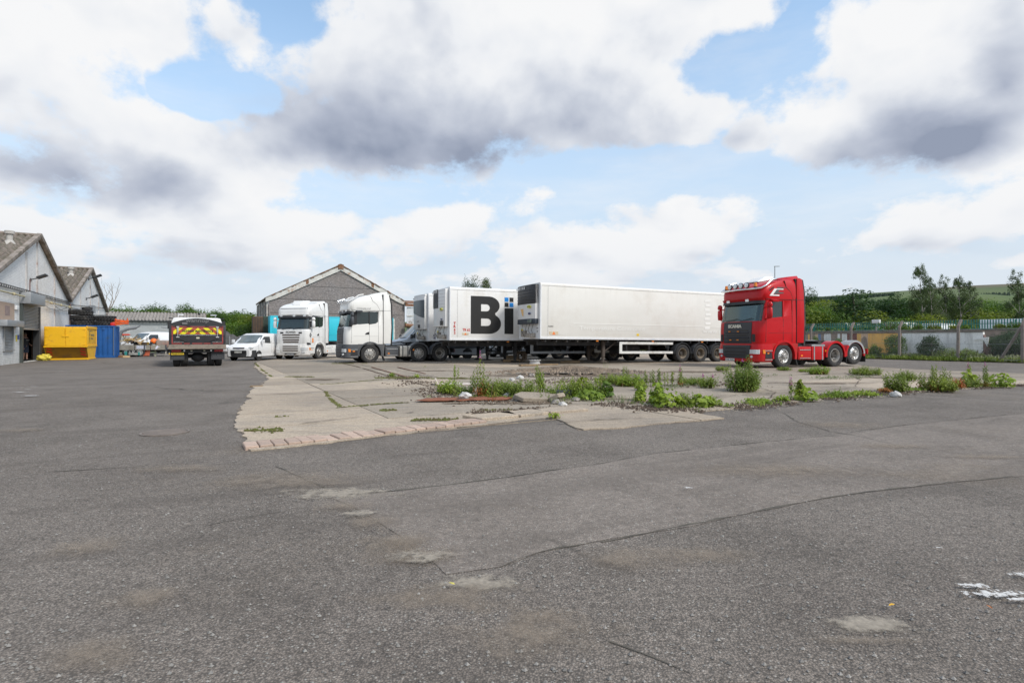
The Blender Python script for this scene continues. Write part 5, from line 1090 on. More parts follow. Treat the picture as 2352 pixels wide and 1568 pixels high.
        if style != 'red': mb = MB(); mb.cyl((xb(s*1.0)-.02, s*1.0, .50), (xb(s*1.0)+.045, s*1.0, .50), .045, 12); mb.build('fog_lamp', M_LAMP, t)
        mc = M_GREYP if style == 'mid' else P_
        mr = MB(); cx = 1.02; yy = s*1.42
        rg = [[(cx+.09*cos(a)*k_, yy+.125*sin(a)*k_, z) for a in [2*pi*i/12 for i in range(12)]] for z, k_ in ((2.10, .55), (2.14, .9), (2.3, 1), (2.52, .95), (2.56, .6))]; mr.loft(rg); m1 = mr.build('mirror', mc, t, smooth=50)
        mr = MB(); rg = [[(cx+.09*cos(a)*k_, yy+.125*sin(a)*k_, z) for a in [2*pi*i/12 for i in range(12)]] for z, k_ in ((2.58, .6), (2.61, .95), (2.70, 1), (2.78, .7), (2.80, .3))]; mr.loft(rg); mr.build('wide_mirror', mc, m1, smooth=50)
        mr = MB(); mr.cyl((cx, s*1.1, 2.57), (cx, yy, 2.57), .03, 8); mr.cyl((cx, s*1.1, 2.07), (cx, yy-.03*s, 2.12), .035, 8); mr.build('mirror_arm', mc, m1)
        mr = MB(); mr.box((.62, s*1.30, 2.86), (.34, .2, .09), Matrix.Rotation(-s*.25, 3, 'X')); mr.build('kerb_mirror', mc if style != 'left' else M_GREYP, t, bevel=.03)
    if S_['grill'] == 'old':
        mb = MB(); front_panel(mb, lin_(-.80, .80, 9), [1.06, 1.3, 1.6, 1.97], .018, .03); mb.build('grille', M_NAVG, t, smooth=40)
        for z, w_ in ((1.14, .66), (1.34, .68), (1.54, .70)): mb = MB(); front_panel(mb, lin_(-w_+.08, w_-.08, 9), [z, z+.10], .024, .01); mb.build('grille_slot', M_GRILL, t)
        for z in (1.12, 1.28, 1.50): mb = MB(); mb.loft([[(xfront(y, z)+.02, y, z), (xfront(y, z)+.055, y, z+.02), (xfront(y, z)+.02, y, z+.055)] for y in lin_(-.66, .66, 9)]); mb.build('grille_bar', M_NAVG, t, smooth=50)
        mb = MB(); mb.prism([(-.78, .98), (-.74, .50), (-.55, .42), (.55, .42), (.74, .50), (.78, .98)], 'x', 1.38, 1.468); mb.build('lower_grille', M_NAVG, t, bevel=.015)
        for z in (.52, .66, .82): mb = MB(); mb.bx(1.468, 1.474, -.60, .60, z, z+.07); mb.build('grille_slot', M_GRILL, t)
        for y, z in ((-.42, 1.57), (.08, 1.57), (-.36, 1.20), (.06, 1.20)): mb = MB(); mb.bx(xfront(y, z)+.02, xfront(y, z)+.05, y-.05, y+.05, z-.02, z+.02); mb.build('marker_lamp', M_AMBER, t)
    else:
        gm = P_ if style == 'left' else M_GREYP
        mb = MB(); front_panel(mb, lin_(-.80, .80, 9), [1.06, 1.3, 1.6, 1.97], .014, .03); mb.build('grille', gm, t, smooth=40)
        for z, w_ in ((1.12, .56), (1.26, .60), (1.42, .62), (1.58, .64)): mb = MB(); front_panel(mb, lin_(-w_, w_, 9), [z, z+.085], .02, .01); mb.build('grille_slot', M_GRILL if style == 'mid' else mat('slot_brown', (.075, .055, .04), .7), t)
        for s in (1, -1): mb = MB(); front_panel(mb, lin_(s*.56, s*.80, 4), [1.72, 1.82], .022, .01); mb.build('grille_slot', M_GRILL, t)
        mb = MB(); mb.prism([(-.76, 1.0), (-.72, .52), (-.55, .44), (.55, .44), (.72, .52), (.76, 1.0)], 'x', 1.38, 1.46); mb.build('lower_grille', gm, t, bevel=.015)
        for z in (.56, .70, .84): mb = MB(); mb.bx(1.46, 1.467, -.56, .56, z, z+.075); mb.build('grille_slot', M_GRILL if style == 'mid' else MATS['slot_brown'], t)
        mb = MB(); mb.bx(1.40, 1.455, -.42, .42, .36, .44); mb.build('bumper_slot', M_GRILL, t)
    pl = {'red': 'SV06 AHX', 'left': 'KP65 UPB', 'mid': 'KM65 TXE'}[style]; yp = {'red': -.35, 'left': 0, 'mid': 0}[style]
    if style != 'mid':
        mb = MB(); mb.bx(1.44, 1.462, yp-.26, yp+.26, .29, .40); q_ = mb.build('number_plate', M_PLATEW if style == 'red' else mat('plate_dim', (.10, .11, .13), .5), t)
        text('plate_lettering', pl, .1, M_TXT if style == 'red' else M_TXTW, q_, (1.465, yp, .345), '+x', width=.47, height=.075)
    tw, th_ = (.78, .15) if style == 'red' else (.74, .13)
    if style != 'mid': text('lettering', 'SCANIA', .2, mat('badge_silver', (.62, .60, .52), .4, .3) if style == 'red' else mat('badge_grey', (.22, .22, .21), .5), t, (1.40, -.12 if style == 'red' else 0, 1.80 if style == 'red' else 1.82), '+x', bold=.012, width=tw, height=th_)
    if style == 'red': text('lettering', 'R 500', .08, M_CHROME, t, (1.478, -.62, .73), '+x', width=.22, height=.05)
    if style == 'mid': text('lettering', 'STREAMLINE', .2, mat('badge_dim', (.42, .42, .41), .5), t, (.35, 1.217, 3.02), '+y', bold=.005, width=.80, height=.095, shear=.25)
    mb = MB(); mb.bx(.62, 1.08, -1.12, 1.12, 1.2, 2.03); mb.build('dashboard', M_INT, t, bevel=.08)
    mb = MB(); mb.bx(-.7, 1.1, -1.15, 1.15, 1.10, 1.18); mb.bx(-.66, -.62, -1.15, 1.15, 1.1, 3.7); mb.build('cab_floor', M_INT, t)
    for y in (-.62, .62):
        mb = MB(); mb.bx(-.25, .25, y-.25, y+.25, 1.45, 1.7); mb.bx(-.36, -.2, y-.24, y+.24, 1.6, 2.35); mb.bx(-.35, -.23, y-.14, y+.14, 2.38, 2.58); mb.build('seat', M_INT, t, bevel=.05)
    mb = MB(); ang = R(60); cc = Vector((.55, -.60, 2.12)); nrm = Vector((-.55, 0, .83)); q = nrm.to_track_quat('Z', 'Y'); pth = [cc+q @ Vector((.22*cos(i/16*2*pi), .22*sin(i/16*2*pi), 0)) for i in range(17)]; mb.tube(pth, .017, 6); mb.tube([cc, Vector((.8, -.6, 1.95))], .03, 6); mb.tube([pth[0], pth[8]], .015, 5); mb.build('steering_wheel', M_BLACK, t)
    for y0, y1, sy in ((-.85, -.2, -.6), (.15, .8, .2)):
        mb = MB(); xx = lambda y, z: xfront(y, z)+.012
        mb.tube([(xx(sy, 1.99)+.01, sy, 1.97), (xx(sy, 2.03)+.02, sy-.05, 2.04), (xx(y0+.5, 2.10)+.02, sy+.62, 2.12)], .012, 5); mb.build('wiper', M_BLACK, t)
    mb = MB(); xe = S_['ax'][-1]-.85
    for s in (1, -1): mb.bx(xe, .6, s*.38-.04, s*.38+.04, .70, .98)
    for x in (-1.2, -2.2, xe+.1): mb.bx(x-.06, x+.06, -.38, .38, .74, .94)
    mb.build('chassis_frame', M_CHAS, t)
    mb = MB(); mb.bx(-.7, 1.2, -.55, .55, .5, 1.05); mb.cyl((0, -1, .5), (0, 1, .5), .07, 8); mb.bx(-1.1, -.72, -.5, .5, .55, 1.02); mb.build('engine_block', M_CHAS, t, bevel=.04)
    for a in S_['ax']:
        mb = MB(); mb.cyl((a, -.9, .5), (a, .9, .5), .08, 8); mb.cyl((a-.2, 0, .5), (a+.2, 0, .5), .2, 10); mb.build('axle', M_CHAS, t)
    fw = sum(S_['ax'])/len(S_['ax'])+(.35 if len(S_['ax']) > 1 else .1)
    if style == 'red': fw = -3.25
    mb = MB(); mb.cyl((fw, 0, 1.12), (fw, 0, 1.17), .48, 24); mb.prism([(fw-.9, 1.08), (fw-.2, 1.16), (fw-.2, 1.12), (fw-.9, 1.02)], 'y', -.35, .35); mb.bx(fw-.3, fw+.3, -.45, .45, .98, 1.12); mb.build('fifth_wheel', M_CHAS, t)
    mb = MB()
    for s in (-.25, 0, .25):
        mb.tube([(-.76, s, 1.5), (-1.05, s*1.2, 1.15), (-1.6, s*.8, 1.12), (-2.1, s*.6, 1.18), (-2.5, s*.5, 1.05)], .02, 5)
    mb.build('air_line', M_BLACK, t)
    for s in (1, -1):
        mb = MB(); mb.bx(-1.62, -.86, s*.85, s*1.2, .36, .92); b_ = mb.build('battery_box', LOW, t, bevel=.02)
        mb = MB(); 
        for z in (.40, .76): mb.bx(-1.56, -.92, s*1.19, s*1.225, z, z+.035)
        mb.build('box_trim', M_CHROME if style != 'left' else LOW, b_)
        mb = MB(); mb.bx(-1.10, -1.0, s*1.2, s*1.215, .50, .56); mb.build('side_marker', M_AMBER, t)
        if S_['tank'] == 'box':
            mb = MB(); mb.bx(-2.42, -1.66, s*.80, s*1.2, .34, 1.0); k_ = mb.build('tank', P_, t, bevel=.03)
            mb = MB(); mb.bx(-2.44, -1.64, s*.79, s*1.21, .93, 1.01)
            for x in (-1.80, -2.30): mb.bx(x-.03, x+.03, s*.79, s*1.212, .33, 1.02)
            mb.build('tank_strap', M_GALV, k_)
        elif S_['tank'] == 'drum':
            ty = s*.92; mb = MB(); rg = []
            for x in (-2.34, -2.32, -1.70, -1.68): k_ = .92 if x in (-2.34, -1.68) else 1; rg.append([(x, ty+.31*k_*max(-1, min(1, 1.35*cos(a))), .64+.31*k_*max(-1, min(1, 1.35*sin(a)))) for a in [2*pi*i/24 for i in range(24)]])
            mb.loft(rg); k_ = mb.build('tank', mat('tank_alu', (.55, .53, .48), .35, .7, var=.15, vscale=4), t, smooth=40)
            mb = MB()
            for x in (-1.86, -2.16): rg = [[(x+dx, ty+.318*max(-1, min(1, 1.35*cos(a))), .64+.318*max(-1, min(1, 1.35*sin(a)))) for a in [2*pi*i/24 for i in range(24)]] for dx in (-.03, .03)]; mb.loft(rg)
            mb.build('tank_strap', M_GREYP, k_, smooth=40)
        else:
            mb = MB(); mb.bx(-3.08, -1.64, s*.85, s*1.2, .38, .94); mb.build('side_skirt', P_, t, bevel=.02)
            mb = MB(); mb.bx(-1.75, -1.70, s*1.2, s*1.215, .80, .84); mb.bx(-2.95, -2.90, s*1.2, s*1.215, .80, .84); mb.build('side_marker', M_REDL, t)
        wheel(t, 0, s*1.06, .515, side=s, kind='steer', rim=M_ALU if style == 'red' else M_RIM)
        mb = MB(); mb.prism([(-.64, .70), (-.60, .70), (-.80, .12), (-.86, .12)], 'y', s*.9, s*1.18); mb.build('mud_flap', M_BLACK, t)
        for i, a in enumerate(S_['ax']):
            lifted = .09 if (style == 'red' and i == 1) else 0
            kd = 'steer' if (style == 'mid' and i == 0) or (style == 'red' and i == 1) else 'drive'
            wheel(t, a, s*1.06, .515+lifted, side=s, kind=kd, rim=M_ALU if style == 'red' and i == 1 else M_RIM)
            if kd == 'drive': wheel(t, a, s*.72, .515, side=-s, kind='drive', rim=M_RIMD)
            mg = mudguard('mudguard', t, a, .53+lifted*.3, s*.80, s*1.25, S_['fend'], r=.60, a0=-8, a1=188)
            if style == 'red' and i == 1:
                mudguard('mudguard', t, a, .535+lifted*.3, s*.79, s*1.252, mat('dull_grey_paint', (.32, .33, .34), .6, var=.15), r=.60, a0=42, a1=178).name = 'mudguard_top'
            mb = MB(); mb.bx(a-.70, a-.67, s*.82, s*1.22, .2, .55); mb.build('mud_flap', M_BLACK, t)
        mb = MB(); mb.cyl((-2.50, s*1.19, .72), (-2.50, s*1.23, .72), .05, 10); mb.build('side_marker', M_AMBER, t)
    mb = MB(); mb.bx(xe-.05, xe, -1.2, 1.2, .55, .80); mb.build('rear_bar', LOW if style == 'red' else M_CHAS, t)
    for s in (1, -1): mb = MB(); mb.bx(xe-.08, xe-.05, s*.8, s*1.18, .58, .76); mb.build('tail_light', M_REDL, t)
    if style in ('red', 'mid'):
        mb = MB(); zz_ = 3.42 if style == 'red' else 3.35; xx_ = 1.36
        pth = [(.35, 1.14, 3.80), (.62, 1.17, 3.74), (.95, 1.18, 3.50), (1.18, 1.12, 3.38), (1.30, .9, 3.36), (1.34, 0, 3.37), (1.30, -.9, 3.36), (1.18, -1.12, 3.38), (.95, -1.18, 3.5), (.62, -1.17, 3.74), (.35, -1.14, 3.80)]
        mb.tube(pth, .042 if style == 'red' else .035, 10); lb = mb.build('light_bar', M_CHROME if style == 'red' else M_WHITE, t, smooth=60)
        for y in (-.48, -.16, .16, .48) if style == 'red' else (-.72, -.43, -.15, .15, .43, .72):
            mb = MB(); r_ = .125 if style == 'red' else .105; zc = 3.54 if style == 'red' else 3.47; mb.lathe([(0, -.10), (r_*.6, -.09), (r_, -.02), (r_, .03), (r_*.88, .035)], (1.32, y, zc), 'x', 20); sp = mb.build('spotlight', M_BLACK if style == 'red' else M_CHROME, t, smooth=40)
            mb = MB(); mb.lathe([(r_*.9, .03), (r_*.6, .045), (0, .05)], (1.32, y, zc), 'x', 20); mb.build('lens', M_LAMP, sp, smooth=60)
    if style == 'red':
        for y in (-.80, .86):
            mb = MB(); mb.cyl((1.22, y, 3.40), (1.22, y, 3.46), .075, 14); bs = mb.build('beacon', M_BLACK, t); mb = MB(); mb.cyl((1.22, y, 3.46), (1.22, y, 3.62), .075, 14, .055); mb.build('lens', M_AMBER, bs, smooth=40)
        mb = MB(); mb.loft([[(.55, -.35, 3.72), (.55, .35, 3.72), (.55, .3, 3.76), (.55, -.3, 3.76)], [(.1, -.42, 3.80), (.1, .42, 3.80), (.1, .36, 3.98), (.1, -.36, 3.98)], [(-.3, -.42, 3.82), (-.3, .42, 3.82), (-.3, .36, 4.0), (-.3, -.36, 4.0)]]); mb.build('roof_cooler', M_WHITE, t, bevel=.03)
        for s in (1, -1):
            me = shape_mesh('side_flash', [[(0, 0), (.55, 0), (.55, .05), (.2, .05), (.4, .27), (.78, .27), (.78, .31), (.28, .31)]], M_TXTW, .006); o = obj('side_flash', me, t, (.82, s*1.222, 3.06), (pi/2, 0, pi if s > 0 else 0)); 
            if s < 0: o.scale = (-1, 1, 1)
            me = shape_mesh('side_flash', [[(.25, .06), (.8, .12), (.8, .16), (.5, .16), (.62, .33), (1.0, .38), (.45, .38)]], M_GREYP, .006); o = obj('side_flash', me, t, (.82, s*1.220, 3.06), (pi/2, 0, pi if s > 0 else 0))
            if s < 0: o.scale = (-1, 1, 1)
        mb = MB(); mb.cyl((.86, 1.18, 3.25), (.62, 1.26, 3.42), .025, 6); mb.build('horn', M_BLACK, t)
        mb = MB(); mb.bx(.02, .08, 1.19, 1.229, 2.1, 2.86); mb.build('b_pillar', P_, t)
        for s in (1, -1):
            mb = MB(); front_panel(mb, lin_(s*.84, s*.98, 3), [1.12, 1.45], .02, .02); mb.build('side_vent', M_GRILL, t)
    if style == 'left':
        mb = MB(); mb.loft([[(.75, -.32, 3.62), (.75, .32, 3.62), (.75, .28, 3.66), (.75, -.28, 3.66)], [(.5, -.42, 3.70), (.5, .42, 3.70), (.5, .38, 3.93), (.5, -.38, 3.93)], [(-.2, -.42, 3.78), (-.2, .42, 3.78), (-.2, .38, 3.98), (-.2, -.38, 3.98)]]); mb.build('roof_cooler', P_, t, bevel=.04)
        me = shape_mesh('side_logo', [[(0, .16), (.11, 0), (0, -.16), (-.11, 0)], [(0, .07), (-.05, 0), (0, -.07), (.05, 0)]], M_TXT, .005); obj('side_logo', me, t, (1.06, 1.235, 1.62), (pi/2, 0, pi))
        mb = MB(); mb.bx(.72, .86, 1.2, 1.236, 1.12, 1.42); mb.build('warning_sticker', M_AMBER, t)
        mb = MB(); mb.prism([(1.02, .98), (1.3, 1.02), (1.28, 1.12), (1.05, 1.08)], 'y', 1.1, 1.236); mb.build('corner_vent', M_GRILL, t)
    return t
def yaw(u, w): return (u*BX.x+w*AX.x, u*BX.y+w*AX.y)
pM = G(369.4, 362.6); uM, wM = uw(pM)
tM = tractor('white tractor unit with dark grey bumper and roof spotlights, coupled to the farthest trailer', UW(uM, wM+1.05), TH+pi, 1.0, 'mid', 'tractor units parked in the yard')
pR = G(780.9, 367.7); aR = R(22); nR = Vector((-sin(aR), cos(aR), 0))
tR = tractor('bright red tractor unit with amber beacons parked alone with no trailer', pR+nR*1.06*1.07, aR+pi, 1.07, 'red', 'tractor units parked in the yard')
pL2 = G(317.3, 358.6); g = R(-12)
tL = tractor('all white tractor unit facing the camera, parked beside the small van', pL2+Vector((-1.06*cos(g), -1.06*sin(g), 0)), -pi/2+g, .99, 'left', 'tractor units parked in the yard')
M_BOXW = mat('trailer_white', (.74, .735, .72), .42, var=.02, vscale=.7, dirt=(.62, .59, .54), dirt_amt=.3, dscale=.7, grime=.25, grime_z=2.0, grime_col=(.5, .46, .4))
M_BOXC = mat('trailer_cream', (.70, .685, .645), .45, var=.025, vscale=.5, dirt=(.62, .59, .54), dirt_amt=.45, dscale=.5, grime=.3, grime_z=2.4, grime_col=(.52, .47, .40))
def streaky(m):
    t = m.node_tree; b = t.nodes['Principled BSDF']; k = NT(t); c = b.inputs['Base Color'].links[0].from_socket; oc = k.new('ShaderNodeTexCoord').outputs['Object']
    s1 = k.ss(k.noise(k.vmul(oc, (5, 5, .35)), 1.0, 6, .65), .48, .74); c = k.mix(k.mul(s1, .05), c, (.42, .38, .31))
    top = k.mul(k.ss(k.sep(oc)[2], 2.6, 3.9), k.ss(k.noise(k.vmul(oc, (9, 9, .5)), 1.0, 5, .6), .5, .7)); c = k.mix(k.mul(top, .10), c, (.36, .34, .30))
    s2 = k.ss(k.noise(k.vmul(oc, (.5, .5, .8)), 1.0, 3, .5), .45, .6); k.put(b.inputs['Base Color'], k.mix(k.mul(s2, .10), c, (.9, .89, .86)))
streaky(M_BOXW); streaky(M_BOXC)
M_TRIM = mat('trailer_trim', (.72, .73, .74), .4, .1, var=.06)
M_SEAM = mat('seam_line', (.42, .42, .41), .7)
M_GUARD = mat('side_guard_alu', (.46, .49, .52), .45, .4, var=.1, vscale=5)
M_GUARDW = mat('side_guard_white', (.66, .66, .63), .5, var=.1, vscale=5, dirt=(.4, .36, .3), dirt_amt=.3)
M_UGLASS = mat('unit_grey_panel', (.085, .11, .125), .35, var=.12, vscale=6)
M_GHOST = mat('ghost_lettering', (.80, .79, .76), .5, var=.03)
M_REDT = mat('red_print', (.50, .03, .02), .6)
M_BLUE = mat('blue_print', (.01, .22, .62), .5)
M_NAVY = mat('navy_print', (.02, .025, .12), .5)
LT, WT, HB, HT = 13.2, 2.5, 1.24, 4.05
def vtext(parent, body, x, y, z0, size, step, m):
    for i, ch in enumerate(body): text('lettering', ch, size, m, parent, (x, y, z0-i*step), '-y', bold=.006, height=size*.72, depth=.004)
def reefer(label, p, yw, pitch, unit, m, style, group):
    u = p.x; t = thing('reefer_trailer', label, 'trailer', p, rot=(0, pitch, yw), group=group)
    mb = MB()
    sec = [(0, HB), (0, HT-.10)]+[(.10-.10*cos(a), HT-.10+.10*sin(a)) for a in (pi/6, pi/3, pi/2)]+[(WT-.10+.10*sin(a), HT-.10+.10*cos(a)) for a in (0, pi/6, pi/3, pi/2)]+[(WT, HB)]
    mb.loft([[(x, y, z) for y, z in sec] for x in (.0, LT)]); b = mb.build('box_body', m, t, bevel=.012, smooth=40)
    mb = MB(); mb.bx(-.005, LT+.01, -.014, .02, HB-.02, HB+.10); mb.bx(-.005, LT+.01, -.02, .02, HB+.02, HB+.045); mb.bx(-.012, .06, -.012, WT+.012, HB-.02, HT-.12)
    mb.build('base_rail', M_TRIM, t, bevel=.004, seg=1)
    mb = MB(); mb.bx(0, LT, -.009, .01, HT-.16, HT-.145); mb.bx(.42, .428, -.009, 0, HB+.1, HT-.15); mb.build('seam', M_SEAM, t, smooth=0)
    mb = MB()
    for i in range(45): mb.bx(.5+i*.29, .515+i*.29, -.012, 0, HT-.135, HT-.12)
    for i in range(12): mb.bx(.39, .405, -.012, 0, HB+.2+i*.2, HB+.215+i*.2)
    mb.build('rivet_row', M_SEAM, t, smooth=0).__setitem__('kind', 'stuff')
    mb = MB()
    for y in (.65, 1.85): mb.bx(.15, LT-.1, y-.07, y+.07, HB-.42 if 0 else HB-.34, HB-.03)
    for i in range(22): mb.bx(.3+i*.62, .36+i*.62, .05, WT-.05, HB-.16, HB-.02)
    mb.bx(.1, 1.9, .3, 2.2, HB-.10, HB-.02); mb.build('chassis', M_CHAS, t)
    for x in (3.3, 6.9, 10.4): mb = MB(); mb.bx(x, x+.13, .02, .05, HB-.12, HB-.06); mb.build('side_marker', M_AMBER, t)
    for y in (.42, 1.86):
        mb = MB(); mb.bx(3.9, 4.06, y-.08, y+.08, .30, HB-.05); mb.bx(3.92, 4.04, y-.055, y+.055, .08, .32); mb.prism([(3.75, .03), (4.2, .03), (4.12, .09), (3.84, .09)], 'y', y-.18, y+.18)
        mb.tube([(4.0, y, .55), (4.85, y, HB-.1)], .035, 6); mb.build('landing_leg', M_CHAS if style != 'big' else mat('leg_brown', (.07, .055, .045), .8), t)
    mb = MB(); mb.cyl((3.98, .42, .75), (3.98, 1.86, .75), .03, 6); mb.build('leg_shaft', M_CHAS, t)
    for i, x in enumerate((9.05, 10.36, 11.67)):
        for y, s in ((.19, -1), (2.31, 1)): wheel(t, x, y, .50, r=.50, w=.36, side=s, kind='drive', rim=M_RIMD)
        mb = MB(); mb.cyl((x, .2, .5), (x, 2.3, .5), .075, 8); mb.bx(x-.35, x+.2, .6, .72, .5, .8); mb.bx(x-.35, x+.2, 1.78, 1.9, .5, .8); mb.cyl((x+.25, .66, .55), (x+.25, .66, .9), .11, 8); mb.build('axle', M_CHAS, t)
        mudguard('mudguard', t, x, .50, .38, -.0, M_GREYP, r=.575, a0=-2, a1=182, th=.02); mudguard('mudguard', t, x, .50, 2.12, 2.5, M_GREYP, r=.575, a0=-2, a1=182, th=.02)
        mb = MB(); mb.bx(x+.60, x+.62, .02, .4, .22, .6); mb.build('mud_flap', M_BLACK, t)
    g = M_GUARD if style != 'big' else M_GUARDW
    for y in (.03, WT-.03):
        mb = MB()
        for z in (.48, .98): mb.bx(4.75, 8.35, y-.015, y+.015, z, z+.13)
        mb.bx(4.75, 4.93, y-.018, y+.018, .48, 1.11); sg = mb.build('side_guard', g, t, bevel=.008, seg=1)
        for x in (5.2, 6.7, 8.0): mb = MB(); mb.bx(x, x+.05, y-.03 if y > 1 else y+.016, y-.016 if y > 1 else y+.05, .5, 1.15); mb.build('guard_post', M_CHAS, sg)
    mb = MB(); mb.bx(5.3, 6.6, .7, 1.8, .45, .9); mb.cyl((7.4, .8, .8), (7.4, 1.7, .8), .16, 10); mb.build('tool_box', M_CHAS, t, bevel=.03)
    mb = MB(); mb.bx(LT-.1, LT, .1, WT-.1, .5, .62); mb.bx(LT-.06, LT, .1, .2, .5, HB); mb.bx(LT-.06, LT, WT-.2, WT-.1, .5, HB); mb.build('rear_bumper', M_CHAS, t)
    for y0, y1 in ((.06, WT/2-.01), (WT/2+.01, WT-.06)): mb = MB(); mb.bx(LT, LT+.04, y0, y1, HB+.05, HT-.08); mb.build('rear_door', m, t, bevel=.01, seg=1)
    zb, zt = (2.0, 3.97); cy = WT/2; hw = 1.06
    def ring(z, d, hw_=hw, bow=.10): return [(-.02, cy-hw_, z)]+[(-d-bow*(1-(2*i/8-1)**2)+(.05 if i in (0, 8) else 0), cy-hw_+2*hw_*i/8, z) for i in range(9)]+[(-.02, cy+hw_, z)]
    def shell(name, z0, z1, d, mm, parent=t, hw_=hw, off=0.0):
        mb = MB(); mb.loft([ring(z0, d+off, hw_), ring(z1, d+off, hw_)]); return mb.build(name, mm, parent, bevel=.02, smooth=40)
    dd = .24
    if unit == 'black':
        U_ = shell('fridge_unit', zb+.235, zt-.02, dd, M_BOXW)
        shell('unit_base', zb-.02, zb+.24, dd, mat('unit_navy', (.035, .045, .06), .5), off=.01)
        mb = MB(); mb.loft([ring(zt-.98, dd+.012, hw), ring(zt, dd+.012, hw)]); mb.build('unit_grille', mat('unit_black', (.02, .02, .023), .45), U_, bevel=.02, smooth=40)
        mb = MB()
        for i in range(5):
            z = zt-.28-i*.15
            pts = ring(z, dd+.03)[1:-1]; mb.tube([(p[0], p[1], p[2]) for p in pts], .011, 4)
        mb.build('grille_line', M_SEAM if 0 else M_GREYP, U_)
        ring_text(U_, 'CARRIER', zt-.15, dd+.05, cy, hw, M_TXTW)
        oval(U_, -dd-.09, cy-.62, zt-1.12, .20, .075, mat('oval_yellow', (.62, .6, .12), .5), 'VECTOR'); oval(U_, -dd-.09, cy-.66, zb+.50, .11, .05, M_NAVY, '')
        mb = MB(); mb.bx(-dd-.11, -dd-.06, cy-.85, cy-.45, zb+.04, zb+.2); mb.build('display', mat('display_grey', (.10, .13, .12), .4), U_, bevel=.01)
        mb = MB(); mb.prism([(cy+.10, zb+.40), (cy+.30, zb+.72), (cy+.36, zb+.76), (cy+.02, zb+.76), (cy+.02, zb+.38)], 'x', -dd-.125, -dd-.1); mb.build('torn_sticker', mat('sticker_orange', (.72, .45, .18), .7, var=.4, vscale=14), U_)
    elif unit == 'half':
        U_ = shell('fridge_unit', zb-.05, zt-.02, dd, M_BOXW)
        mb = MB(); rg = [[p for p in ring(z, dd+.012)[4:]] for z in (zt-1.02, zt-.01)]; mb.loft(rg); mb.build('unit_grille', mat('unit_black', (.02, .02, .023), .45), U_, smooth=40)
        mb = MB()
        for i in range(12): mb.tube([(p[0]-.01, p[1], zt-.26-i*.06) for p in ring(0, dd+.012)[4:-1]], .016, 4)
        mb.build('louvre', M_GREYP, U_)
        mb = MB()
        for i in range(7): mb.tube([(p[0]-.004, p[1], zt-.1-i*.18) for p in ring(0, dd)[1:5]], .006, 4)
        mb.build('panel_line', M_SEAM, U_)
        ring_text(U_, 'CARRIER', zt-.13, dd+.05, cy, hw, M_TXTW, sh=.22)
        oval(U_, -dd-.07, cy-.72, zt-1.10, .20, .075, MATS['oval_yellow'] if 'oval_yellow' in MATS else mat('oval_yellow', (.62, .6, .12), .5), 'VECTOR'); oval(U_, -dd-.06, cy-.74, zb+.34, .10, .04, M_NAVY, '')
        mb = MB(); mb.bx(-dd-.10, -dd-.03, cy-.92, cy-.58, zb+.02, zb+.26); mb.build('display', M_BLACK, U_, bevel=.015)
    else:
        U_ = shell('fridge_unit', zb-.08, zt-.12, dd, M_BOXW); shell('unit_cap', zt-.125, zt+.02, dd-.03, M_BOXW)
        mb = MB(); pts = ring(0, dd+.01); n_ = len(pts); top = zt-.32; vs = []; 
        P_ = pts[1:-1]
        vs = [(p[0], p[1], top) for p in P_]+[(p[0], p[1], zb+.92-.36*((p[1]-cy+hw)/(2*hw)) if 0 else zb+.58+.42*((p[1]-(cy-hw))/(2*hw))) for p in P_]; k = len(P_)
        vs += [(x+.02, y, z) for x, y, z in vs]; fs = [(i, i+1, k+i+1, k+i) for i in range(k-1)]+[(2*k+i, 2*k+i+1, 3*k+i+1, 3*k+i) for i in range(k-1)]+[(i, i+1, 2*k+i+1, 2*k+i) for i in range(k-1)]+[(k+i, k+i+1, 3*k+i+1, 3*k+i) for i in range(k-1)]
        mb.add(vs, fs); mb.build('dark_panel', M_UGLASS, U_, smooth=40)
        text('lettering', 'THERMO KING', .1, M_TXT, U_, (-dd-.06, cy+.55, zt-.16), '-x', width=.7, height=.07)
        text('lettering', 'SLX', .1, M_TXT, U_, (-dd-.10, cy-.25, zb+.40), '-x', width=.4, height=.06)
        mb = MB(); mb.bx(-dd-.11, -dd-.05, cy-.55, cy-.25, zb+.0, zb+.2); mb.build('display', M_BLACK, U_, bevel=.01)
    mb = MB(); rc = random.Random(int(u*10))
    for i in range(4): y = .5+i*.42; mb.tube([(-.12, y, zb+.05), (-.2-.1*rc.random(), y+rc.uniform(-.15, .15), 1.65), (-.08, y+rc.uniform(-.2, .2), 1.32)], .013, 5)
    mb.build('hose', M_BLACK, t)
    mb = MB(); mb.bx(-.22, -.015, .5, 1.2, HB+.06, HB+.28); mb.bx(-.1, -.015, 1.5, 2.1, HB+.10, HB+.42); mb.build('coupling_box', mat('dirty_alu', (.36, .33, .29), .6, .3, var=.4, vscale=8), t, bevel=.02)
    mb = MB(); mb.bx(-.03, -.012, 2.0, 2.22, HB+.16, HB+.5); mb.build('notice', mat('notice_yellow', (.75, .6, .05), .6), t)
    return t
def ring_text(parent, body, z, d, cy, hw, m, sh=0.0):
    n_ = len(body)
    for i, ch in enumerate(body):
        y = cy+hw*.86-i*(hw*1.02/(n_-1)) ; f = (y-(cy-hw))/(2*hw)
        if ch == 'I': pass
        x = -d-.10*(1-(2*f-1)**2)-.002+(.07 if abs(2*f-1) > .8 else 0)*0
        o = text('lettering', ch, .2, m, parent, (x, y, z), '-x', bold=.008, height=.13, depth=.006)
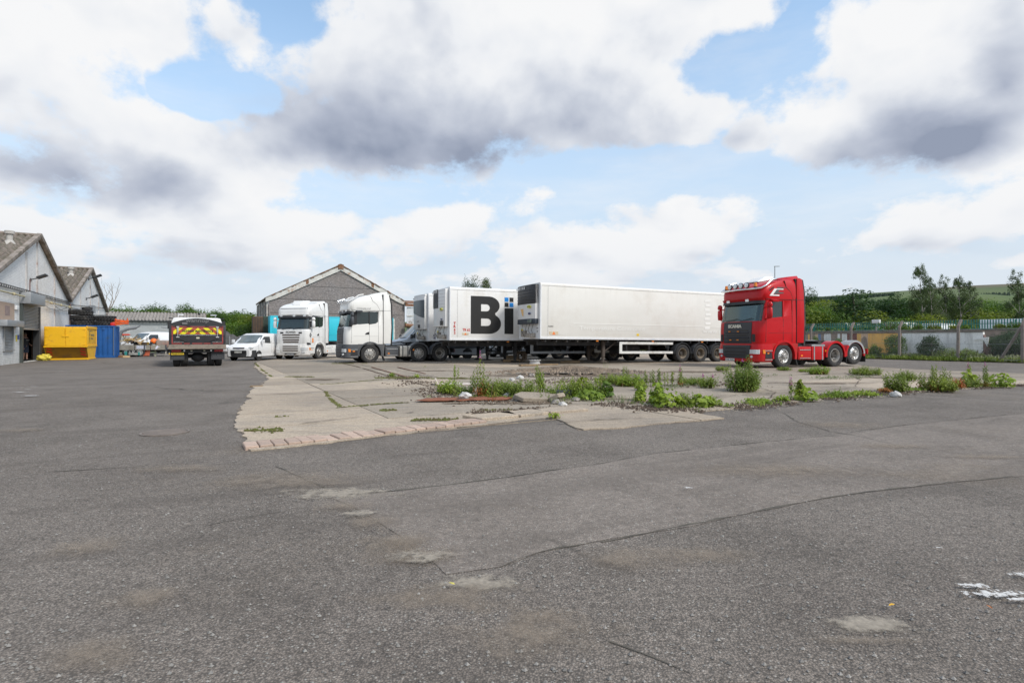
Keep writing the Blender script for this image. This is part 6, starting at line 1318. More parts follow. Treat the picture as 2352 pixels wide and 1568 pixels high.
def oval(parent, x, y, z, ry, rz, m, body):
    mb = MB(); mb.prism([(y+ry*cos(2*pi*i/20), z+rz*sin(2*pi*i/20)) for i in range(20)], 'x', x-.03, x+.02); o = mb.build('badge', m, parent, smooth=0)
    if body: text('badge_lettering', body, .1, M_TXT, o, (x-.034, y, z), '-x', width=ry*1.5, height=rz*.7)
GR = 'refrigerated trailers parked side by side'
p1_ = Vector(((540-512)/F*27.4, 27.4, .0))
big = reefer('largest plain cream white refrigerated trailer, nearest, with an all black grille on its fridge unit', p1_+Vector((0, 0, .12)), R(24), R(.55), 'black', M_BOXC, 'big', GR)
tt = lambda par, body, x, z, h, m, w=None, **k: text('lettering', body, .2, m, par, (x, -.0115, z), '-y', height=h, width=w, depth=.003, **k)
tt(big, 'AG04', .58, 1.86, .07, M_TXT, .28); 
mb = MB(); mb.bx(.50, 1.02, -.0105, 0, 1.44, 1.60); mb.build('load_sticker', mat('sticker_beige', (.55, .47, .34), .7), big)
me = shape_mesh('triangle', [[(-.1, -.08), (.1, -.08), (0, .1)]], mat('triangle_orange', (.75, .2, .05), .6), .003); obj('triangle', me, big, (.76, -.013, 1.52), (pi/2, 0, 0))
tt(big, 'Temperature Controlled', 4.3, 1.78, .26, M_GHOST, 4.1); tt(big, 'www.reedboa', 11.9, 1.78, .26, M_GHOST, 2.9)
mb = MB(); mb.bx(1.9, LT-.4, -.0105, 0, 2.02, 2.045); mb.build('ghost_line', M_GHOST, big)
for i in range(7): mb = MB(); mb.bx(10.6+.06*(i % 2), 11.0+.06*(i % 2), -.0105, 0, 3.45-i*.26, 3.58-i*.26); mb.build('ghost_bar', M_GHOST, big)
mb = MB(); mb.bx(5.85, 6.0, -.0105, 0, 1.44, 1.56); mb.build('sticker', M_PLATEY, big)
tt(big, '202623', 1.25, 1.48, .09, M_GHOST, .5)
mb = MB(); mb.bx(-.02, .0, .15, .4, 1.5, 1.85); q_ = mb.build('white_sticker', M_WHITE, big); text('lettering', 'JWA', .1, M_TXT, q_, (-.024, .28, 1.75), '-x', width=.2, height=.09); text('lettering', '09', .1, M_TXT, q_, (-.024, .28, 1.60), '-x', width=.14, height=.09)
p2_ = Vector(((449.6-512)/F*28.9, 28.9, 0))
mid = reefer('white refrigerated trailer with huge black lettering and blue squares, middle of the row', p2_+Vector((0, 0, .05)), R(24.5), R(.25), 'half', M_BOXW, 'mid', GR)
def Bpts():
    def arcp(cx, cy, rx, ry, a0, a1, n=12): return [(cx+rx*cos(R(a0+(a1-a0)*i/n)), cy+ry*sin(R(a0+(a1-a0)*i/n))) for i in range(n+1)]
    out = [(0, 0), (.62, 0)]+arcp(.62, .27, .40, .27, -90, 58)+arcp(.60, .755, .37, .245, -55, 90)+[(.60, 1.0), (0, 1.0)]
    c1 = [(.34, .21), (.55, .21)]+arcp(.55, .31, .125, .10, -90, 90, 8)+[(.55, .41), (.34, .41)]
    c2 = [(.34, .60), (.52, .60)]+arcp(.52, .695, .115, .095, -90, 90, 8)+[(.52, .79), (.34, .79)]
    return [out, c1, c2]
zb_, hB = 1.58, 2.02; x0 = 1.17
def bi(x): return x
me = shape_mesh('letter_b', [[(x*1.725, y*hB) for x, y in sp] for sp in Bpts()], M_TXT, .004); obj('letter_b', me, mid, (x0, -.0115, zb_), (pi/2, 0, 0))
mb = MB(); mb.bx(x0+1.97, x0+1.97+.53, -.014, 0, zb_, zb_+hB*.70); mb.build('letter_i', M_TXT, mid)
for i, (a, b, m) in enumerate(((0, 0, M_TXT), (1, 0, M_BLUE), (0, 1, M_BLUE), (1, 1, M_TXT))): mb = MB(); X_ = x0+1.97+a*.295; Z_ = zb_+hB*.735+b*.285; mb.bx(X_, X_+.235, -.014, 0, Z_, Z_+.235); mb.build('square', m, mid)
tt(mid, 'TR 62', .92, 1.78, .14, M_REDT, .42, bold=.006)
vtext(mid, 'TR62', .27, -.0145, 2.12, .19, .165, M_REDT)
mb = MB(); mb.bx(.68, 1.05, -.0105, 0, 1.50, 1.62); mb.build('load_sticker', MATS['sticker_beige'], mid)
me = shape_mesh('triangle', [[(-.07, -.05), (.07, -.05), (0, .08)]], MATS['triangle_orange'], .003); obj('triangle', me, mid, (.87, -.013, 1.555), (pi/2, 0, 0))
u3, w3 = uw(pM); P_ = UW(0, w3+.02); u3b = on_w(428.6, w3+.02)
far = reefer('white refrigerated trailer with grey glossy fridge panel, coupled to the white tractor unit', UW(u3b, w3+.02), R(27), 0, 'grey', M_BOXW, 'far', GR)
tt(far, 'CT 0', .55, 1.55, .17, M_NAVY, .52, bold=.006)
mb = MB(); mb.bx(.3, 1.6, -.0105, 0, 1.36, 1.42); mb.build('blue_line', M_NAVY, far)
far2 = reefer('white trailer mostly hidden behind the row, only its wheels show beneath', UW(19.4, w3+6.2), R(27), 0, 'grey', M_BOXW, 'far', GR)
aY = 63.0; p0 = Vector(((270.3-512)/F*aY, aY, 0)); u0, w0 = uw(p0); L = on_w(393.2, w0)-u0; hz = zat(315.3, aY)
t = thing('cyan_trailer', 'long bright cyan box trailer parked across the front of the gabled shed', 'trailer', p0, TH)
M_CY = mat('cyan_paint', (.03, .52, .66), .5, var=.04, vscale=.8); M_CYD = mat('cyan_band', (.02, .42, .55), .5, var=.04)
mb = MB(); mb.bx(0, L, 0, 2.5, 1.9, hz); mb.build('curtain', M_CY, t, bevel=.03)
mb = MB(); mb.bx(0, L, .0, 2.5, 1.15, 1.9); mb.build('lower_band', M_CYD, t)
mb = MB(); mb.bx(-.02, L+.02, -.02, 2.52, hz-.10, hz+.02); mb.bx(-.02, .12, -.02, .1, 1.1, hz); mb.bx(L-.1, L+.03, -.02, .1, 1.1, hz); mb.build('frame', M_CY, t, bevel=.01, seg=1)
mb = MB(); mb.bx(L+.02, L+.2, -.03, .2, .3, hz-.1); mb.build('rear_post', M_STEELW, t)
mb = MB(); mb.bx(.5, L-.5, .6, .8, .85, 1.15); mb.bx(.5, L-.5, 1.7, 1.9, .85, 1.15); mb.build('chassis', M_CHAS, t)
for i in range(int(L/.55)): 
    mb = MB(); x = .4+i*.55; mb.bx(x, x+.05, -.018, .0, 1.18, 1.5); mb.build('strap', M_CYD, t)
for x in (9, 10.35, 11.7):
    for y, s in ((.2, -1), (2.3, 1)): wheel(t, x, y, .5, r=.5, w=.36, side=s, kind='drive', rim=M_RIMD)
mb = MB()
for y in (.5, 1.9): mb.bx(2.6, 2.75, y, y+.14, .02, 1.15)
mb.build('landing_leg', M_CHAS, t)
aY = 66.0; p0 = Vector(((263.2-512)/F*aY, aY, 0)); hz = zat(315.8, aY)
t = thing('green_container', 'tall dark green and brown steel container beside the shed corner', 'container', p0, TH)
mb = MB(); mb.bx(0, 1.05, -.2, 2.3, .12, hz); mb.build('green_side', mat('dark_green_steel', (.025, .06, .04), .6, var=.3, vscale=1), t, bevel=.02)
mb = MB(); mb.bx(-1.1, -.01, -.15, 2.3, .12, hz-.05); mb.build('brown_side', mat('brown_steel', (.10, .06, .035), .8, var=.4, vscale=1.2), t, bevel=.02)
mb = MB()
for i in range(7): mb.bx(.06+i*.14, .12+i*.14, -.23, -.2, .2, hz-.1)
for i in range(6): mb.bx(-1.02+i*.17, -.96+i*.17, -.18, -.15, .2, hz-.15)
mb.build('rib', M_CHAS, t)
M_HUBCAP = mat('hub_cap', (.55, .55, .54), .35, .6, var=.1)
def van_body(prof, hwf, zb, L):
    """prof: list of (x, top z, shoulder z) from the nose backwards; cross-sections with tumblehome"""
    rings = []
    for x, zt, zs, hw in prof:
        tw = hw*(1-.13*max(0, min(1, (zt-1.15)/1.1))); rc = min(.16, (zt-zs)*.5+.02)
        r_ = [(hw*.95, zb), (hw, zb+.14), (hw, zs)]
        r_ += [(tw+(hw-tw)*.25, zs+(zt-zs)*.45), (tw, zt-rc), (tw-rc*.35, zt-rc*.3), (tw-rc*1.1, zt), (0, zt+.02)]
        rings.append([(x, y, z) for y, z in r_]+[(x, -y, z) for y, z in r_[:-1][::-1]])
    return rings
def van(label, loc, rz, scale, spec):
    t = thing('van', label, 'van', loc, rz, scale)
    H = spec['h']; L = spec['L']; xn = L/2; hw = spec['hw']; zb = spec.get('zb', .32); body = spec['paint']; ws0, ws1 = spec['ws']; hz = spec['hood']
    prof = [(xn-.02, hz-.34, hz-.42, hw*.80), (xn-.10, hz-.2, hz-.34, hw*.90), (xn-.38, hz-.07, hz-.22, hw*.97), (xn-ws0[0]+.05, ws0[1]-.02, hz-.1, hw), (xn-ws0[0], ws0[1], hz-.08, hw), (xn-(ws0[0]*.5+ws1[0]*.5), (ws0[1]+ws1[1])/2+.02, hz, hw),
            (xn-ws1[0], ws1[1], hz+.02, hw), (xn-ws1[0]-.4, H-.02, hz+.02, hw), (xn-ws1[0]-1.2, H, hz+.02, hw), (-xn+.1, H-.02, hz+.02, hw), (-xn, H-.1, hz+.02, hw*.97)]
    mb = MB(); mb.loft(van_body(prof, hw, zb, L)); mb.build('body', body, t, smooth=38)
    bp = spec['bumper']; mb = MB(); rg = []
    for z, f in ((zb-.06, .94), (zb+.1, 1.0), (zb+.30, 1.0), (zb+.42, .96)):
        rg.append([(xn-.28+.33*cos(a)*f, hw*1.0*sin(a)/sin(pi/2), z) for a in [(-pi/2+pi*i/12) for i in range(13)]]+[(xn-.75, hw*.98, z), (xn-.75, -hw*.98, z)])
    mb.loft(rg); mb.build('front_bumper', bp, t, smooth=50)
    mb = MB(); mb.bx(-xn+.2, xn-.7, -hw-.015, -hw+.03, zb-.02, zb+.14); mb.bx(-xn+.2, xn-.7, hw-.03, hw+.015, zb-.02, zb+.14); mb.build('sill', bp if spec.get('sill') else body, t)
    if spec.get('band'):
        mb = MB(); mb.bx(-xn+.1, xn-1.6, hw-.02, hw+.022, .72, .90); mb.bx(-xn+.1, xn-1.6, -hw-.022, -hw+.02, .72, .90); mb.build('side_strip', M_GREYP, t)
        mb = MB(); mb.bx(-.3, -.2, hw+.02, hw+.03, .76, .80); mb.build('side_marker', M_AMBER, t)
    def wsx(f): return xn-(ws0[0]+(ws1[0]-ws0[0])*f)
    def wsz(f): return ws0[1]+(ws1[1]-ws0[1])*f
    mb = MB(); A = []
    for f in (.04, .35, .65, .96):
        wdt = hw*(.93-.12*f)
        for i in range(9): y = -wdt+2*wdt*i/8; A.append((wsx(f)+.03-.10*(abs(y)/hw)**3, y, wsz(f)+.035-.03*(abs(y)/hw)**3))
    fs = [(j*9+i, j*9+i+1, (j+1)*9+i+1, (j+1)*9+i) for j in range(3) for i in range(8)]; k = len(A)
    mb.add(A+[(x-.03, y, z-.02) for x, y, z in A], fs+[tuple(q+k for q in f[::-1]) for f in fs]+[(i, i+1, k+i+1, k+i) for i in range(8)]+[(27+i, 28+i, k+28+i, k+27+i) for i in range(8)]+[(9*j, 9*j+9, k+9*j+9, k+9*j) for j in range(3)]+[(9*j+8, 9*j+17, k+9*j+17, k+9*j+8) for j in range(3)])
    mb.build('windscreen', M_VG, t, smooth=60)
    for s in (1, -1):
        mb = MB(); x0, x1 = xn-ws0[0]-.22, xn-ws1[0]-.75; zb2, zt2 = ws0[1]+.06, ws1[1]-.12; tw = hw*.90
        pts = [(x0, zb2), (xn-ws1[0]-.02, zt2), (x1, zt2), (x1, zb2-.04)]; vs = [(x, s*(hw*(1-.13*max(0, (z-1.15)/1.1)*.9)+.012), z) for x, z in pts]; k = 4
        zz0 = ws0[1]; vs = [(x, s*(hw+(hw*.87-hw)*max(0, min(1, (z-hz)/(H-hz)))*.95+.012), z) for x, z in pts]; vs += [(x, y-s*.03, z) for x, y, z in vs]
        mb.add(vs, [(0, 1, 2, 3), (7, 6, 5, 4)]+[(i, (i+1) % 4, 4+(i+1) % 4, 4+i) for i in range(4)]); mb.build('side_window', M_VGS, t, smooth=0)
        mb = MB(); mb.bx(x1-.10, x1-.09, s*hw*.985, s*(hw+.012), zb+.2, hz+.25); mb.bx(x0+.3, x0+.31, s*hw*.985, s*(hw+.012), zb+.2, hz); mb.bx(x1-1.2, x1-1.19, s*hw*.985, s*(hw+.012), zb+.2, hz+.3); mb.bx(-xn+.3, x1-.3, s*hw*.985, s*(hw+.009), hz+.06, hz+.075); mb.build('panel_gap', M_SEAM, t)
        mb = MB(); mb.box((x0-.05, s*(hw+.16), zb2+.10), (.10, .20, .26)); mb.cyl((x0-.05, s*hw*.9, zb2), (x0-.05, s*(hw+.1), zb2), .03, 6); mb.build('mirror', spec['mirror'], t, bevel=.04)
        hx = xn-.10; mb = MB(); q = spec['lampz']; mb.loft([[(hx-.02+dx, s*hw*a, q+b) for a, b in ((.66, -.10), (.93, -.02), (.97, .14), (.80, .17), (.64, .06))] for dx, in ((-.25,), (.075,))]); mb.build('headlight', M_LAMP, t, bevel=.02)
    g0, g1 = spec['grille']
    mb = MB(); mb.prism([(-hw*.52, g0), (-hw*.60, g1), (hw*.60, g1), (hw*.52, g0)], 'x', xn-.2, xn+.045); mb.build('grille', M_GRILL, t, bevel=.02)
    if spec.get('grille2'): a, b = spec['grille2']; mb = MB(); mb.bx(xn-.25, xn+.012, -hw*.42, hw*.42, a, b); gg = mb.build('upper_grille', M_GRILL, t, bevel=.02); mb = MB(); mb.prism([(.09*cos(i*.524), (a+b)/2+.035*sin(i*.524)) for i in range(12)], 'x', xn+.012, xn+.02); mb.build('badge', M_NAVY, gg)
    if spec.get('plate'): mb = MB(); z = spec['platez']; mb.bx(xn+.02, xn+.062, -.26, .26, z-.055, z+.055); q_ = mb.build('number_plate', M_PLATEW, t); text('plate_lettering', spec['plate'], .1, M_TXT, q_, (xn+.065, 0, z), '+x', width=.46, height=.075)
    for x in spec['ax']:
        for s in (1, -1):
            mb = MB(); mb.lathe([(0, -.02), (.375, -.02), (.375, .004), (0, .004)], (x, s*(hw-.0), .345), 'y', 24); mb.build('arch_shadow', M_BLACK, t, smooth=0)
            wheel(t, x, s*(hw-.10), .34, r=.34, w=.235, side=s, kind='van', rim=M_HUBCAP)
    mb = MB(); mb.bx(-xn+.2, xn-.4, -.7, .7, .22, .40); mb.build('underside', M_CHAS, t)
    mb = MB(); mb.tube([(wsx(.0)+.05, -.1, wsz(0)+.05), (wsx(.06)+.05, .35, wsz(.06)+.06), (wsx(.08)+.05, .6, wsz(.08)+.05)], .012, 5); mb.build('wiper', M_BLACK, t)
    return t
M_VG = mat('van_windscreen', (.12, .145, .15), .06, var=.35, vscale=2, spec=.9)
M_VGS = mat('van_side_glass', (.02, .024, .026), .06, spec=.8)
M_VANW = mat('van_white', (.76, .765, .77), .33, var=.02, coat=.4, grime=.3, grime_z=.9, grime_col=(.42, .4, .36))
M_VANS = mat('van_silver_white', (.50, .54, .58), .4, var=.04, coat=.3, grime=.4, grime_z=.9, grime_col=(.3, .28, .25))
pV = G(259.9, 359.9); g = R(-6)
van('small white panel van with black bumper between the tipper lorry and the left tractor unit', pV+Vector((-.86*cos(g)-1.35*sin(-g)*-1*.0, -.86*sin(g), 0))+Vector((-sin(g), cos(g), 0))*1.25, -pi/2+g, .87,
    dict(h=1.97, L=4.95, hw=.99, paint=M_VANW, ws=((.92, 1.22), (1.72, 1.84)), hood=1.18, bumper=mat('bumper_black', (.03, .031, .034), .6), mirror=M_VANW, lampz=.82, grille=(.52, .72), grille2=(.86, .94), plate='BT15 VDD', platez=.62, ax=(1.55, -1.38), sill=False))
w_ = w3+3.55; uF = on_w(391.8, w_); Lv = 6.6
van('long silver white van showing its sloping windscreen behind the white tractor unit', UW(uF+Lv/2, w_+1.0), TH+pi, 1.0,
    dict(h=2.55, L=Lv, hw=1.0, paint=M_VANS, ws=((.98, 1.36), (2.05, 2.33)), hood=1.30, bumper=M_VANS, mirror=M_BLACK, lampz=.80, grille=(.62, .80), ax=(2.15, -1.95), sill=True, band=True))
van('dark grey car-like van half hidden under the lettered trailer', UW(uF+Lv+3.6, w_+2.2), TH+pi, .95,
    dict(h=1.9, L=4.8, hw=.95, paint=mat('van_grey', (.22, .24, .26), .35, coat=.3), ws=((.9, 1.2), (1.7, 1.76)), hood=1.15, bumper=M_BLACK, mirror=M_BLACK, lampz=.8, grille=(.5, .7), ax=(1.5, -1.35), sill=True))
pT = G(197.9, 366.0); sc = .97
t = thing('tipper_lorry', 'dark grey tipper lorry seen from behind with yellow and red highway maintenance chevrons', 'lorry', pT, RA+R(1.0), sc)
M_TIP = mat('tipper_grey', (.038, .038, .042), .5, var=.1, vscale=2, grime=.2, grime_z=1.5, grime_col=(.12, .11, .1)); M_TIPD = mat('tipper_panel', (.026, .026, .029), .5, var=.12, vscale=2)
M_TRED = mat('reflective_red', (.30, .045, .04), .5, var=.1, vscale=5); M_CHY = mat('chevron_yellow', (.78, .70, .01), .5); M_CHR = mat('chevron_red', (.42, .08, .035), .5)
M_MUD = mat('muddy_sill', (.20, .165, .13), .9, var=.5, vscale=3, dirt=(.07, .06, .05), dirt_amt=.5, dscale=3)
z0, z1 = 1.09, 2.06
mb = MB(); mb.bx(0.02, 5.6, -1.24, 1.24, z0, z1+.04); mb.build('tipper_body', M_TIP, t, bevel=.02)
top = [(-1.24, z1+.04)]+[(-1.2+2.4*i/14, z1+.05+.30*sin(pi*i/14)**.8*(1 if 0 < i < 14 else 0)) for i in range(15)]+[(1.24, z1+.04)]
mb = MB(); mb.prism(top, 'x', .0, 5.6); mb.build('arched_headboard', M_TIPD, t, smooth=40)
mb = MB(); mb.bx(-.05, .02, -1.22, 1.22, z0, z1); mb.build('tailgate', M_TIPD, t, bevel=.01)
mb = MB()
for y0, y1, a, b in ((-1.12, -1.07, z0+.06, z1-.03), (1.07, 1.12, z0+.06, z1-.03), (-1.12, -.95, z1-.10, z1-.05), (-.8, .8, z1-.10, z1-.05), (.95, 1.12, z1-.10, z1-.05), (-1.12, -.65, z0+.04, z0+.085), (-.55, -.25, z0+.04, z0+.085), (-.2, .25, z0+.04, z0+.085), (.35, .6, z0+.04, z0+.085), (.68, 1.12, z0+.04, z0+.085)): mb.bx(-.056, -.049, y0, y1, a, b)
mb.build('reflective_border', M_TRED, t, smooth=0)
mb = MB(); mb.bx(-.058, -.05, -1.05, 1.05, z0+.53, z0+.84); cp = mb.build('chevron_board', M_CHR, t)
hB_ = .31; zc = z0+.53
for s in (1, -1):
    for j, yy in enumerate((0, .44, .86)):
        pts = [(s*yy, zc+hB_), (s*(yy+.20 if yy else .02), zc+hB_), (s*(yy+.20+.34), zc), (s*(yy+.34-.0 if yy else .13), zc)]
        if yy == 0: pts = [(0, zc+hB_), (s*.36, zc), (s*.14, zc), (0, zc+hB_*.42)]
        pts = [(max(-1.05, min(1.05, y)), z) for y, z in pts]
        if yy == .86: pts = [(s*.64, zc+hB_), (s*.86, zc+hB_), (s*1.05, zc+.14), (s*1.05, zc), (s*.98, zc)]
        if yy == .44: pts = [(s*.22, zc+hB_), (s*.44, zc+hB_), (s*.78, zc), (s*.56, zc)]
        mb = MB(); mb.prism(pts, 'x', -.064, -.058); mb.build('chevron', M_CHY, cp, smooth=0)
text('lettering', 'HIGHWAY MAINTENANCE', .2, mat('sign_grey', (.03, .028, .02), .6), cp, (-.068, 0, z0+.68), '-x', width=1.34, height=.14, bold=.008)
text('lettering', 'TAR WAGON & PLANT HIRE & AGGREGATES & CONCRETE', .1, M_TXTW, t, (-.054, 0, z0+.485), '-x', width=1.65, height=.035)
text('lettering', 'wannop', .2, mat('faded_grey', (.20, .20, .20), .6), t, (-.006, .03, z1+.19), '-x', width=1.0, height=.17)
text('lettering', 'wannopltd.co.uk', .1, M_TXTW, t, (-.062, .83, z0+.135), '-x', width=.42, height=.03); text('lettering', 'wannopltd.co.uk', .1, M_TXTW, t, (-.062, -.85, z0+.135), '-x', width=.42, height=.03)
for y in (.86, -.86):
    mb = MB(); mb.cyl((-.11, y, z0+.62), (-.11, y, z0+.87), .04, 10); mb.cyl((-.11, y, z0+.38), (-.11, y, z0+.62), .016, 8); mb.box((-.08, y, z0+.88), (.1, .12, .06)); mb.box((-.08, y, z0+.38), (.1, .14, .05)); mb.build('gate_ram', mat('ram_grey', (.5, .5, .5), .4, .4), t)
mb = MB()
for y in (-1.0, -.4, .4, 1.0): mb.bx(-.08, -.05, y-.08, y+.08, z1-.06, z1-.0)
mb.bx(-.07, -.05, -1.2, 1.2, z0+.425, z0+.44)
for y in (-.3, .3): mb.bx(-.06, -.05, y-.005, y+.005, z0+.1, z0+.42)
mb.tube([(-.08, .75, z0+.28), (-.09, .42, z0+.13)], .015, 5); mb.tube([(-.08, -.75, z0+.28), (-.09, -.42, z0+.13)], .015, 5)
mb.build('gate_fittings', M_CHAS, t)
mb = MB(); mb.bx(-.062, -.05, -.07, .07, z0+.30, z0+.38); mb.build('sticker', mat('sticker_cream', (.5, .48, .36), .6), t)
mb = MB(); mb.bx(-.08, -.03, .45, .68, z1+.03, z1+.14); mb.build('camera_box', mat('box_grey', (.14, .14, .145), .5), t)
mb = MB(); mb.prism([(-.30, z0-.20), (-.26, z0-.22), (-.02, z0-.0), (-.04, z0+.02)], 'y', -1.25, 1.25); mb.bx(-.27, -.20, -1.25, 1.25, z0-.23, z0-.195); mb.build('dirt_apron', M_MUD, t)
mb = MB(); mb.bx(0, 5, -.45, -.37, .75, 1.05); mb.bx(0, 5, .37, .45, .75, 1.05); mb.bx(-.05, .1, -1.1, 1.1, .70, .94); mb.bx(.4, 4, -1.1, 1.1, 1.02, 1.14); mb.build('chassis', M_CHAS, t)
for s in (1, -1):
    mb = MB(); mb.bx(-.12, -.05, s*.72, s*1.12, .74, .88); mb.build('tail_light', M_REDL, t, bevel=.01, seg=1)
    mb = MB(); mb.bx(-.10, -.05, s*.55, s*.62, .76, .84); mb.build('reflector', M_LAMP, t)
    mb = MB(); mb.bx(-.09, -.05, s*.24, s*.32, .76, .82); mb.build('coupling', mat('sticker_cream', (.5, .48, .36), .6), t)
    mb = MB(); mb.bx(.02, .05, s*.58, s*1.19, .34, .72); f = mb.build('mud_flap', mat('flap_grey', (.035, .036, .04), .7), t)
    text('lettering', 'KEL-BERG', .1, mat('flap_print', (.16, .165, .17), .6), f, (.015, s*.88, .56), '-x', width=.45, height=.06); text('lettering', '01604 845000', .1, MATS['flap_print'], f, (.015, s*.88, .47), '-x', width=.45, height=.035)
mb = MB(); mb.bx(-.07, -.05, .60, 1.14, .60, .71); q_ = mb.build('number_plate', M_PLATEY, t); text('plate_lettering', 'RK24 FWP', .1, M_TXT, q_, (-.073, .87, .655), '-x', width=.47, height=.075)
for x in (.62, 1.97):
    for y, s in ((.93, 1), (.58, -1), (-.93, -1), (-.58, 1)): wheel(t, x, y+.0, .50, r=.50, w=.30, side=s, kind='drive', rim=M_RIMD)
    mb = MB(); mb.cyl((x, -1, .5), (x, 1, .5), .09, 8); mb.lathe([(0, -.30), (.12, -.28), (.22, -.12), (.24, 0), (.22, .12), (.12, .28), (0, .3)], (x-.05, 0, .46), 'y', 16); mb.build('axle', M_CHAS, t)
for x in (5.6, 7.2):
    for s in (1, -1): wheel(t, x, s*1.0, .50, r=.50, w=.32, side=s, kind='steer')
mb = MB(); mb.loft([[(5.75, -1.15, .9), (5.75, 1.15, .9), (5.75, 1.30, 2.35), (5.75, 1.22, 2.60), (5.75, 1.05, 2.64), (5.75, -1.05, 2.64), (5.75, -1.22, 2.60), (5.75, -1.30, 2.35)], [(7.9, -1.15, .6), (7.9, 1.15, .6), (7.9, 1.15, 2.3), (7.9, 1.0, 2.6), (7.9, .7, 2.68), (7.9, -.7, 2.68), (7.9, -1.0, 2.6), (7.9, -1.15, 2.3)]]); cb = mb.build('cab', M_VANW, t, bevel=.05)
for s in (1, -1):
    mb = MB(); mb.tube([(6.0, s*.95, 2.73), (5.9, s*1.0, 2.82), (6.4, s*.72, 2.82)], .03, 6); mb.build('roof_spoiler', M_VANW, cb)
    mb = MB(); mb.tube([(7.6, s*1.05, 2.6), (7.5, s*1.48, 2.66)], .04, 6); mb.box((7.5, s*1.45, 2.25), (.1, .2, .5)); mb.build('mirror', M_BLACK, cb)
mb = MB(); mb.cyl((5.8, -.1, 2.8), (5.8, -.1, 2.92), .07, 10); mb.build('beacon', M_BLACK, cb)
M_SKIP = mat('skip_yellow', (.80, .44, .005), .5, var=.07, vscale=2, dirt=(.55, .28, .02), dirt_amt=.25, dscale=2)
M_SKIPD = mat('skip_yellow_dark', (.36, .18, .015), .75, var=.2, vscale=2, dirt=(.2, .11, .03), dirt_amt=.45, dscale=1.5)  # darker orange-brown version of the skip yellow, for the sloping lower part
M_HAZ = mat('hazard_red', (.62, .05, .02), .5)
pS = G(86.7, 359.6)
t = thing('skip', 'bright yellow enclosed skip with closed doors and red hazard stripes beside the workshop wall', 'skip', pS, TH)
WS_, LS_, HS_ = 2.12, 3.5, 2.12; zk = .86       # width (to -x), length (to +y), height, fold line
mb = MB(); mb.prism([(0, zk), (LS_, zk), (LS_, HS_), (0, HS_)], 'x', -WS_, 0); mb.build('upper_body', M_SKIP, t, bevel=.02)
mb = MB(); mb.prism([(.6, .08), (LS_-.6, .08), (LS_-.02, zk), (.02, zk)], 'x', -WS_+.01, -.01); mb.build('lower_body', M_SKIPD, t)
for s in (0, 1):
    mb = MB(); x = -.01 if s else -WS_; mb.prism([(.6, .08), (LS_-.6, .08), (LS_, zk), (0, zk)], 'x', x, x+.015); mb.build('side_plate', M_SKIP, t)
for a, b in ((-WS_+.05, -WS_/2-.01), (-WS_/2+.01, -.05)):
    mb = MB(); mb.bx(a, b, -.035, -.002, zk+.04, HS_-.06); d = mb.build('door', M_SKIP, t, bevel=.008, seg=1)
    hx = a if a < -WS_/2-.1 else b
    for z in (zk+.12, zk+.62, HS_-.18): mb = MB(); mb.bx(min(hx, hx+(.16 if a == hx else -.16)), max(hx, hx+(.16 if a == hx else -.16)), -.055, -.036, z, z+.035); mb.build('hinge', M_SKIP, d)
mb = MB(); mb.bx(-WS_/2-.18, -WS_/2+.16, -.07, -.036, zk+.62, zk+.70); mb.cyl((-WS_/2-.02, -.06, zk+.6), (-WS_/2-.02, -.06, HS_-.1), .012, 6); mb.build('latch', M_SKIP, t)
mb = MB(); mb.bx(-WS_-.03, .03, -.04, .05, zk-.04, zk+.03); mb.bx(-.03, .05, -.02, LS_, zk-.03, zk+.10); mb.bx(-.03, .05, -.02, LS_, HS_-.12, HS_+.05); mb.bx(-.02, .03, -.02, .06, zk, HS_); mb.bx(-.02, .03, LS_-.06, LS_, zk, HS_); mb.bx(-WS_+.05, -.02, .55, .65, .01, .12); mb.bx(-.06, .04, .42, LS_-.4, .01, .10); mb.build('rim', M_SKIP, t, bevel=.01, seg=1)
for s in (0, 1):
    for i in range(3):
        x = (-WS_+.08 if s == 0 else -.36); f0, f1 = 1-(i*.30+.02), 1-(i*.30+.17); z_ = lambda f: .2+f*(zk-.22); y_ = lambda z: .6*(1-(z-.08)/(zk-.08))
        v = [(x, z_(f0)), (x+.27, z_(f0-.16)), (x+.27, z_(f1-.16)), (x, z_(f1))]; mb = MB(); vs = [(a, y_(b)-.012-.0, b) for a, b in v]; mb.add(vs+[(a, b+.01, c) for a, b, c in vs], [(0, 1, 2, 3), (7, 6, 5, 4)]+[(i_, (i_+1) % 4, 4+(i_+1) % 4, 4+i_) for i_ in range(4)]); mb.build('hazard_stripe', M_HAZ, t, smooth=0)
M_SKT = mat('skip_print', (.07, .10, .12), .6)
me = shape_mesh('logo', [[(0, .42), (.07, .12), (.02, 0), (.09, -.12), (.0, -.42), (-.04, -.12), (.0, 0), (-.07, .12)]], M_SKT, .004); obj('logo', me, t, (.013, .95, 1.52), (pi/2, 0, pi/2))
text('lettering', 'Kettle Bec', .2, M_SKT, t, (.013, 2.0, 1.62), '+x', width=1.2, height=.15); text('lettering', 'Skips', .2, M_SKT, t, (.013, 1.8, 1.38), '+x', width=.8, height=.15); text('lettering', 'recycling first', .1, M_SKT, t, (.013, 1.4, 1.86), '+x', width=1.2, height=.06)
pB = G(44.5, 360.2); t = thing('rubble_bag', 'crumpled yellow bag slumped against the white wall left of the skip', 'bag', pB, .4)
mb = MB(); b = bmesh.new(); bmesh.ops.create_icosphere(b, subdivisions=3, radius=.3)
for v in b.verts: v.co *= 1+.35*noise.noise(v.co*6); v.co.z = max(-.19, v.co.z*.75); v.co.x *= 1.25
me = bpy.data.meshes.new('sack'); b.to_mesh(me); b.free(); me.materials.append(mat('bag_yellow', (.62, .50, .06), .6, var=.35, vscale=10)); obj('sack', me, t, (0, 0, .19))
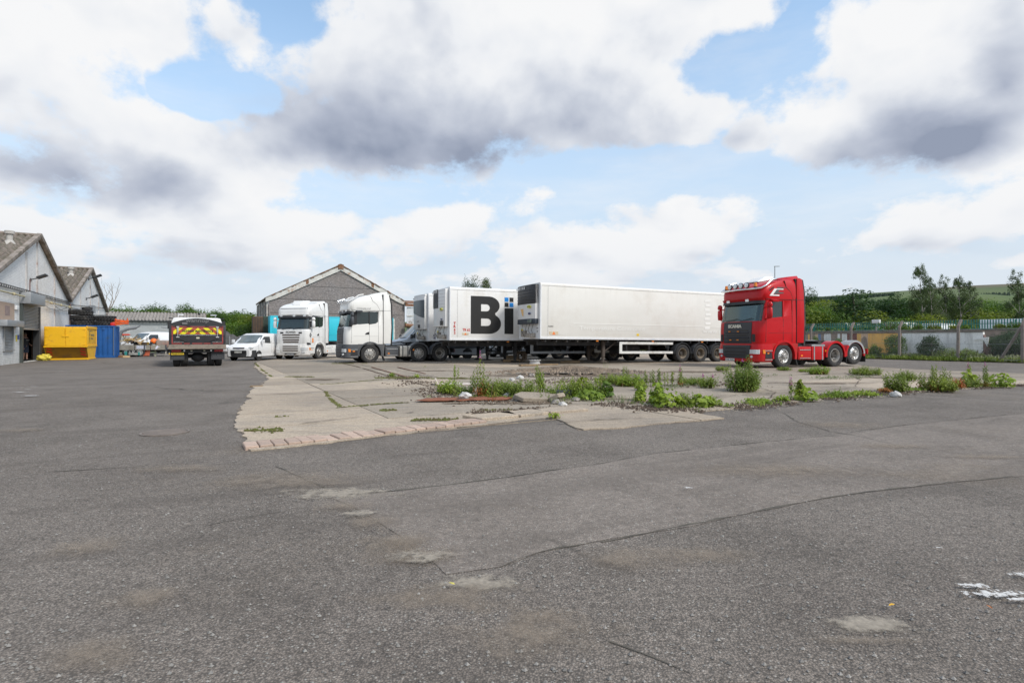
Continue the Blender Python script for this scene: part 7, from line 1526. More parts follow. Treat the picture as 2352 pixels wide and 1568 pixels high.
M_CONT = mat('container_blue', (.008, .085, .29), .5, var=.12, vscale=1.2, dirt=(.03, .07, .14), dirt_amt=.3, dscale=1.5)
pC = G(115.2, 357.2); LC, WC, HC = 2.85, 2.3, 2.32
t = thing('blue_container', 'short blue shipping container carrying stacked tyres', 'container', pC, TH)
def corrug(name, x0, x1, y, z0, z1, axis='x', n=10, d=.035, m=M_CONT):
    pts = []; s_ = (x1-x0)/n
    for i in range(n): a = x0+i*s_; pts += [(a, 0), (a+s_*.35, 0), (a+s_*.5, d), (a+s_*.85, d)]
    pts.append((x1, 0)); mb = MB(); P2 = lambda p, q, z: (p, y+q, z) if axis == 'x' else (y-q, p, z)
    back = [(x1, d+.03), (x0, d+.03)]
    mb.loft([[P2(p, q, z) for p, q in pts+back] for z in (z0, z1)]); return mb.build(name, m, t, smooth=0)
corrug('side_wall', -LC+.09, -.12, .03, .16, HC-.1, 'x', 9); corrug('door_panel', .09, WC-.09, -.02, .16, HC-.1, 'y', 5)
mb = MB(); mb.bx(-LC, 0, .09, WC, .14, HC-.03); mb.build('inner_box', M_CONT, t)
mb = MB()
for x0_, x1_ in ((-LC, -LC+.1), (-.13, .0)): mb.bx(x0_, x1_, 0, .12, 0, HC)
mb.bx(-LC+.1, -.13, .005, .1, .0, .16); mb.bx(-LC+.1, -.13, .005, .1, HC-.10, HC-.005); mb.bx(-.1, .002, WC-.1, WC, 0, HC); mb.bx(-.1, -.001, .12, WC-.1, .0, .14); mb.bx(-.1, -.001, .12, WC-.1, HC-.1, HC-.01); mb.build('frame', M_CONT, t, bevel=.012, seg=1)
mb = MB(); mb.bx(-.115, -.06, -.01, .0, .15, HC-.12); mb.build('weld_strip', mat('strip_grey', (.10, .13, .19), .6), t)
for y in (.45, .85, 1.35, 1.8): mb = MB(); mb.cyl((.03, y, .1), (.03, y, HC-.08), .018, 8); mb.build('lock_rod', M_CONT, t)
mb = MB(); mb.bx(-.75, -.6, -.01, .03, HC-.32, HC-.14); mb.build('vent', M_CONT, t)
def tread_tyre(label, p, ro, ri, h, tilt=(0, 0), seed=0, group='big lugged tyres stacked on the blue container'):
    key = ('lug', ro, ri, h)
    if key not in PROTO:
        mb = MB(); mb.lathe([(ri, 0), (ri+.05, -.0), (ro-.10, .005), (ro-.03, .04), (ro-.02, h*.5), (ro-.03, h-.04), (ro-.10, h-.005), (ri+.05, h), (ri, h), (ri-.02, h*.5), (ri, 0)], axis='z', n=32)
        n_ = 22
        for i in range(n_):
            for s in (0, 1):
                a = 2*pi*(i+.5*s)/n_; za, zb_ = (.03, h*.52) if s == 0 else (h-.03, h*.48); a2 = a+.16
                p0_, p1__ = Vector((ro*cos(a), ro*sin(a), za)), Vector((ro*cos(a2), ro*sin(a2), zb_)); d = (p1__-p0_); q = d.to_track_quat('X', 'Z').to_matrix(); mb.box((p0_+p1__)/2, (d.length*.95, .075, .09), q)
        PROTO[key] = mb.mesh('lugged_tyre', M_TYRE, smooth=35)
    return tag(obj('lugged_tyre', PROTO[key], None, p, (tilt[0], tilt[1], seed*.7)), label, 'tyre', group)
def atop(px, y_back, z): q = Vector((0, 0, 0)); return q
yC = pC.y+.5
def cont_pt(px, back, z): w_ = uw(pC)[1]+back; u_ = on_w(px, w_); return UW(u_, w_, z)
th_ = .36
for i, (px, lb) in enumerate(((83.0, 'bottom tyre of the left stack of three on the blue container'), (82.2, 'middle tyre of the left stack of three on the blue container'), (80.8, 'top tyre of the left stack, slightly tilted'))):
    tread_tyre(lb, cont_pt(px, .85, HC+i*(th_+.005)+(.02 if i == 2 else 0)), .68, .36, th_, (.03*(i == 2), .03*(i == 2)), i)
for i, (px, lb) in enumerate(((104.6, 'bottom tyre of the right stack of two on the blue container'), (105.2, 'top tyre of the right stack of two on the blue container'))): tread_tyre(lb, cont_pt(px, .85, HC+i*(th_+.005)), .64, .34, th_, seed=i+5)
tread_tyre('smaller tyre perched on top of the left tyre stack', cont_pt(87, 1.0, HC+3*th_+.03), .28, .14, .22, seed=9)
M_ORG = mat('orange_steel', (.66, .10, .015), .55, var=.15, vscale=5)
rb = random.Random(12)
for i, (px, bk, dz_, ln, an_, pt, lb) in enumerate(((117.0,.7,.42,1.3,.15,.10,'uppermost orange steel beam sticking out past the right tyre stack'),(117.5,.5,.25,1.4,-.1,-.12,'orange beam drooping to the right below the uppermost beam'),(118.8,.9,.16,1.2,.3,-.05,'orange beam with upturned end at the right corner of the container'),(116.5,.3,.08,1.3,-.2,-.16,'lowest orange beam overhanging the container doors'),(95.3,1.3,.28,1.0,.1,.05,'short orange beam seen between the two tyre stacks'),(95.3,.9,.12,1.0,.0,-.02,'lower orange beam seen between the two tyre stacks'))):
    p = cont_pt(px, bk, HC+dz_); t2 = thing('steel_beam', lb, 'beam', p, 0, group='orange steel beams piled on the blue container', rot=(0, pt, TH+an_))
    mb = MB(); mb.bx(-ln/2, ln/2, -.05, -.035, -.05, .05); mb.bx(-ln/2, ln/2, .035, .05, -.05, .05); mb.bx(-ln/2, ln/2, -.035, .035, -.05, -.04); mb.build('channel', M_ORG, t2)
    mb = MB(); mb.box((ln/2-.05, 0, .1), (.03, .12, .26)); mb.box((-.1, 0, .06), (.1, .14, .1)); mb.build('bracket', M_ORG, t2)
mb = MB(); mb.bx(-.13, .13, -.1, .1, 0, .22); tag(mb.build('fuel_can', mat('red_can', (.55, .02, .02), .5), loc=cont_pt(112.8, .15, HC), rot=TH, bevel=.03), 'small red can on the edge of the blue container', 'can')
pE = Vector(((119.5-512)/F*44, 44, 0)); t = thing('loader_crane', 'grey curved crane arm and red topped cab rising behind the blue container', 'crane', pE, TH)
zz_ = lambda py: zat(py, 44.)
M_ARM = mat('arm_grey', (.17, .18, .19), .6, var=.2, vscale=3)
mb = MB(); mb.tube([(0, 0, 0.6), (0, 0, zz_(336)), (.15, 0, zz_(331)), (.55, 0, zz_(328.3)), (1.05, 0, zz_(327.2)), (1.12, 0, zz_(327))], [.13, .12, .12, .12, .11, .11], 8); mb.tube([(1.05, 0, zz_(327.6)), (1.38, 0, zz_(325))], .07, 6); mb.build('arm', M_ARM, t, fixn=False)
mb = MB(); mb.bx(.15, .62, .0, .5, zz_(335), zz_(333.4)); mb.bx(.5, .7, .0, .3, zz_(334.6), zz_(333.7)); mb.build('cab_roof', mat('cab_red', (.62, .07, .03), .5, var=.2), t, bevel=.03)
mb = MB(); mb.tube([(.22, 0, zz_(335)), (.42, 0, zz_(340))], .05, 6); mb.tube([(.42, .05, zz_(335.5)), (.34, .0, zz_(337.5))], .03, 5); mb.build('cab_frame', M_BLACK, t)
pF = Vector(((165.9-512)/F*43.0, 43.0, 0)); uF_, wF_ = uw(pF); LF = uF_-on_w(118.5, wF_)
t = thing('flat_trailer', 'long grey drop-side flat trailer loaded with timber and scrap in front of the low building', 'trailer', pF, TH)
M_DROP = mat('dropside_grey', (.25, .235, .20), .75, .1, var=.15, vscale=2, dirt=(.17, .15, .12), dirt_amt=.4)
zt_, zb_ = zat(344.4, 43.4), zat(349.2, 43.4); k = 3
for i in range(3): mb = MB(); a = -LF*(i+1)/3+.02; mb.bx(a, -LF*i/3-.02, 0, .04, zb_, zt_); mb.build('side_board', M_DROP, t, bevel=.008, seg=1)
for x in (0, -LF*.46, -LF): mb = MB(); mb.bx(x-.05, x+.05, -.03, 0, zb_-.05, zt_+.02); mb.build('stanchion', M_GREYP, t)
mb = MB(); mb.bx(-LF, 0, .05, 2, zb_, zb_+.06); mb.bx(-.04, 0, .04, 2, zb_, zt_); mb.bx(-LF, 0, 1.96, 2, zb_, zt_); mb.bx(-LF, .4, .5, .6, zb_-.15, zb_); mb.bx(-LF, .4, 1.4, 1.5, zb_-.15, zb_); mb.build('deck', M_CHAS, t)
mb = MB(); mb.prism([(.4, .6), (1.5, 1.0), (.4, 1.4), (.4, 1.25), (1.2, 1.0), (.4, .75)], 'z', zb_-.18, zb_-.06); mb.cyl((1.35, 1, zb_-.1), (1.35, 1, .1), .04, 8); mb.build('drawbar', M_CHAS, t)
for x in (-1.7, -2.5, -LF*.72): wheel(t, x, .1, .33, r=.33, w=.2, side=-1, kind='van', rim=M_HUBCAP)
mb = MB(); mb.lathe([(.17, -.1), (.3, -.1), (.33, -.05), (.33, .05), (.3, .1), (.17, .1)], (.25, .6, zt_-.25), 'x', 20); mb.build('spare_wheel', M_TYRE, t, smooth=40)
mb = MB(); me_ = mb.bx(-.55, -.05, .0, 0.004, 0, .001); 
mb = MB(); mb.bx(-LF*.63, -LF*.63+.6, -.008, 0, zb_+.08, zt_-.05); mb.build('sticker', mat('pale_sticker', (.45, .47, .55), .6, var=.5, vscale=25), t)
mb = MB(); mb.prism([(-.7, zb_+.05), (-.62, zb_+.05), (-.5, zb_+.2), (-.35, zb_+.22), (-.5, zb_+.26), (-.56, zt_-.05), (-.66, zb_+.25)], 'y', -.008, 0); mb.build('bird_logo', mat('logo_white', (.6, .6, .7), .6), t)
rb = random.Random(33); cols = [mat('timber_pale', (.52, .38, .22), .8, var=.2), mat('timber_brown', (.28, .15, .07), .8, var=.2), mat('plastic_yellow', (.62, .38, .02), .5), mat('board_white', (.55, .52, .48), .7)]
for i in range(34):
    x = -LF+.3+rb.random()**1.1*LF*.42; l = rb.uniform(.4, 1.5); q = Matrix.Rotation(rb.uniform(-.6, .6), 3, 'Y') @ Matrix.Rotation(rb.uniform(-.5, .5), 3, 'Z')
    mb = MB(); mb.box((0, 0, 0), (l, rb.uniform(.05, .12), rb.uniform(.02, .06)), q); o = mb.build('scrap_plank', cols[i % 4 if rb.random() < .6 else 0], None, loc=pF+BX*x+AX*rb.uniform(.3, 1.2)+Vector((0, 0, zt_+rb.uniform(-.1, .1)+.42*(1-abs(x+LF*.78)/(LF*.4)))))
    tag(o, 'loose splintered plank lying criss-cross in the scrap timber heap on the flat trailer', 'plank', 'scrap planks heaped on the flat trailer')
def ball(name, label, cat, p, r, m, sq=1):
    b = bmesh.new(); bmesh.ops.create_uvsphere(b, u_segments=20, v_segments=12, radius=r); me = bpy.data.meshes.new(name); b.to_mesh(me); b.free(); me.materials.append(m); me.polygons.foreach_set('use_smooth', [True]*len(me.polygons)); o = obj(name, me, None, p, scale=(1, 1, sq)); return tag(o, label, cat)
fp = lambda px, bk, z: UW(on_w(px, wF_+bk), wF_+bk, z)
ball('orange_buoy', 'round bright orange buoy on the right half of the flat trailer', 'buoy', fp(153.6, .8, zt_+.28), .24, mat('buoy_orange', (.85, .16, .02), .4))
mb = MB(); mb.lathe([(0, 0), (.18, 0), (.2, .4), (.16, .45), (0, .45)], axis='z', n=16); tag(mb.build('steel_drum', mat('drum_grey', (.3, .28, .25), .6, .3), loc=fp(158.3, .7, zt_-.1), smooth=40), 'grey drum standing right of the orange buoy', 'drum')
mb = MB(); mb.lathe([(0, 0), (.14, 0), (.13, .25), (.06, .3), (.06, .36), (0, .36)], axis='z', n=14); tag(mb.build('gas_bottle', mat('bottle_brown', (.36, .20, .13), .6), loc=fp(157.6, 1.2, zt_+.15), smooth=40), 'brown and white canister behind the grey drum', 'canister')
mb = MB(); mb.box((0, 0, .22), (.85, .7, .55)); tag(mb.build('rusty_box', mat('box_rust', (.26, .20, .17), .8, var=.3, vscale=5, dirt=(.3, .08, .05), dirt_amt=.3), loc=fp(163, .8, zt_-.15), rot=TH, bevel=.06), 'rusty brown box at the right end of the flat trailer', 'box')
mb = MB()
for i in range(14): a = i*.8; mb.box((-1.1+i*.17, rb.uniform(-.3, .3), rb.uniform(0, .22)), (rb.uniform(.15, .4), .2, rb.uniform(.08, .3)), Matrix.Rotation(rb.uniform(-.5, .5), 3, 'Y'))
tag(mb.build('black_machinery', M_BLACK, loc=fp(150, .7, zt_-.02), rot=TH, smooth=0), 'heap of black machine parts left of the orange buoy', 'machine parts', kind='stuff')
aY = 49.0; k = lambda px: (px-512)/F*aY
van('white van with black bonnet stripes parked behind the flat trailer', Vector((k(138.3)-.5, aY+2.6, .08)), -pi/2-R(20), .98,
    dict(h=1.98, L=4.9, hw=.98, paint=M_VANW, ws=((.92, 1.22), (1.65, 1.84)), hood=1.18, bumper=M_BLACK, mirror=M_VANW, lampz=.82, grille=(.52, .72), ax=(1.55, -1.4), sill=False))
vv = [o for o in bpy.data.objects if o.name.startswith('van') and o.get('label', '').startswith('white van with black')][0]
for y0, y1, m in ((-.12, .35, M_BLACK), (.40, .47, M_REDL)): mb = MB(); mb.prism([(1.58, 1.20), (2.05, 1.13), (2.35, 1.03), (2.35, 1.045), (2.05, 1.15), (1.58, 1.225)], 'y', y0, y1); mb.build('bonnet_stripe', m, vv)
aY = 52.0
van('pale silver car half hidden by the tipper lorry', Vector((((182-512)/F*aY), aY+1.5, .05)), -pi/2-R(12), .9,
    dict(h=1.6, L=4.4, hw=.95, paint=mat('car_silver', (.42, .45, .47), .3, .4, coat=.4), ws=((1.0, 1.02), (1.8, 1.50)), hood=.98, bumper=MATS['car_silver'], mirror=MATS['car_silver'], lampz=.72, grille=(.42, .55), ax=(1.4, -1.3), sill=False))
pP = G(147.5, 356.0); t = thing('pallet_truck', 'orange red pallet truck with a tall black handle in front of the flat trailer', 'pallet truck', pP, TH)
M_PT = mat('pallet_truck_orange', (.50, .12, .06), .5, var=.15, vscale=4)
z_ = lambda py: zat(py, pP.y)
mb = MB(); mb.prism([(-.25, .06), (.12, .06), (.22, z_(346.2)), (.0, z_(346.2))], 'y', -.12, .12); mb.build('mast', M_PT, t, bevel=.02)
mb = MB(); mb.bx(-1.5, -.2, -.28, -.14, .06, .12); mb.bx(-1.5, -.2, .14, .28, .06, .12); mb.build('fork', M_PT, t)
mb = MB(); mb.tube([(.22, 0, .35), (.15, 0, z_(346)), (.10, 0, z_(344))], .045, 6); mb.bx(-.2, .35, -.06, .06, z_(345), z_(344.2)); mb.build('handle', M_BLACK, t)
mb = MB(); mb.lathe([(0, -.05), (.13, -.05), (.13, .05), (0, .05)], (.28, 0, .13), 'y', 14); mb.build('steer_wheel', M_BLACK, t)
pP2 = G(140, 356.2); t = thing('metal_crate', 'low pale crate with green ends lying on the pallet truck forks', 'crate', pP2, TH); mb = MB(); mb.bx(-.7, -.1, -.25, .25, .14, .30); mb.build('tray', mat('crate_pale', (.26, .26, .24), .7, var=.3, vscale=6), t); mb = MB(); mb.bx(-.95, -.8, -.27, .27, .12, .40); mb.bx(-.1, .0, -.27, .27, .12, .36); mb.build('end_panel', mat('teal_plastic', (.02, .22, .20), .5), t)
pW = G(133, 354.7); t = thing('low_bench', 'long low grey bench standing before the flat trailer', 'bench', pW, TH); mb = MB(); mb.bx(-1.3, 2.5, -.25, .25, .55, .63); mb.build('bench_top', mat('bench_grey', (.30, .28, .24), .8, var=.2), t)
for x in (-1.1, 2.3): mb = MB(); mb.bx(x, x+.1, -.2, .2, 0, .55); mb.build('leg', MATS['bench_grey'], t)
pW = G(151.5, 355.9); t = thing('post_stand', 'pale green timber stand right of the pallet truck handle', 'stand', pW, TH); mb = MB(); mb.bx(-.35, .35, -.12, .12, .78, .9); mb.build('top_rail', mat('stand_green', (.30, .31, .22), .8, var=.2), t)
for x in (-.3, .2): mb = MB(); mb.bx(x, x+.11, -.1, .1, 0, .78); mb.build('leg', MATS['stand_green'], t)
for i, (px, py, s_, m, lb) in enumerate(((122.5, 357, .16, cols[1], 'brown scrap block on the ground right of the blue container'), (126.5, 357.2, .14, cols[0], 'pale scrap block on the ground left of the pallet truck'), (171, 354, .12, cols[2], 'yellow scrap block under the flat trailer drawbar'))):
    mb = MB(); mb.box((0, 0, s_*.5), (s_*3, s_*1.4, s_)); tag(mb.build('scrap_block', m, loc=G(px, py), rot=.3*i, bevel=.02), lb, 'scrap')
for i, (x0, x1, m, lb) in enumerate(((156.8, 164.6, 'cab_a', 'pale blue grey steel cabinet with a black square frame, left of two'), (164.8, 173.6, 'cab_b', 'blue grey steel cabinet with scratched doors, right of two'))):
    aY = 54.0; xa, xb = (x0-512)/F*aY, (x1-512)/F*aY; t = thing('steel_cabinet', lb, 'cabinet', (xa, aY, 0), R(8), group='steel cabinets by the low building'); mm = mat(m, (.42, .48, .53) if i == 0 else (.34, .41, .48), .6, var=.15, vscale=3, dirt=(.2, .24, .28), dirt_amt=.3); h = zat(333.6, aY)
    mb = MB(); mb.bx(0, xb-xa, 0, .6, .05, h); mb.build('carcass', mm, t, bevel=.01)
    for a, b in ((.02, (xb-xa)/2-.01), ((xb-xa)/2+.01, xb-xa-.02)): mb = MB(); mb.bx(a, b, -.025, 0, .1, h-.04); mb.build('door', mm, t, bevel=.006, seg=1)
    if i == 0:
        mb = MB()
        for a, b, c, d in ((.4, .75, h-.3, h-.26), (.4, .75, h-.72, h-.68), (.4, .44, h-.72, h-.26), (.71, .75, h-.72, h-.26)): mb.bx(a, b, -.04, -.026, c, d)
        mb.build('frame_mark', M_BLACK, t, smooth=0)
    else: mb = MB(); mb.bx(.6, .8, -.03, -.026, h-.42, h-.28); mb.build('pink_sticker', mat('pink', (.6, .05, .2), .6), t)
aY = 50.0; xp = (169.5-512)/F*aY; t = thing('lamp_pole', 'grey pole with two floodlights left of the tipper lorry', 'lamp', (xp, aY, 0)); z_ = lambda py: zat(py, aY)
mb = MB(); mb.cyl((0, 0, 0), (0, 0, z_(327)), .05, 8); mb.tube([(0, 0, z_(327.5)), (.5, 0, z_(328.5))], .03, 5); mb.build('pole', M_GALV, t)
for x, y_, a_ in ((.15, 325.6, -.35), (-.45, 327.4, .12)): mb = MB(); mb.box((x+.2, 0, z_(y_)), (.75, .4, .07), Matrix.Rotation(a_, 3, 'Y')); mb.build('floodlight', M_GALV, t, bevel=.01, seg=1)
def heap(name, label, px, Y, w_, h, m, seed):
    b = bmesh.new(); bmesh.ops.create_icosphere(b, subdivisions=4, radius=1)
    for v in b.verts:
        z = max(0, v.co.z); v.co.x *= w_/2*(1+.15*noise.noise(v.co*3+Vector((seed, 0, 0)))); v.co.y *= w_/2.6; v.co.z = h*z**1.3*(1+.3*noise.noise(v.co*1.5+Vector((seed, 0, 0))))
    me = bpy.data.meshes.new(name); b.to_mesh(me); b.free(); me.materials.append(m); return tag(obj(name, me, None, ((px-512)/F*Y, Y, -.02)), label, 'heap')
M_SPOIL = mat('spoil', (.075, .07, .068), .95, var=.4, vscale=3, bump=1, bscale=8)
heap('spoil_heap', 'dark grey gravel heap just right of the tipper lorry', 226, 60, 5.5, 1.95, M_SPOIL, 1); heap('spoil_heap', 'lower dark heap behind the wire fence panels', 232, 62, 5.0, 1.4, M_SPOIL, 4)
for i, (px, lb) in enumerate(((223.2, 'left white sack on the ground right of the tipper'), (226.6, 'right white sack on the ground right of the tipper'))): ball('bulk_bag', lb, 'sack', Vector(((px-512)/F*52, 52, .42)), .5, mat('sack_white', (.68, .68, .68), .7, var=.2, vscale=6), .8)
M_GFEN = mat('green_mesh', (.02, .10, .07), .6)
for i, (x0, x1, lb, m) in enumerate(((224.3, 229.2, 'green wire fence panel right of the tipper', M_GFEN), (229.6, 235.6, 'grey temporary fence panel left of the small van', M_GALV))):
    aY = 53; xa, xb = (x0-512)/F*aY, (x1-512)/F*aY; h = zat(337.2 if i else 335.3, aY); t = thing('fence_panel', lb, 'fence panel', (xa, aY, 0), 0)
    mb = MB(); W_ = xb-xa; mb.tube([(0, 0, .1), (0, 0, h), (W_, 0, h), (W_, 0, .1), (0, 0, .1)], .025, 6); mb.build('frame', m, t)
    mb = MB()
    for j in range(1, int(W_/.1)): mb.bx(j*.1-.003, j*.1+.003, -.003, .003, .1, h)
    for j in range(1, 6): mb.bx(0, W_, -.004, .004, .1+j*(h-.1)/6, .106+j*(h-.1)/6)
    tag(mb.build('wire_mesh', m, t, smooth=0), kind='stuff')
    mb = MB(); mb.cyl((0, 0, 0), (0, 0, h+.15), .04, 8); mb.bx(-.35, .35, -.12, .12, 0, .12); mb.build('foot', M_GALV, t)
for px, top, Y, lb in ((242.6, 308.8, 120, 'thin lamp column over the trees left of the gabled shed'), (774.8, 266, 95, 'tall thin lamp column rising behind the red tractor unit')):
    h = zat(top, Y); t = thing('lamp_column', lb, 'street lamp', ((px-512)/F*Y, Y, 0)); mb = MB(); mb.cyl((0, 0, 0), (0, 0, h), .11, 8, .07); mb.build('column', M_GALV, t); mb = MB(); s_ = 1; mb.box((.35, 0, h), (.9, .2, .1)); mb.build('lantern', M_GALV, t)
pM_ = UW(U0-.75, on_u(24.9, U0-.75)); Yp = pM_.y; hp = 1.70
t = thing('person', 'man in a dark tee shirt and shorts standing in the shadow of the workshop doorway', 'person', pM_, TH-R(28))
def skin_body(name, verts, edges, radii, m, parent, root=0, sub=2):
    me = bpy.data.meshes.new(name); me.from_pydata(verts, edges, []); o = obj(name, me, parent); me.materials.append(m)
    md = o.modifiers.new('skin', 'SKIN'); md.use_smooth_shade = True; sk = me.skin_vertices[0].data
    for i, r_ in enumerate(radii): sk[i].radius = r_ if isinstance(r_, tuple) else (r_, r_)
    sk[root].use_root = True; ss = o.modifiers.new('sub', 'SUBSURF'); ss.levels = sub; ss.render_levels = sub; return o
M_SKIN = mat('skin', (.46, .27, .20), .55); M_TEE = mat('dark_tee', (.035, .036, .042), .8); M_SHO = mat('navy_shorts', (.035, .045, .075), .8)
V = [(0, 0, .93), (0, 0, 1.08), (0, 0, 1.28), (0, 0, 1.42), (.01, 0, 1.50), (.03, 0, 1.58), (.03, 0, 1.66),
     (0, .10, .88), (.01, .12, .48), (0, .13, .09), (.14, .15, .035), (0, -.10, .88), (.03, -.12, .48), (0, -.13, .09), (.14, -.15, .035),
     (0, .19, 1.40), (-.02, .25, 1.13), (.14, .22, .98), (.21, .19, .97), (0, -.19, 1.40), (-.02, -.25, 1.13), (.10, -.27, .90), (.14, -.27, .83)]
E = [(0, 1), (1, 2), (2, 3), (3, 4), (4, 5), (5, 6), (0, 7), (7, 8), (8, 9), (9, 10), (0, 11), (11, 12), (12, 13), (13, 14), (3, 15), (15, 16), (16, 17), (17, 18), (3, 19), (19, 20), (20, 21), (21, 22)]
RD = [(.15, .12), (.15, .12), (.16, .12), (.13, .10), .055, (.085, .095), (.075, .085), .095, .062, .045, .04, .095, .062, .045, .04, .06, .046, .036, .03, .06, .046, .036, .03]
skin_body('body', V, E, RD, M_SKIN, t)
def hand(base, d, up):
    for j in range(5):
        off = (j-2)*.016; b0 = Vector(base)+Vector(up)*off; dd_ = Vector(d); l = (.05, .075, .08, .075, .06)[j]
        if j == 0: dd_ = (Vector(d)*.7-Vector(up)*.8).normalized()
        pts = [b0, b0+dd_*l*.55, b0+(dd_*.8+Vector((0, 0, -.4))).normalized()*l]; mb = MB(); mb.tube(pts, [.010, .009, .007], 6); mb.build('finger', M_SKIN, t)
hand((.25, .18, .965), (.9, -.1, -.2), (0, .5, .85)); hand((.16, -.27, .78), (.2, 0, -1), (.9, .2, 0))
mb = MB(); mb.loft([[(rx*cos(a)+cx, ry*sin(a), z) for a in [2*pi*i/20 for i in range(20)]] for z, rx, ry, cx in ((.96, .165, .20, 0), (1.1, .175, .20, .01), (1.25, .165, .205, .01), (1.36, .13, .22, 0), (1.43, .10, .17, 0), (1.475, .07, .085, .0))]); mb.build('tee_shirt', M_TEE, t, smooth=60)
for s in (1, -1): mb = MB(); mb.tube([(0, s*.14, 1.41), (-.01, s*.22, 1.34), (-.02, s*.255, 1.18)], [.085, .08, .07], 10); mb.build('sleeve', M_TEE, t, smooth=60)
for s in (1, -1): mb = MB(); mb.tube([(0, s*.07, .99), (0, s*.11, .80), (.015, s*.12, .50)], [.13, .125, .105], 12); mb.build('shorts_leg', M_SHO, t, smooth=60)
text('shirt_print', 'EVERLAST', .1, mat('shirt_print', (.5, .5, .5), .7), t, (.19, 0, 1.27), '+x', width=.24, height=.06)
for s in (1, -1): mb = MB(); mb.box((.05, s*.14, .05), (.29, .11, .10)); mb.build('shoe', M_BLACK, t, bevel=.03)
mb = MB(); mb.lathe([(0, .115), (.05, .105), (.085, .06), (.092, .0)], (.015, 0, 1.64), 'z', 16); mb.build('hair', mat('grey_hair', (.22, .19, .17), .8), t, smooth=60)
mb = MB(); mb.prism([(.11, 1.60), (.145, 1.58), (.112, 1.565)], 'y', -.014, .014)
for s in (1, -1): mb.box((.108, s*.034, 1.615), (.012, .022, .01))
mb.box((.108, 0, 1.535), (.012, .045, .008)); mb.build('face', mat('face_detail', (.22, .11, .09), .7), t)
for s in (1, -1): mb = MB(); mb.box((.03, s*.098, 1.60), (.035, .02, .06)); mb.build('ear', M_SKIN, t, bevel=.008)
FU = 39.6
M_WALLP = mat('wall_brown_render', (.33, .25, .20), .9, var=.2, vscale=1.5, dirt=(.18, .15, .12), dirt_amt=.4, bump=.3)
M_COPE = mat('wall_coping', (.17, .15, .13), .9, var=.3, vscale=3, dirt=(.07, .08, .04), dirt_amt=.4)
def stained(name, base, st):
    m = bpy.data.materials.new(name); m.use_nodes = True; t_ = m.node_tree; b = t_.nodes['Principled BSDF']; k = NT(t_); oc = k.new('ShaderNodeTexCoord').outputs['Object']
    v = k.vmul(oc, (1.6, 1.6, .28)); f = k.ss(k.noise(v, 1.5, 7, .65), .42, .68); c = k.mix(k.mul(f, .6), base, st); c = k.mix(k.mul(k.ss(k.noise(oc, 3, 8, .7), .6, .68), .6), c, tuple(x*.6 for x in st))
    g_ = k.lin(k.noise(oc, 14, 3), .3, .7, .9, 1.1); c = k.mix(1.0, c, k.comb(g_, g_, g_), 'MULTIPLY'); k.put(b.inputs['Base Color'], c); b.inputs['Roughness'].default_value = .9; MATS[name] = m; return m
M_WWH = stained('wall_white', (.92, .91, .88), (.5, .49, .47)); M_WOR = stained('wall_orange', (.90, .50, .13), (.58, .34, .14)); M_WPI = stained('wall_pink', (.68, .47, .32), (.5, .34, .25)); M_WRD = stained('wall_maroon', (.20, .07, .06), (.25, .15, .12)); M_WBL = stained('wall_blue', (.16, .24, .40), (.3, .3, .3)); M_WBR = stained('wall_brown', (.33, .25, .20), (.2, .16, .13))
uW = 41.4; zW = zat(331.4, UW(uW, on_u(930, uW)).y)
t = thing('painted_wall', 'low boundary wall painted in white, orange, pink and striped panels behind the chain link fence', 'wall', UW(uW, 0), TH)
segs = [(983, 909, M_WWH), (909, 901, M_WOR if 0 else M_WWH), (901, 866, M_WOR), (866, 861, M_WPI), (861, 852, M_WPI), (852, 840, M_WOR), (840, 829, M_WRD), (829, 825, M_WWH), (825, 821.5, M_WBR), (821.5, 819.5, M_WWH), (819.5, 811, M_WBR), (811, 801, M_WWH), (801, 799, M_WOR), (799, 797, M_WBL), (797, 795, M_WPI), (795, 792, M_WBR), (792, 789, M_WOR), (789, 786, M_WRD), (786, 740, M_WBR)]
segs = [(983, 902, M_WWH), (902, 898, M_WPI), (898, 868, M_WOR), (868, 861, M_WPI), (861, 857, M_WOR), (857, 847, M_WRD), (847, 842, M_WWH), (842, 840, M_WBR), (840, 837.5, M_WWH), (837.5, 831, M_WBR), (831, 824, M_WWH), (824, 821, M_WBR), (821, 818, M_WBL), (818, 815, M_WPI), (815, 811, M_WBR), (811, 808, M_WOR), (808, 640, M_WBR)]
prev = None
for a, b, m in segs:
    w0_, w1_ = on_u(a, uW), on_u(b, uW); mb = MB(); mb.bx(0, .22, w0_, w1_, 0, zW-.06); mb.build('wall_panel', m, t, smooth=0)
wa_, wb_ = on_u(983, uW), on_u(640, uW)
n_ = int((wb_-wa_)/1.2)
for i in range(n_): y = wa_+(wb_-wa_)*i/n_; mb = MB(); mb.bx(-.05, .27, y+.01, y+(wb_-wa_)/n_-.01, zW-.058, zW+.02+rb.uniform(-.006, .006)); mb.build('coping_stone', M_COPE, t, bevel=.012, seg=1)
wq = on_u(983.5, uW); mb = MB(); mb.prism([(wq-.42, 0), (wq-.0, 0), (wq-.0, zW-.2), (wq-.15, zW-.75), (wq-.45, zW-.9)], 'x', -.02, .24); mb.build('broken_pier', mat('broken_brick', (.20, .12, .10), .95, var=.4, vscale=6), t)
mb = MB(); mb.prism([(wq+.3, zW-.4), (wq-.28, zW-.35), (wq-.22, zW-.95), (wq-.1, zW-.75), (wq+.05, zW-.5), (wq+.5, zW-.55)], 'x', -.05, -.005); mb.build('peeling_render', M_WWH, t)
mb = MB(); w_c = on_u(866, uW); mb.prism([(w_c-.2, 0.3), (w_c+.32, .3), (w_c+.30, zW-.45), (w_c+.1, zW-.25), (w_c-.05, zW-.4)], 'x', -.03, -.002); mb.build('fallen_render', M_WBR, t)
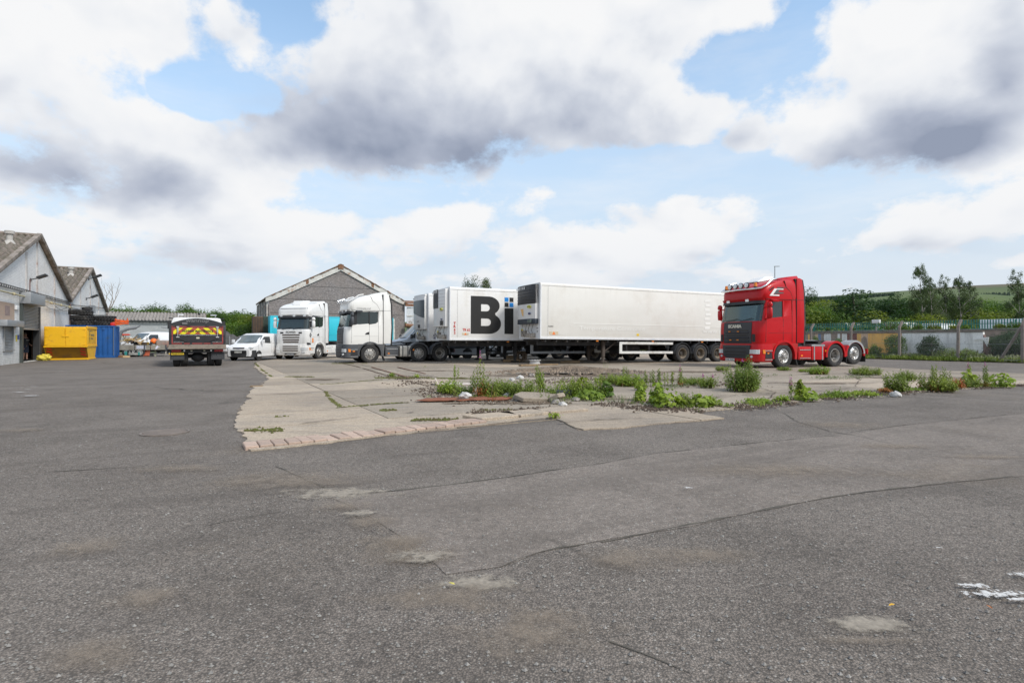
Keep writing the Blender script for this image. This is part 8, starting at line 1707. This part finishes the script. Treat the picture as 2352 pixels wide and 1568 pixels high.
uW2 = 44.6; zW2 = zat(329.3, UW(uW2, on_u(980, uW2)).y)
t = thing('rear_wall', 'plain brown retaining wall with dark coping behind the painted wall', 'wall', UW(uW2, 0), TH); a, b = on_u(1060, uW2)-6, on_u(640, uW2)
mb = MB(); mb.bx(0, .3, a, b, 0, zW2-.06); mb.build('wall_face', M_WALLP, t)
n_ = int((b-a)/1.8)
for i in range(n_): y = a+(b-a)*i/n_; mb = MB(); mb.bx(-.06, .36, y+.01, y+(b-a)/n_-.01, zW2-.055, zW2+.03); mb.build('coping_stone', M_COPE, t, bevel=.012, seg=1)
M_CPOST = mat('concrete_post', (.21, .175, .15), .95, var=.25, vscale=4, bump=.4, bscale=25, dirt=(.10, .09, .07), dirt_amt=.3, dscale=4)
t = thing('chain_link_fence', 'chain link fence on cranked concrete posts along the far lane', 'fence', UW(FU, 0), TH)
pw = [9.9, 12.9, 15.9, 19.1, 22.2, 25.1, 28.2, 31.3, 34.4, 37.5, 40.6, 43.7]
hP = 2.12
for i, w_ in enumerate(pw):
    mb = MB(); lx = .02*((i*37) % 5-2); mb.prism([(-.07, 0), (.07, 0), (.07+lx, hP-.05), (.40+lx, hP+.34), (.34+lx, hP+.42), (-.05+lx, hP+.02)], 'y', w_-.07, w_+.07)
    mb.v = [(x, y, z) for x, y, z in mb.v]; o = mb.build('fence_post', M_CPOST, t, bevel=.012, seg=1)
mb = MB(); mb.tube([(.0, 13.95, 0), (0, 12.95, hP-.1)], .075, 4); mb.build('strut', M_CPOST, t)
mb = MB()
for z in (.15, 1.05, 1.95): mb.tube([(-.07, pw[0]-1, z), (-.07, pw[-1], z)], .006, 4)
for dx, z in ((.12, hP+.1), (.22, hP+.22), (.34, hP+.36)): mb.tube([(dx, pw[0]-1, z), (dx, pw[-1], z)], .005, 4)
tag(mb.build('line_wire', M_GALV, t), kind='stuff')
mb = MB(); s_ = .075; h0, h1 = .08, 1.95; a, b = pw[0]-1, 29.0; r_ = .0014; nn_ = int((b-a)/s_)
for i in range(-int((h1-h0)/s_), nn_):
    y0_ = a+i*s_
    for sg in (1, -1):
        za, zb2 = h0, h1; ya, yb = (y0_, y0_+(h1-h0)) if sg > 0 else (y0_+(h1-h0), y0_)
        pa, pb = Vector((ya, za)), Vector((yb, zb2)); 
        def cl(p, q, lo, hi):
            if p.x > q.x: p, q = q, p
            if q.x <= lo or p.x >= hi: return None
            if p.x < lo: p = p.lerp(q, (lo-p.x)/(q.x-p.x))
            if q.x > hi: q = p.lerp(q, (hi-p.x)/(q.x-p.x))
            return p, q
        c_ = cl(pa, pb, a, b)
        if not c_: continue
        p_, q_ = c_; x = -.075+.004*sg; d = Vector((q_.y-p_.y, -(q_.x-p_.x))).normalized()*r_*1.0
        mb.add([(x, p_.x-d.x, p_.y-d.y), (x, p_.x+d.x, p_.y+d.y), (x, q_.x+d.x, q_.y+d.y), (x, q_.x-d.x, q_.y-d.y), (x+r_, p_.x, p_.y), (x+r_, q_.x, q_.y)], [(0, 1, 2, 3), (1, 4, 5, 2), (0, 3, 5, 4)])
tag(mb.build('wire_netting', mat('netting_wire', (.5, .5, .47), .6, .4), t, smooth=0, fixn=False), kind='stuff')
uP = 46.6; M_PAL = mat('palisade_green', (.010, .20, .15), .45, var=.15, vscale=2, rnd=.15)
t = thing('palisade_fence', 'green steel palisade fence with pointed pales above the walls', 'fence', UW(uP, 0), TH)
zp0 = zW2-.2; zp1 = zat(317.2, UW(uP, on_u(1024, uP)).y)
mb = MB(); mb.loft([[(0, -.033, 0), (.02, -.012, 0), (.02, .012, 0), (0, .033, 0), (-.004, 0, 0)], [(0, -.033, zp1-zp0-.1), (.02, -.012, zp1-zp0-.1), (.02, .012, zp1-zp0-.1), (0, .033, zp1-zp0-.1), (-.004, 0, zp1-zp0-.1)], [(0, -.003, zp1-zp0), (.006, -.001, zp1-zp0), (.006, .001, zp1-zp0), (0, .003, zp1-zp0), (0, 0, zp1-zp0)]]); pale = mb.mesh('pale', M_PAL, smooth=0)
a = on_u(1030, uP); b = on_u(796, uP); y = a-2.2; c_ = 0
while y < b+2 and c_ < 290: obj('pale', pale, t, (0, y, zp0)); y += .152; c_ += 1
yend = y
mb = MB(); mb.bx(.025, .07, a-3, yend, zp1-.36, zp1-.31); mb.bx(.025, .07, a-3, yend, zp0+.25, zp0+.30); mb.build('rail', M_PAL, t)
y = a-2
while y < yend: mb = MB(); mb.bx(.07, .16, y-.04, y+.04, 0, zp1-.1); mb.build('post', M_PAL, t); y += 2.75
w_ = on_u(875.5, 45.5); Yq = UW(45.5, w_).y; t = thing('meter_box', 'small white box sign on a post standing in front of the palisade', 'sign', UW(45.6, w_), TH)
mb = MB(); mb.cyl((0, 0, 0), (0, 0, zat(326, Yq)), .05, 8); mb.build('post', M_GALV, t); mb = MB(); mb.bx(-.1, .1, -.28, .28, zat(322.8, Yq), zat(319.2, Yq)); mb.build('box', M_WHITE, t, bevel=.02)
for i, (x0, x1, top, lb) in enumerate(((820, 846, 322.8, 'white box lorry behind the palisade nearest the red tractor unit'), (876, 902, 322.2, 'white box lorry behind the palisade above the orange wall'), (916, 941, 323.2, 'white box lorry behind the palisade above the white wall'), (980, 1040, 318.6, 'tall white box lorry behind the palisade at the right edge'))):
    uL = 50.5+i*.2; wa_, wb_ = on_u(x1, uL), on_u(x0, uL); Yq = UW(uL, (wa_+wb_)/2).y; h = zat(top, Yq); t = thing('box_lorry', lb, 'lorry', UW(uL, wa_), TH)
    mb = MB(); mb.bx(0, 2.4, 0, wb_-wa_, .9, h); mb.build('box', mat('lorry_box_white', (.80, .82, .84), .5), t, bevel=.03)
    mb = MB(); mb.bx(.2, 2.2, -.0, wb_-wa_, .55, .88); mb.build('chassis', M_CHAS, t)
    for y in (.8, wb_-wa_-.8):
        o = wheel(t, .2, y, .45, r=.45, w=.3, side=-1, kind='steer'); o.rotation_euler = (0, 0, pi/2)
p = G(521, 361.5); t = thing('wheel_rim', 'rusty bare wheel rim standing upright beside the timber blocks', 'wheel rim', p, R(28))
mb = MB(); mb.lathe([(.30, -.15), (.33, -.15), (.33, -.12), (.28, -.10), (.27, .0), (.28, .10), (.33, .12), (.33, .15), (.30, .15), (.25, .10), (.24, .06), (.12, .05), (.12, .02), (.23, .02), (.24, -.1), (.30, -.15)], (0, 0, .33), 'y', 28); mb.build('rim', mat('rim_rusty', (.26, .20, .15), .7, .3, var=.3, vscale=6), t, smooth=40)
p = G(534.8, 364.6); t = thing('grey_hub', 'round light grey wheel hub lying flat on the concrete', 'wheel hub', p)
mb = MB(); mb.lathe([(0, 0), (.28, 0), (.29, .04), (.25, .16), (.26, .22), (.31, .23), (.31, .27), (.20, .28), (.16, .24), (0, .24)], axis='z', n=28); mb.build('drum', mat('hub_grey', (.42, .42, .42), .6, var=.15), t, smooth=40)
for i in range(10): mb = MB(); a_ = i*.628; mb.cyl((.25*cos(a_), .25*sin(a_), .27), (.25*cos(a_), .25*sin(a_), .30), .022, 6); mb.build('stud', M_HUBD, t)
M_TIM = mat('old_timber', (.24, .17, .10), .9, var=.35, vscale=5, bump=.5)
for i, (px, py, l, h, dz_, lb) in enumerate(((511.5, 362.0, .95, .15, 0, 'lower timber block beneath the landing leg'), (510, 361.3, .7, .2, .15, 'upper timber block stacked beneath the landing leg'), (570, 363, 1.1, .09, 0, 'flat timber board under the near trailer'), (575, 362.2, 1.3, .05, .06, 'thin board lying across the flat timber under the near trailer'), (545, 365.2, 1.4, .06, 0, 'long brown plank right of the grey hub'), (528, 366, .9, .08, 0, 'short round brown bar left of the grey hub'))):
    mb = MB(); mb.box((0, 0, h/2+dz_+.03), (l, .28 if l < 1 else .14, h)); tag(mb.build('timber_block', M_TIM, loc=G(px, py), rot=R(5*i), bevel=.01, seg=1), lb, 'timber')
p = G(564.5, 397.5); mb = MB(); mb.box((0, 0, .09), (.36, .2, .19)); tag(mb.build('plastic_foot', mat('dark_grey_plastic', (.07, .08, .09), .6), loc=p, rot=.2, bevel=.05), 'dark grey plastic block foot beside the bushy weeds', 'block')
p = G(449.5, 362.3); mb = MB(); mb.loft([[(.2*cos(a)*k_, .15*sin(a)*k_, z) for a in [2*pi*i/9 for i in range(9)]] for z, k_ in ((0, 1), (.08, .7), (.14, .3))]); tag(mb.build('soil_lump', M_DIRT, loc=p), 'small brown soil lump on the concrete before the lettered trailer', 'lump')
p = G(256.5, 386.3); mb = MB(); mb.box((0, 0, .02), (.32, .2, .03)); tag(mb.build('brown_board', M_TIM, loc=p, rot=.3), 'small brown board lying at the left edge of the concrete', 'board')
for i, (px, py, lb, c_) in enumerate(((452, 588.5, 'yellow leaf on the pale sand patch in the foreground', (.55, .48, .10)), (892, 610.2, 'orange yellow leaf on the asphalt at lower right', (.60, .34, .03)), (989, 612, 'brown leaf near the white paint marks', (.35, .12, .03)))):
    p = G(px, py); mb = MB(); mb.add([(0, -.02, 0), (.007, -.006, .004), (.006, .012, .003), (0, .024, .0), (-.006, .012, .004), (-.007, -.006, .002)], [(0, 1, 2, 3, 4, 5)]); tag(mb.build('fallen_leaf', mat('leaf_%d' % i, c_, .7), loc=(p.x, p.y, .03), rot=1.0+i, smooth=0, fixn=False), lb, 'leaf')
def blade(vs, fs, b, d, l, w_, up=.2):
    side = Vector((-d.y, d.x, 0)).normalized()*w_; o = len(vs); m_ = b+d*l*.5+Vector((0, 0, l*up)); e_ = b+d*l+Vector((0, 0, l*up*.2-l*.12))
    vs += [b, m_+side, e_, m_-side]; fs.append((o, o+1, o+2, o+3))
def herb(name, h, n_stem, spread, leafl, leafw, step, seed, up=.45, lean=.12, bare=.05, lo=.45):
    r_ = random.Random(seed); vs = []; fs = []; tips = []
    for _ in range(n_stem):
        a, q_ = r_.uniform(0, 6.28), spread*sqrt(r_.random()); b = Vector((q_*cos(a), q_*sin(a), 0)); hh = h*r_.uniform(lo, 1)*(1-.3*q_/max(spread, .01)); ln = Vector((cos(a), sin(a), 0))*hh*lean*r_.uniform(0, 1.6)*(q_/max(spread, .01)); 
        s_ = .006+.003*hh; o = len(vs); tp = b+ln+Vector((0, 0, hh)); vs += [b+Vector((s_, 0, 0)), b+Vector((-s_*.5, s_, 0)), b+Vector((-s_*.5, -s_, 0)), tp]; fs += [(o, o+1, o+3), (o+1, o+2, o+3), (o+2, o, o+3)]
        k = int(hh/step); ph = r_.uniform(0, 6)
        for i in range(k):
            f = bare+(1-bare)*(i+.5)/k; p = b.lerp(tp, f); aa = ph+i*2.4; L = leafl*(1.0-.62*f**2)*r_.uniform(.7, 1.2); d = Vector((cos(aa), sin(aa), 0)); blade(vs, fs, p, d, L, leafw*(1-.4*f), up)
        tips.append((tp, hh))
    me = bpy.data.meshes.new(name); me.from_pydata([tuple(v) for v in vs], [], fs); return me, tips
def broad(name, h, rad, n_, size, seed, ym=.25):
    """lobed broad leaves on short stalks"""
    r_ = random.Random(seed); vs = []; fs = []
    for _ in range(n_):
        a, q_ = r_.uniform(0, 6.28), rad*sqrt(r_.random()); z = h*r_.random()**.85*(1-.55*(q_/rad)**2)*(1+.35*noise.noise(Vector((q_*cos(a)*5, q_*sin(a)*5, seed)))); c = Vector((q_*cos(a), q_*sin(a), z)); s_ = size*r_.uniform(.5, 1.2)
        nrm = (Vector((cos(a)*.7, sin(a)*.7, .8))+Vector((r_.uniform(-.9, .9), r_.uniform(-.9, .9), r_.uniform(-.2, .5)))).normalized(); u_ = nrm.orthogonal().normalized(); u_ = Matrix.Rotation(r_.uniform(0, 6.28), 3, nrm) @ u_; v_ = nrm.cross(u_); o = len(vs)
        for j in range(10): rr = s_*(1 if j % 2 == 0 else .62)*(1.1 if j == 0 else 1); an_ = 2*pi*j/10; vs.append(c+u_*rr*cos(an_)+v_*rr*sin(an_)-nrm*(.12*s_ if j % 2 == 0 else 0))
        fs.append(tuple(range(o, o+10)))
    me = bpy.data.meshes.new(name); me.from_pydata([tuple(v) for v in vs], [], fs); return me
def add_flowers(t, tips, n_, m, seed, l=.25):
    r_ = random.Random(seed); tips = sorted(tips, key=lambda x: -x[0].z)[:n_]
    for tp, hh in tips:
        vs = []; fs = []
        for _ in range(34):
            f = r_.random(); a = r_.uniform(0, 6.28); q_ = .03*(1-f)+.005; p = tp+Vector((q_*cos(a), q_*sin(a), -l*.5+l*f)); d = Vector((cos(a), sin(a), r_.uniform(-.3, .5))).normalized(); s_ = .014*(1-f*.6); u_ = d.orthogonal().normalized()*s_; v_ = d.cross(u_); o = len(vs); vs += [p-u_, p-v_, p+u_, p+v_]; fs.append((o, o+1, o+2, o+3))
        me = bpy.data.meshes.new('flower_spike'); me.from_pydata([tuple(v) for v in vs], [], fs); me.materials.append(m); obj('flower_spike', me, t)
WG = 'weed clumps growing through the old concrete'
wi = 0
def weed(label, px, py, top, kind, wpx, m=None, name=None, fl=0, mix=None):
    """plant with its foot at (px, py), its top at row top and wpx wide"""
    global wi; wi += 1; p = G(px, py); s_ = F/p.y; h = max(.08, (py-top)/s_*1.12); rad = wpx/s_/2; p = Vector((p.x, p.y, .02))
    t = thing(name or {'spire': 'fireweed', 'herb': 'weed_clump', 'broad': 'sycamore_seedling', 'thin': 'dry_stalk', 'grass': 'grass_tuft'}[kind], label, 'plant' if kind != 'grass' else 'grass', p, (wi*1.7) % 6.28)
    m = m or M_WEED; mats = [m]
    if kind == 'spire': me, tips = herb('stems', h, max(3, int(rad*34)), rad*.8, .085, .015, .018, wi, .9, .04, .12, .84)
    elif kind == 'herb': me, tips = herb('stems', h, max(16, int(rad*230)), rad*.95, .12, .021, .026, wi, .4, .35)
    elif kind == 'grass': me, tips = herb('stems', h, max(10, int(rad*110)), rad*.95, .09, .006, .05, wi, .8, .5)
    elif kind == 'thin': me, tips = herb('stems', h, max(5, int(rad*40)), rad, .07, .012, .05, wi, .5, .3, .3)
    else:
        me = broad('leaves', h, rad, int(420*max(.3, rad)*max(.4, h)*2.2), .06, wi); tips = []
    me.materials.append(m); obj('foliage', me, t)
    if kind == 'broad':
        m2, _ = herb('stems', h*.95, 6, rad*.5, .03, .01, .1, wi+90, .5, .3); m2.materials.append(M_BARK); obj('stem', m2, t)
    if mix:
        m3, _ = herb('lower_leaves', h*.5, max(8, int(rad*90)), rad*.9, .10, .018, .03, wi+50, .4, .4); m3.materials.append(mix); obj('lower_leaves', m3, t)
    if kind == 'herb' and wpx > 12: m4, _ = herb('dry_stems', h*1.05, max(3, int(rad*26)), rad*1.05, .03, .006, .09, wi+130, .4, .5, .4); m4.materials.append(M_DRY); obj('dry_stem', m4, t)['kind'] = 'stuff'
    if fl: add_flowers(t, tips, fl, M_PINK, wi, .2 if kind == 'spire' else .10)
    return t
A = weed
A('tallest fireweed with a pink flower spike in front of the lettered trailer', 480, 397.5, 357, 'spire', 9, fl=1, mix=M_RED)
A('second tall leafy fireweed stem left of the tallest one', 474, 396, 369, 'spire', 8)
A('bright yellow green spike-shaped weed behind the white panel', 456, 380, 364.5, 'spire', 7, M_WEEDB)
A('light green leafy clump left of the tallest fireweed', 449, 394, 378, 'herb', 22, M_WEEDB)
A('low dark green clump between rusty sheet and fireweed', 462, 395.5, 386, 'herb', 18)
A('leafy green clump right of the tallest fireweed', 489, 397, 373, 'herb', 16)
A('reddish brown dying stems below the tallest fireweed', 493.5, 402, 388, 'thin', 10, M_RED)
A('broad bushy green clump in the middle of the weed bed', 505, 395, 378, 'herb', 30)
A('rounded soft green clump over the small soil bank', 523, 397, 377.5, 'herb', 28)
A('upright bright green clump left of the big bushy weed', 541, 393, 372, 'spire', 15, M_WEEDB, mix=M_WEED)
A('very slender tall sprig rising among the bright upright clump', 537.5, 388, 363.5, 'spire', 4, M_WEEDB)
A('small leafy weed in front of the upright bright clump', 553, 399.5, 383, 'herb', 10)
A('thin sprouting weed beside the broken concrete', 547, 402.5, 384, 'thin', 10, M_WEED)
A('largest bushy weed mound with yellowing top, left part', 571, 397, 376, 'herb', 30, mix=M_WEEDB)
A('yellow leafed shoot on top of the bushy weed mound', 583, 394, 375.5, 'broad', 15, M_LEAFY)
A('right part of the bushy weed mound with darker leaves', 594, 397, 378, 'herb', 26)
A('reddish leafed shrub at the right end of the weed mound', 606, 397.5, 382, 'broad', 14, M_LEAF)
A('broad leaved low fringe under the weed mound', 590, 400.3, 391, 'broad', 34, M_WEEDB)
A('silvery grass patch in front of the dark plastic block', 560, 404, 397.5, 'grass', 26, M_GREY)
A('silvery grass right of the bushy weed mound', 622, 403, 394, 'grass', 34, M_GREY)
A('soft green weeds in front of the landing leg of the near trailer', 607, 384, 372.5, 'herb', 26, M_WEED)
A('tall spike weed right of the landing leg', 624.5, 384, 364, 'spire', 10, M_WEED)
A('yellow green bushy weeds before the white side guard', 630, 386, 373, 'herb', 30, M_WEEDB, mix=M_RED)
A('first of the tall dark spire weeds before the side guard', 646, 386, 370.5, 'spire', 7)
A('second and tallest spire weed before the trailer side guard', 652.5, 386.5, 367.5, 'spire', 8)
A('third spire weed before the trailer side guard', 659, 386, 370, 'spire', 7)
A('pair of spire weeds before the first trailer wheel', 668.5, 386, 368.5, 'spire', 11)
A('reddish pink tipped spire weed by the first trailer wheel', 680, 386.5, 366.5, 'spire', 6, M_WEED, fl=1, mix=M_RED)
A('low mixed weeds right of the spire weeds', 692, 385, 376.5, 'herb', 28, M_WEED)
A('bright low tuft in front of the spire weeds', 641, 390.5, 380, 'herb', 10, M_WEEDB)
A('thin dry stalks between the spire weeds and the red tractor unit', 713, 384.5, 374, 'thin', 24, M_GREY)
A('small fireweed clump with one pink flower left of the red tractor unit', 707.5, 388, 374, 'herb', 15, M_WEED, fl=2)
A('large dense weed bush growing in front of the red bumper', 741.5, 391.5, 360, 'herb', 29, M_WEED, fl=1)
A('second half of the dense bush reaching over the red number plate', 749, 390.5, 364, 'herb', 17, M_WEED)
A('spiky top stems of the bush in front of the red bumper', 744, 390, 352.5, 'spire', 20, M_WEED)
A('small weeds under the far front wheel of the red tractor unit', 722, 371, 365.5, 'herb', 11)
A('low weeds at the foot of the red front wheel', 784, 370.5, 366.5, 'herb', 14)
A('leafy weed clump with brown stems before the red rear wheels', 818, 374.3, 364.5, 'herb', 19, M_WEEDB, mix=M_RED)
A('small bright weed under the red side tank', 803.5, 372, 368.5, 'herb', 9, M_WEEDB)
A('wide weed clump behind the rearmost red wheel', 865, 374.8, 366, 'herb', 28, M_WEED)
A('tall thin weed in the wide clump behind the rearmost red wheel', 864, 374.6, 362.5, 'thin', 10, M_WEED)
A('dry mixed weeds on the dark joint before the red tractor unit', 838, 379, 374, 'thin', 26, M_GREY)
A('sycamore seedling with lime top leaves in front of the slab edge', 658, 405, 383, 'broad', 17, M_WEEDB)
A('lower left sycamore seedling beside the pale concrete slab', 640, 401.5, 389, 'broad', 12, M_WEEDB)
A('broad dark green sycamore growth at the corner of the pale slab', 668, 407.5, 391.5, 'broad', 32, M_WEEDB)
A('yellow green herb right of the sycamore growth', 684, 406.5, 393, 'herb', 16, M_WEED)
A('long low sycamore growth right along the weed edge', 701, 407.3, 396, 'broad', 24, M_WEEDB)
A('sprawling thin stalks above the right sycamore growth', 692, 404, 387, 'thin', 24, M_WEED)
A('fresh green clump at the end of the sycamore growth', 713, 406.5, 395, 'herb', 12, M_WEEDB)
A('low creeping weeds at the right edge of the pale slab', 757, 404, 398, 'herb', 22, M_WEEDB)
A('fireweed with a strong pink flower near the slab edge', 793, 398.5, 379, 'spire', 8, M_WEED, fl=2)
A('yellow lime stem beside the pink flowered fireweed', 800, 398, 382, 'broad', 8, M_LEAFY)
A('broad leaf mound right of the pink flowered fireweed', 806, 400.8, 388, 'broad', 21, M_WEEDB)
A('small upright weed left of the pink flowered fireweed', 781, 402, 395, 'herb', 13, M_WEEDB)
A('single thin stalk above the crumbling slab edge', 837, 398, 381.5, 'thin', 6, M_WEED)
A('low leafy weeds behind the small kerb fragment', 836, 397.6, 390.5, 'herb', 22, M_WEEDB)
A('bright creeping weeds with litter on the slab edge', 862, 396, 391, 'herb', 28, M_WEEDB)
A('orange red leaved weed left of the tall green bush', 884, 393, 388, 'herb', 10, M_RED)
A('tall green bush at the start of the right weed row', 897, 392, 369, 'herb', 19, M_WEED)
A('low green bush behind the start of the right weed row', 907, 381, 369, 'herb', 17, M_WEED)
A('slim spire between bush and spire thicket', 922, 389.5, 370.5, 'spire', 8, M_WEED, mix=M_RED)
A('dense thicket of dark spires, tallest of the right weed row', 935, 391, 364.5, 'spire', 14, M_WEED, mix=M_RED)
A('right half of the spire thicket of the right weed row', 946, 390, 366, 'spire', 13, M_WEED)
A('green base of the spire thicket', 940, 391.3, 375, 'herb', 27, M_WEED, mix=M_RED)
A('red leaved weeds right of the spire thicket', 957, 388.5, 377, 'herb', 11, M_RED)
A('young sycamore with a tall pink tipped fireweed behind it', 969, 385.5, 371, 'broad', 13, M_WEEDB)
A('tall slender fireweed with long reddish tip, left of two', 970.3, 384.5, 360.5, 'spire', 4, M_WEED, fl=1)
A('green and red mixed clump under the slender fireweeds', 967, 387.5, 377, 'herb', 20, M_WEED, mix=M_RED)
A('tall slender fireweed with long reddish tip, right of two', 986, 384, 362.5, 'spire', 5, M_WEED, fl=1)
A('spiky green and red clump before the last broad plant', 983, 387, 371.5, 'spire', 15, M_WEED, mix=M_RED)
A('large broad leaved lime plant at the right end of the weed row', 1001, 387, 372, 'broad', 21, M_WEEDB)
A('tiny green plant at the corner of the sunken rails', 392, 377, 372.5, 'herb', 5, M_WEEDB)
A('tiny sprouting plant on the mossy joint', 416.5, 378, 373.5, 'herb', 4, M_WEEDB)
A('tiny weed on the bare concrete before the lettered trailer', 424.5, 367.5, 364.5, 'thin', 2, M_WEED)
A('small dry sprig between the weed bed and soil heap', 552, 374, 366, 'thin', 6, M_WEED)
A('lone sprig by the landing leg foot', 604.5, 368.8, 361, 'thin', 6, M_GREY)
A('low orange tinted weeds at the right kerb slab corner', 555, 418.5, 415, 'herb', 12, M_WEEDB, mix=M_RED)
A('tiny weed at the tip of the pale slab', 698, 412.8, 408.5, 'thin', 6, M_WEED)
def cover(name, pts, wd, dens, m, seed, h=.05, size=.05):
    r_ = random.Random(seed); vs = []; fs = []
    for a, b in zip(pts, pts[1:]):
        l = (b-a).length; d = (b-a).normalized(); nn = Vector((-d.y, d.x, 0))
        for _ in range(int(l*dens)):
            c = a.lerp(b, r_.random())+nn*r_.gauss(0, wd*.5)
            if noise.noise(Vector((c.x*1.1, c.y*1.1, seed))) < .0: continue
            for _ in range(6):
                an_ = r_.uniform(0, 6.28); p = Vector((c.x+r_.gauss(0, .04), c.y+r_.gauss(0, .04), .025)); blade(vs, fs, p, Vector((cos(an_), sin(an_), 0)), size*r_.uniform(.6, 1.5), size*.16, h/size*r_.uniform(.4, 1.2))
    me = bpy.data.meshes.new(name); me.from_pydata([tuple(v) for v in vs], [], fs); me.materials.append(m); return tag(obj(name, me), kind='stuff')
g_ = lambda L: [G(*p) for p in L]
cover('ground_cover', g_([(725,407.5),(760,404.5),(814,399),(860,395),(903,391.5),(950,388),(1004.6,385.5)]), .35, 60, M_WEEDB, 1)
cover('ground_cover', g_([(445,396),(480,398),(520,398),(560,399),(610,400),(650,404),(700,408)]), .5, 55, M_WEED, 2)
cover('ground_cover', g_([(385,378.5),(430,378.8),(470,379),(500,380)]), .35, 50, M_MOSS, 3, .03, .04)
cover('ground_cover', g_([(590,385),(640,388),(700,386),(740,389)]), .7, 35, M_GREY, 4)
cover('ground_cover', g_([(770,376),(830,379),(870,377)]), .6, 26, M_GREY, 5)
cover('verge_grass', [UW(39.7, 10), UW(39.9, 45)], .8, 110, M_WEED, 6, .18, .16)
cover('verge_grass', [UW(40.6, 10), UW(40.8, 45)], .8, 130, M_GREY, 7, .25, .2)
cover('wall_creeper', [UW(45.2, 12, 0), UW(45.2, 40, 0)], .5, 2, M_LEAF, 8)
for i, (px, tp, wpx, m, lb) in enumerate(((890, 318.5, 22, M_LEAF, 'leafy growth rising before the palisade above the orange wall'), (905, 322, 14, M_LEAF, 'lower growth before the palisade right of the white box sign'), (918, 322.5, 16, M_LEAF, 'green growth before the palisade above the white wall'), (935, 323, 16, M_LEAFY, 'yellowish growth before the palisade above the white wall'), (955, 324, 14, M_LEAFY, 'pale growth around the cranked post top'), (966, 323, 10, M_LEAF, 'small creeper right of the cranked post top'), (852, 325.5, 8, M_LEAF, 'small creeper on the wall left of the white box sign'), (1000, 322.5, 16, M_LEAFY, 'pale creeper on the coping near the right edge'), (1017, 319.5, 20, M_LEAF, 'creeper climbing the palisade at the right edge'), (828, 327, 6, M_LEAF, 'tiny creeper over the striped wall'))):
    u_ = 45.6; w_ = on_u(px, u_); p = UW(u_, w_); s_ = F/p.y; h = zat(tp, p.y)-zW2+.15; mass('wall_creeper', lb, u_, w_, wpx/s_/2, h, m, 700, .055, 300+i, 'creeper'); o = [o for o in bpy.data.objects if o.get('label') == lb][0]; o.location.z = zW2-.15
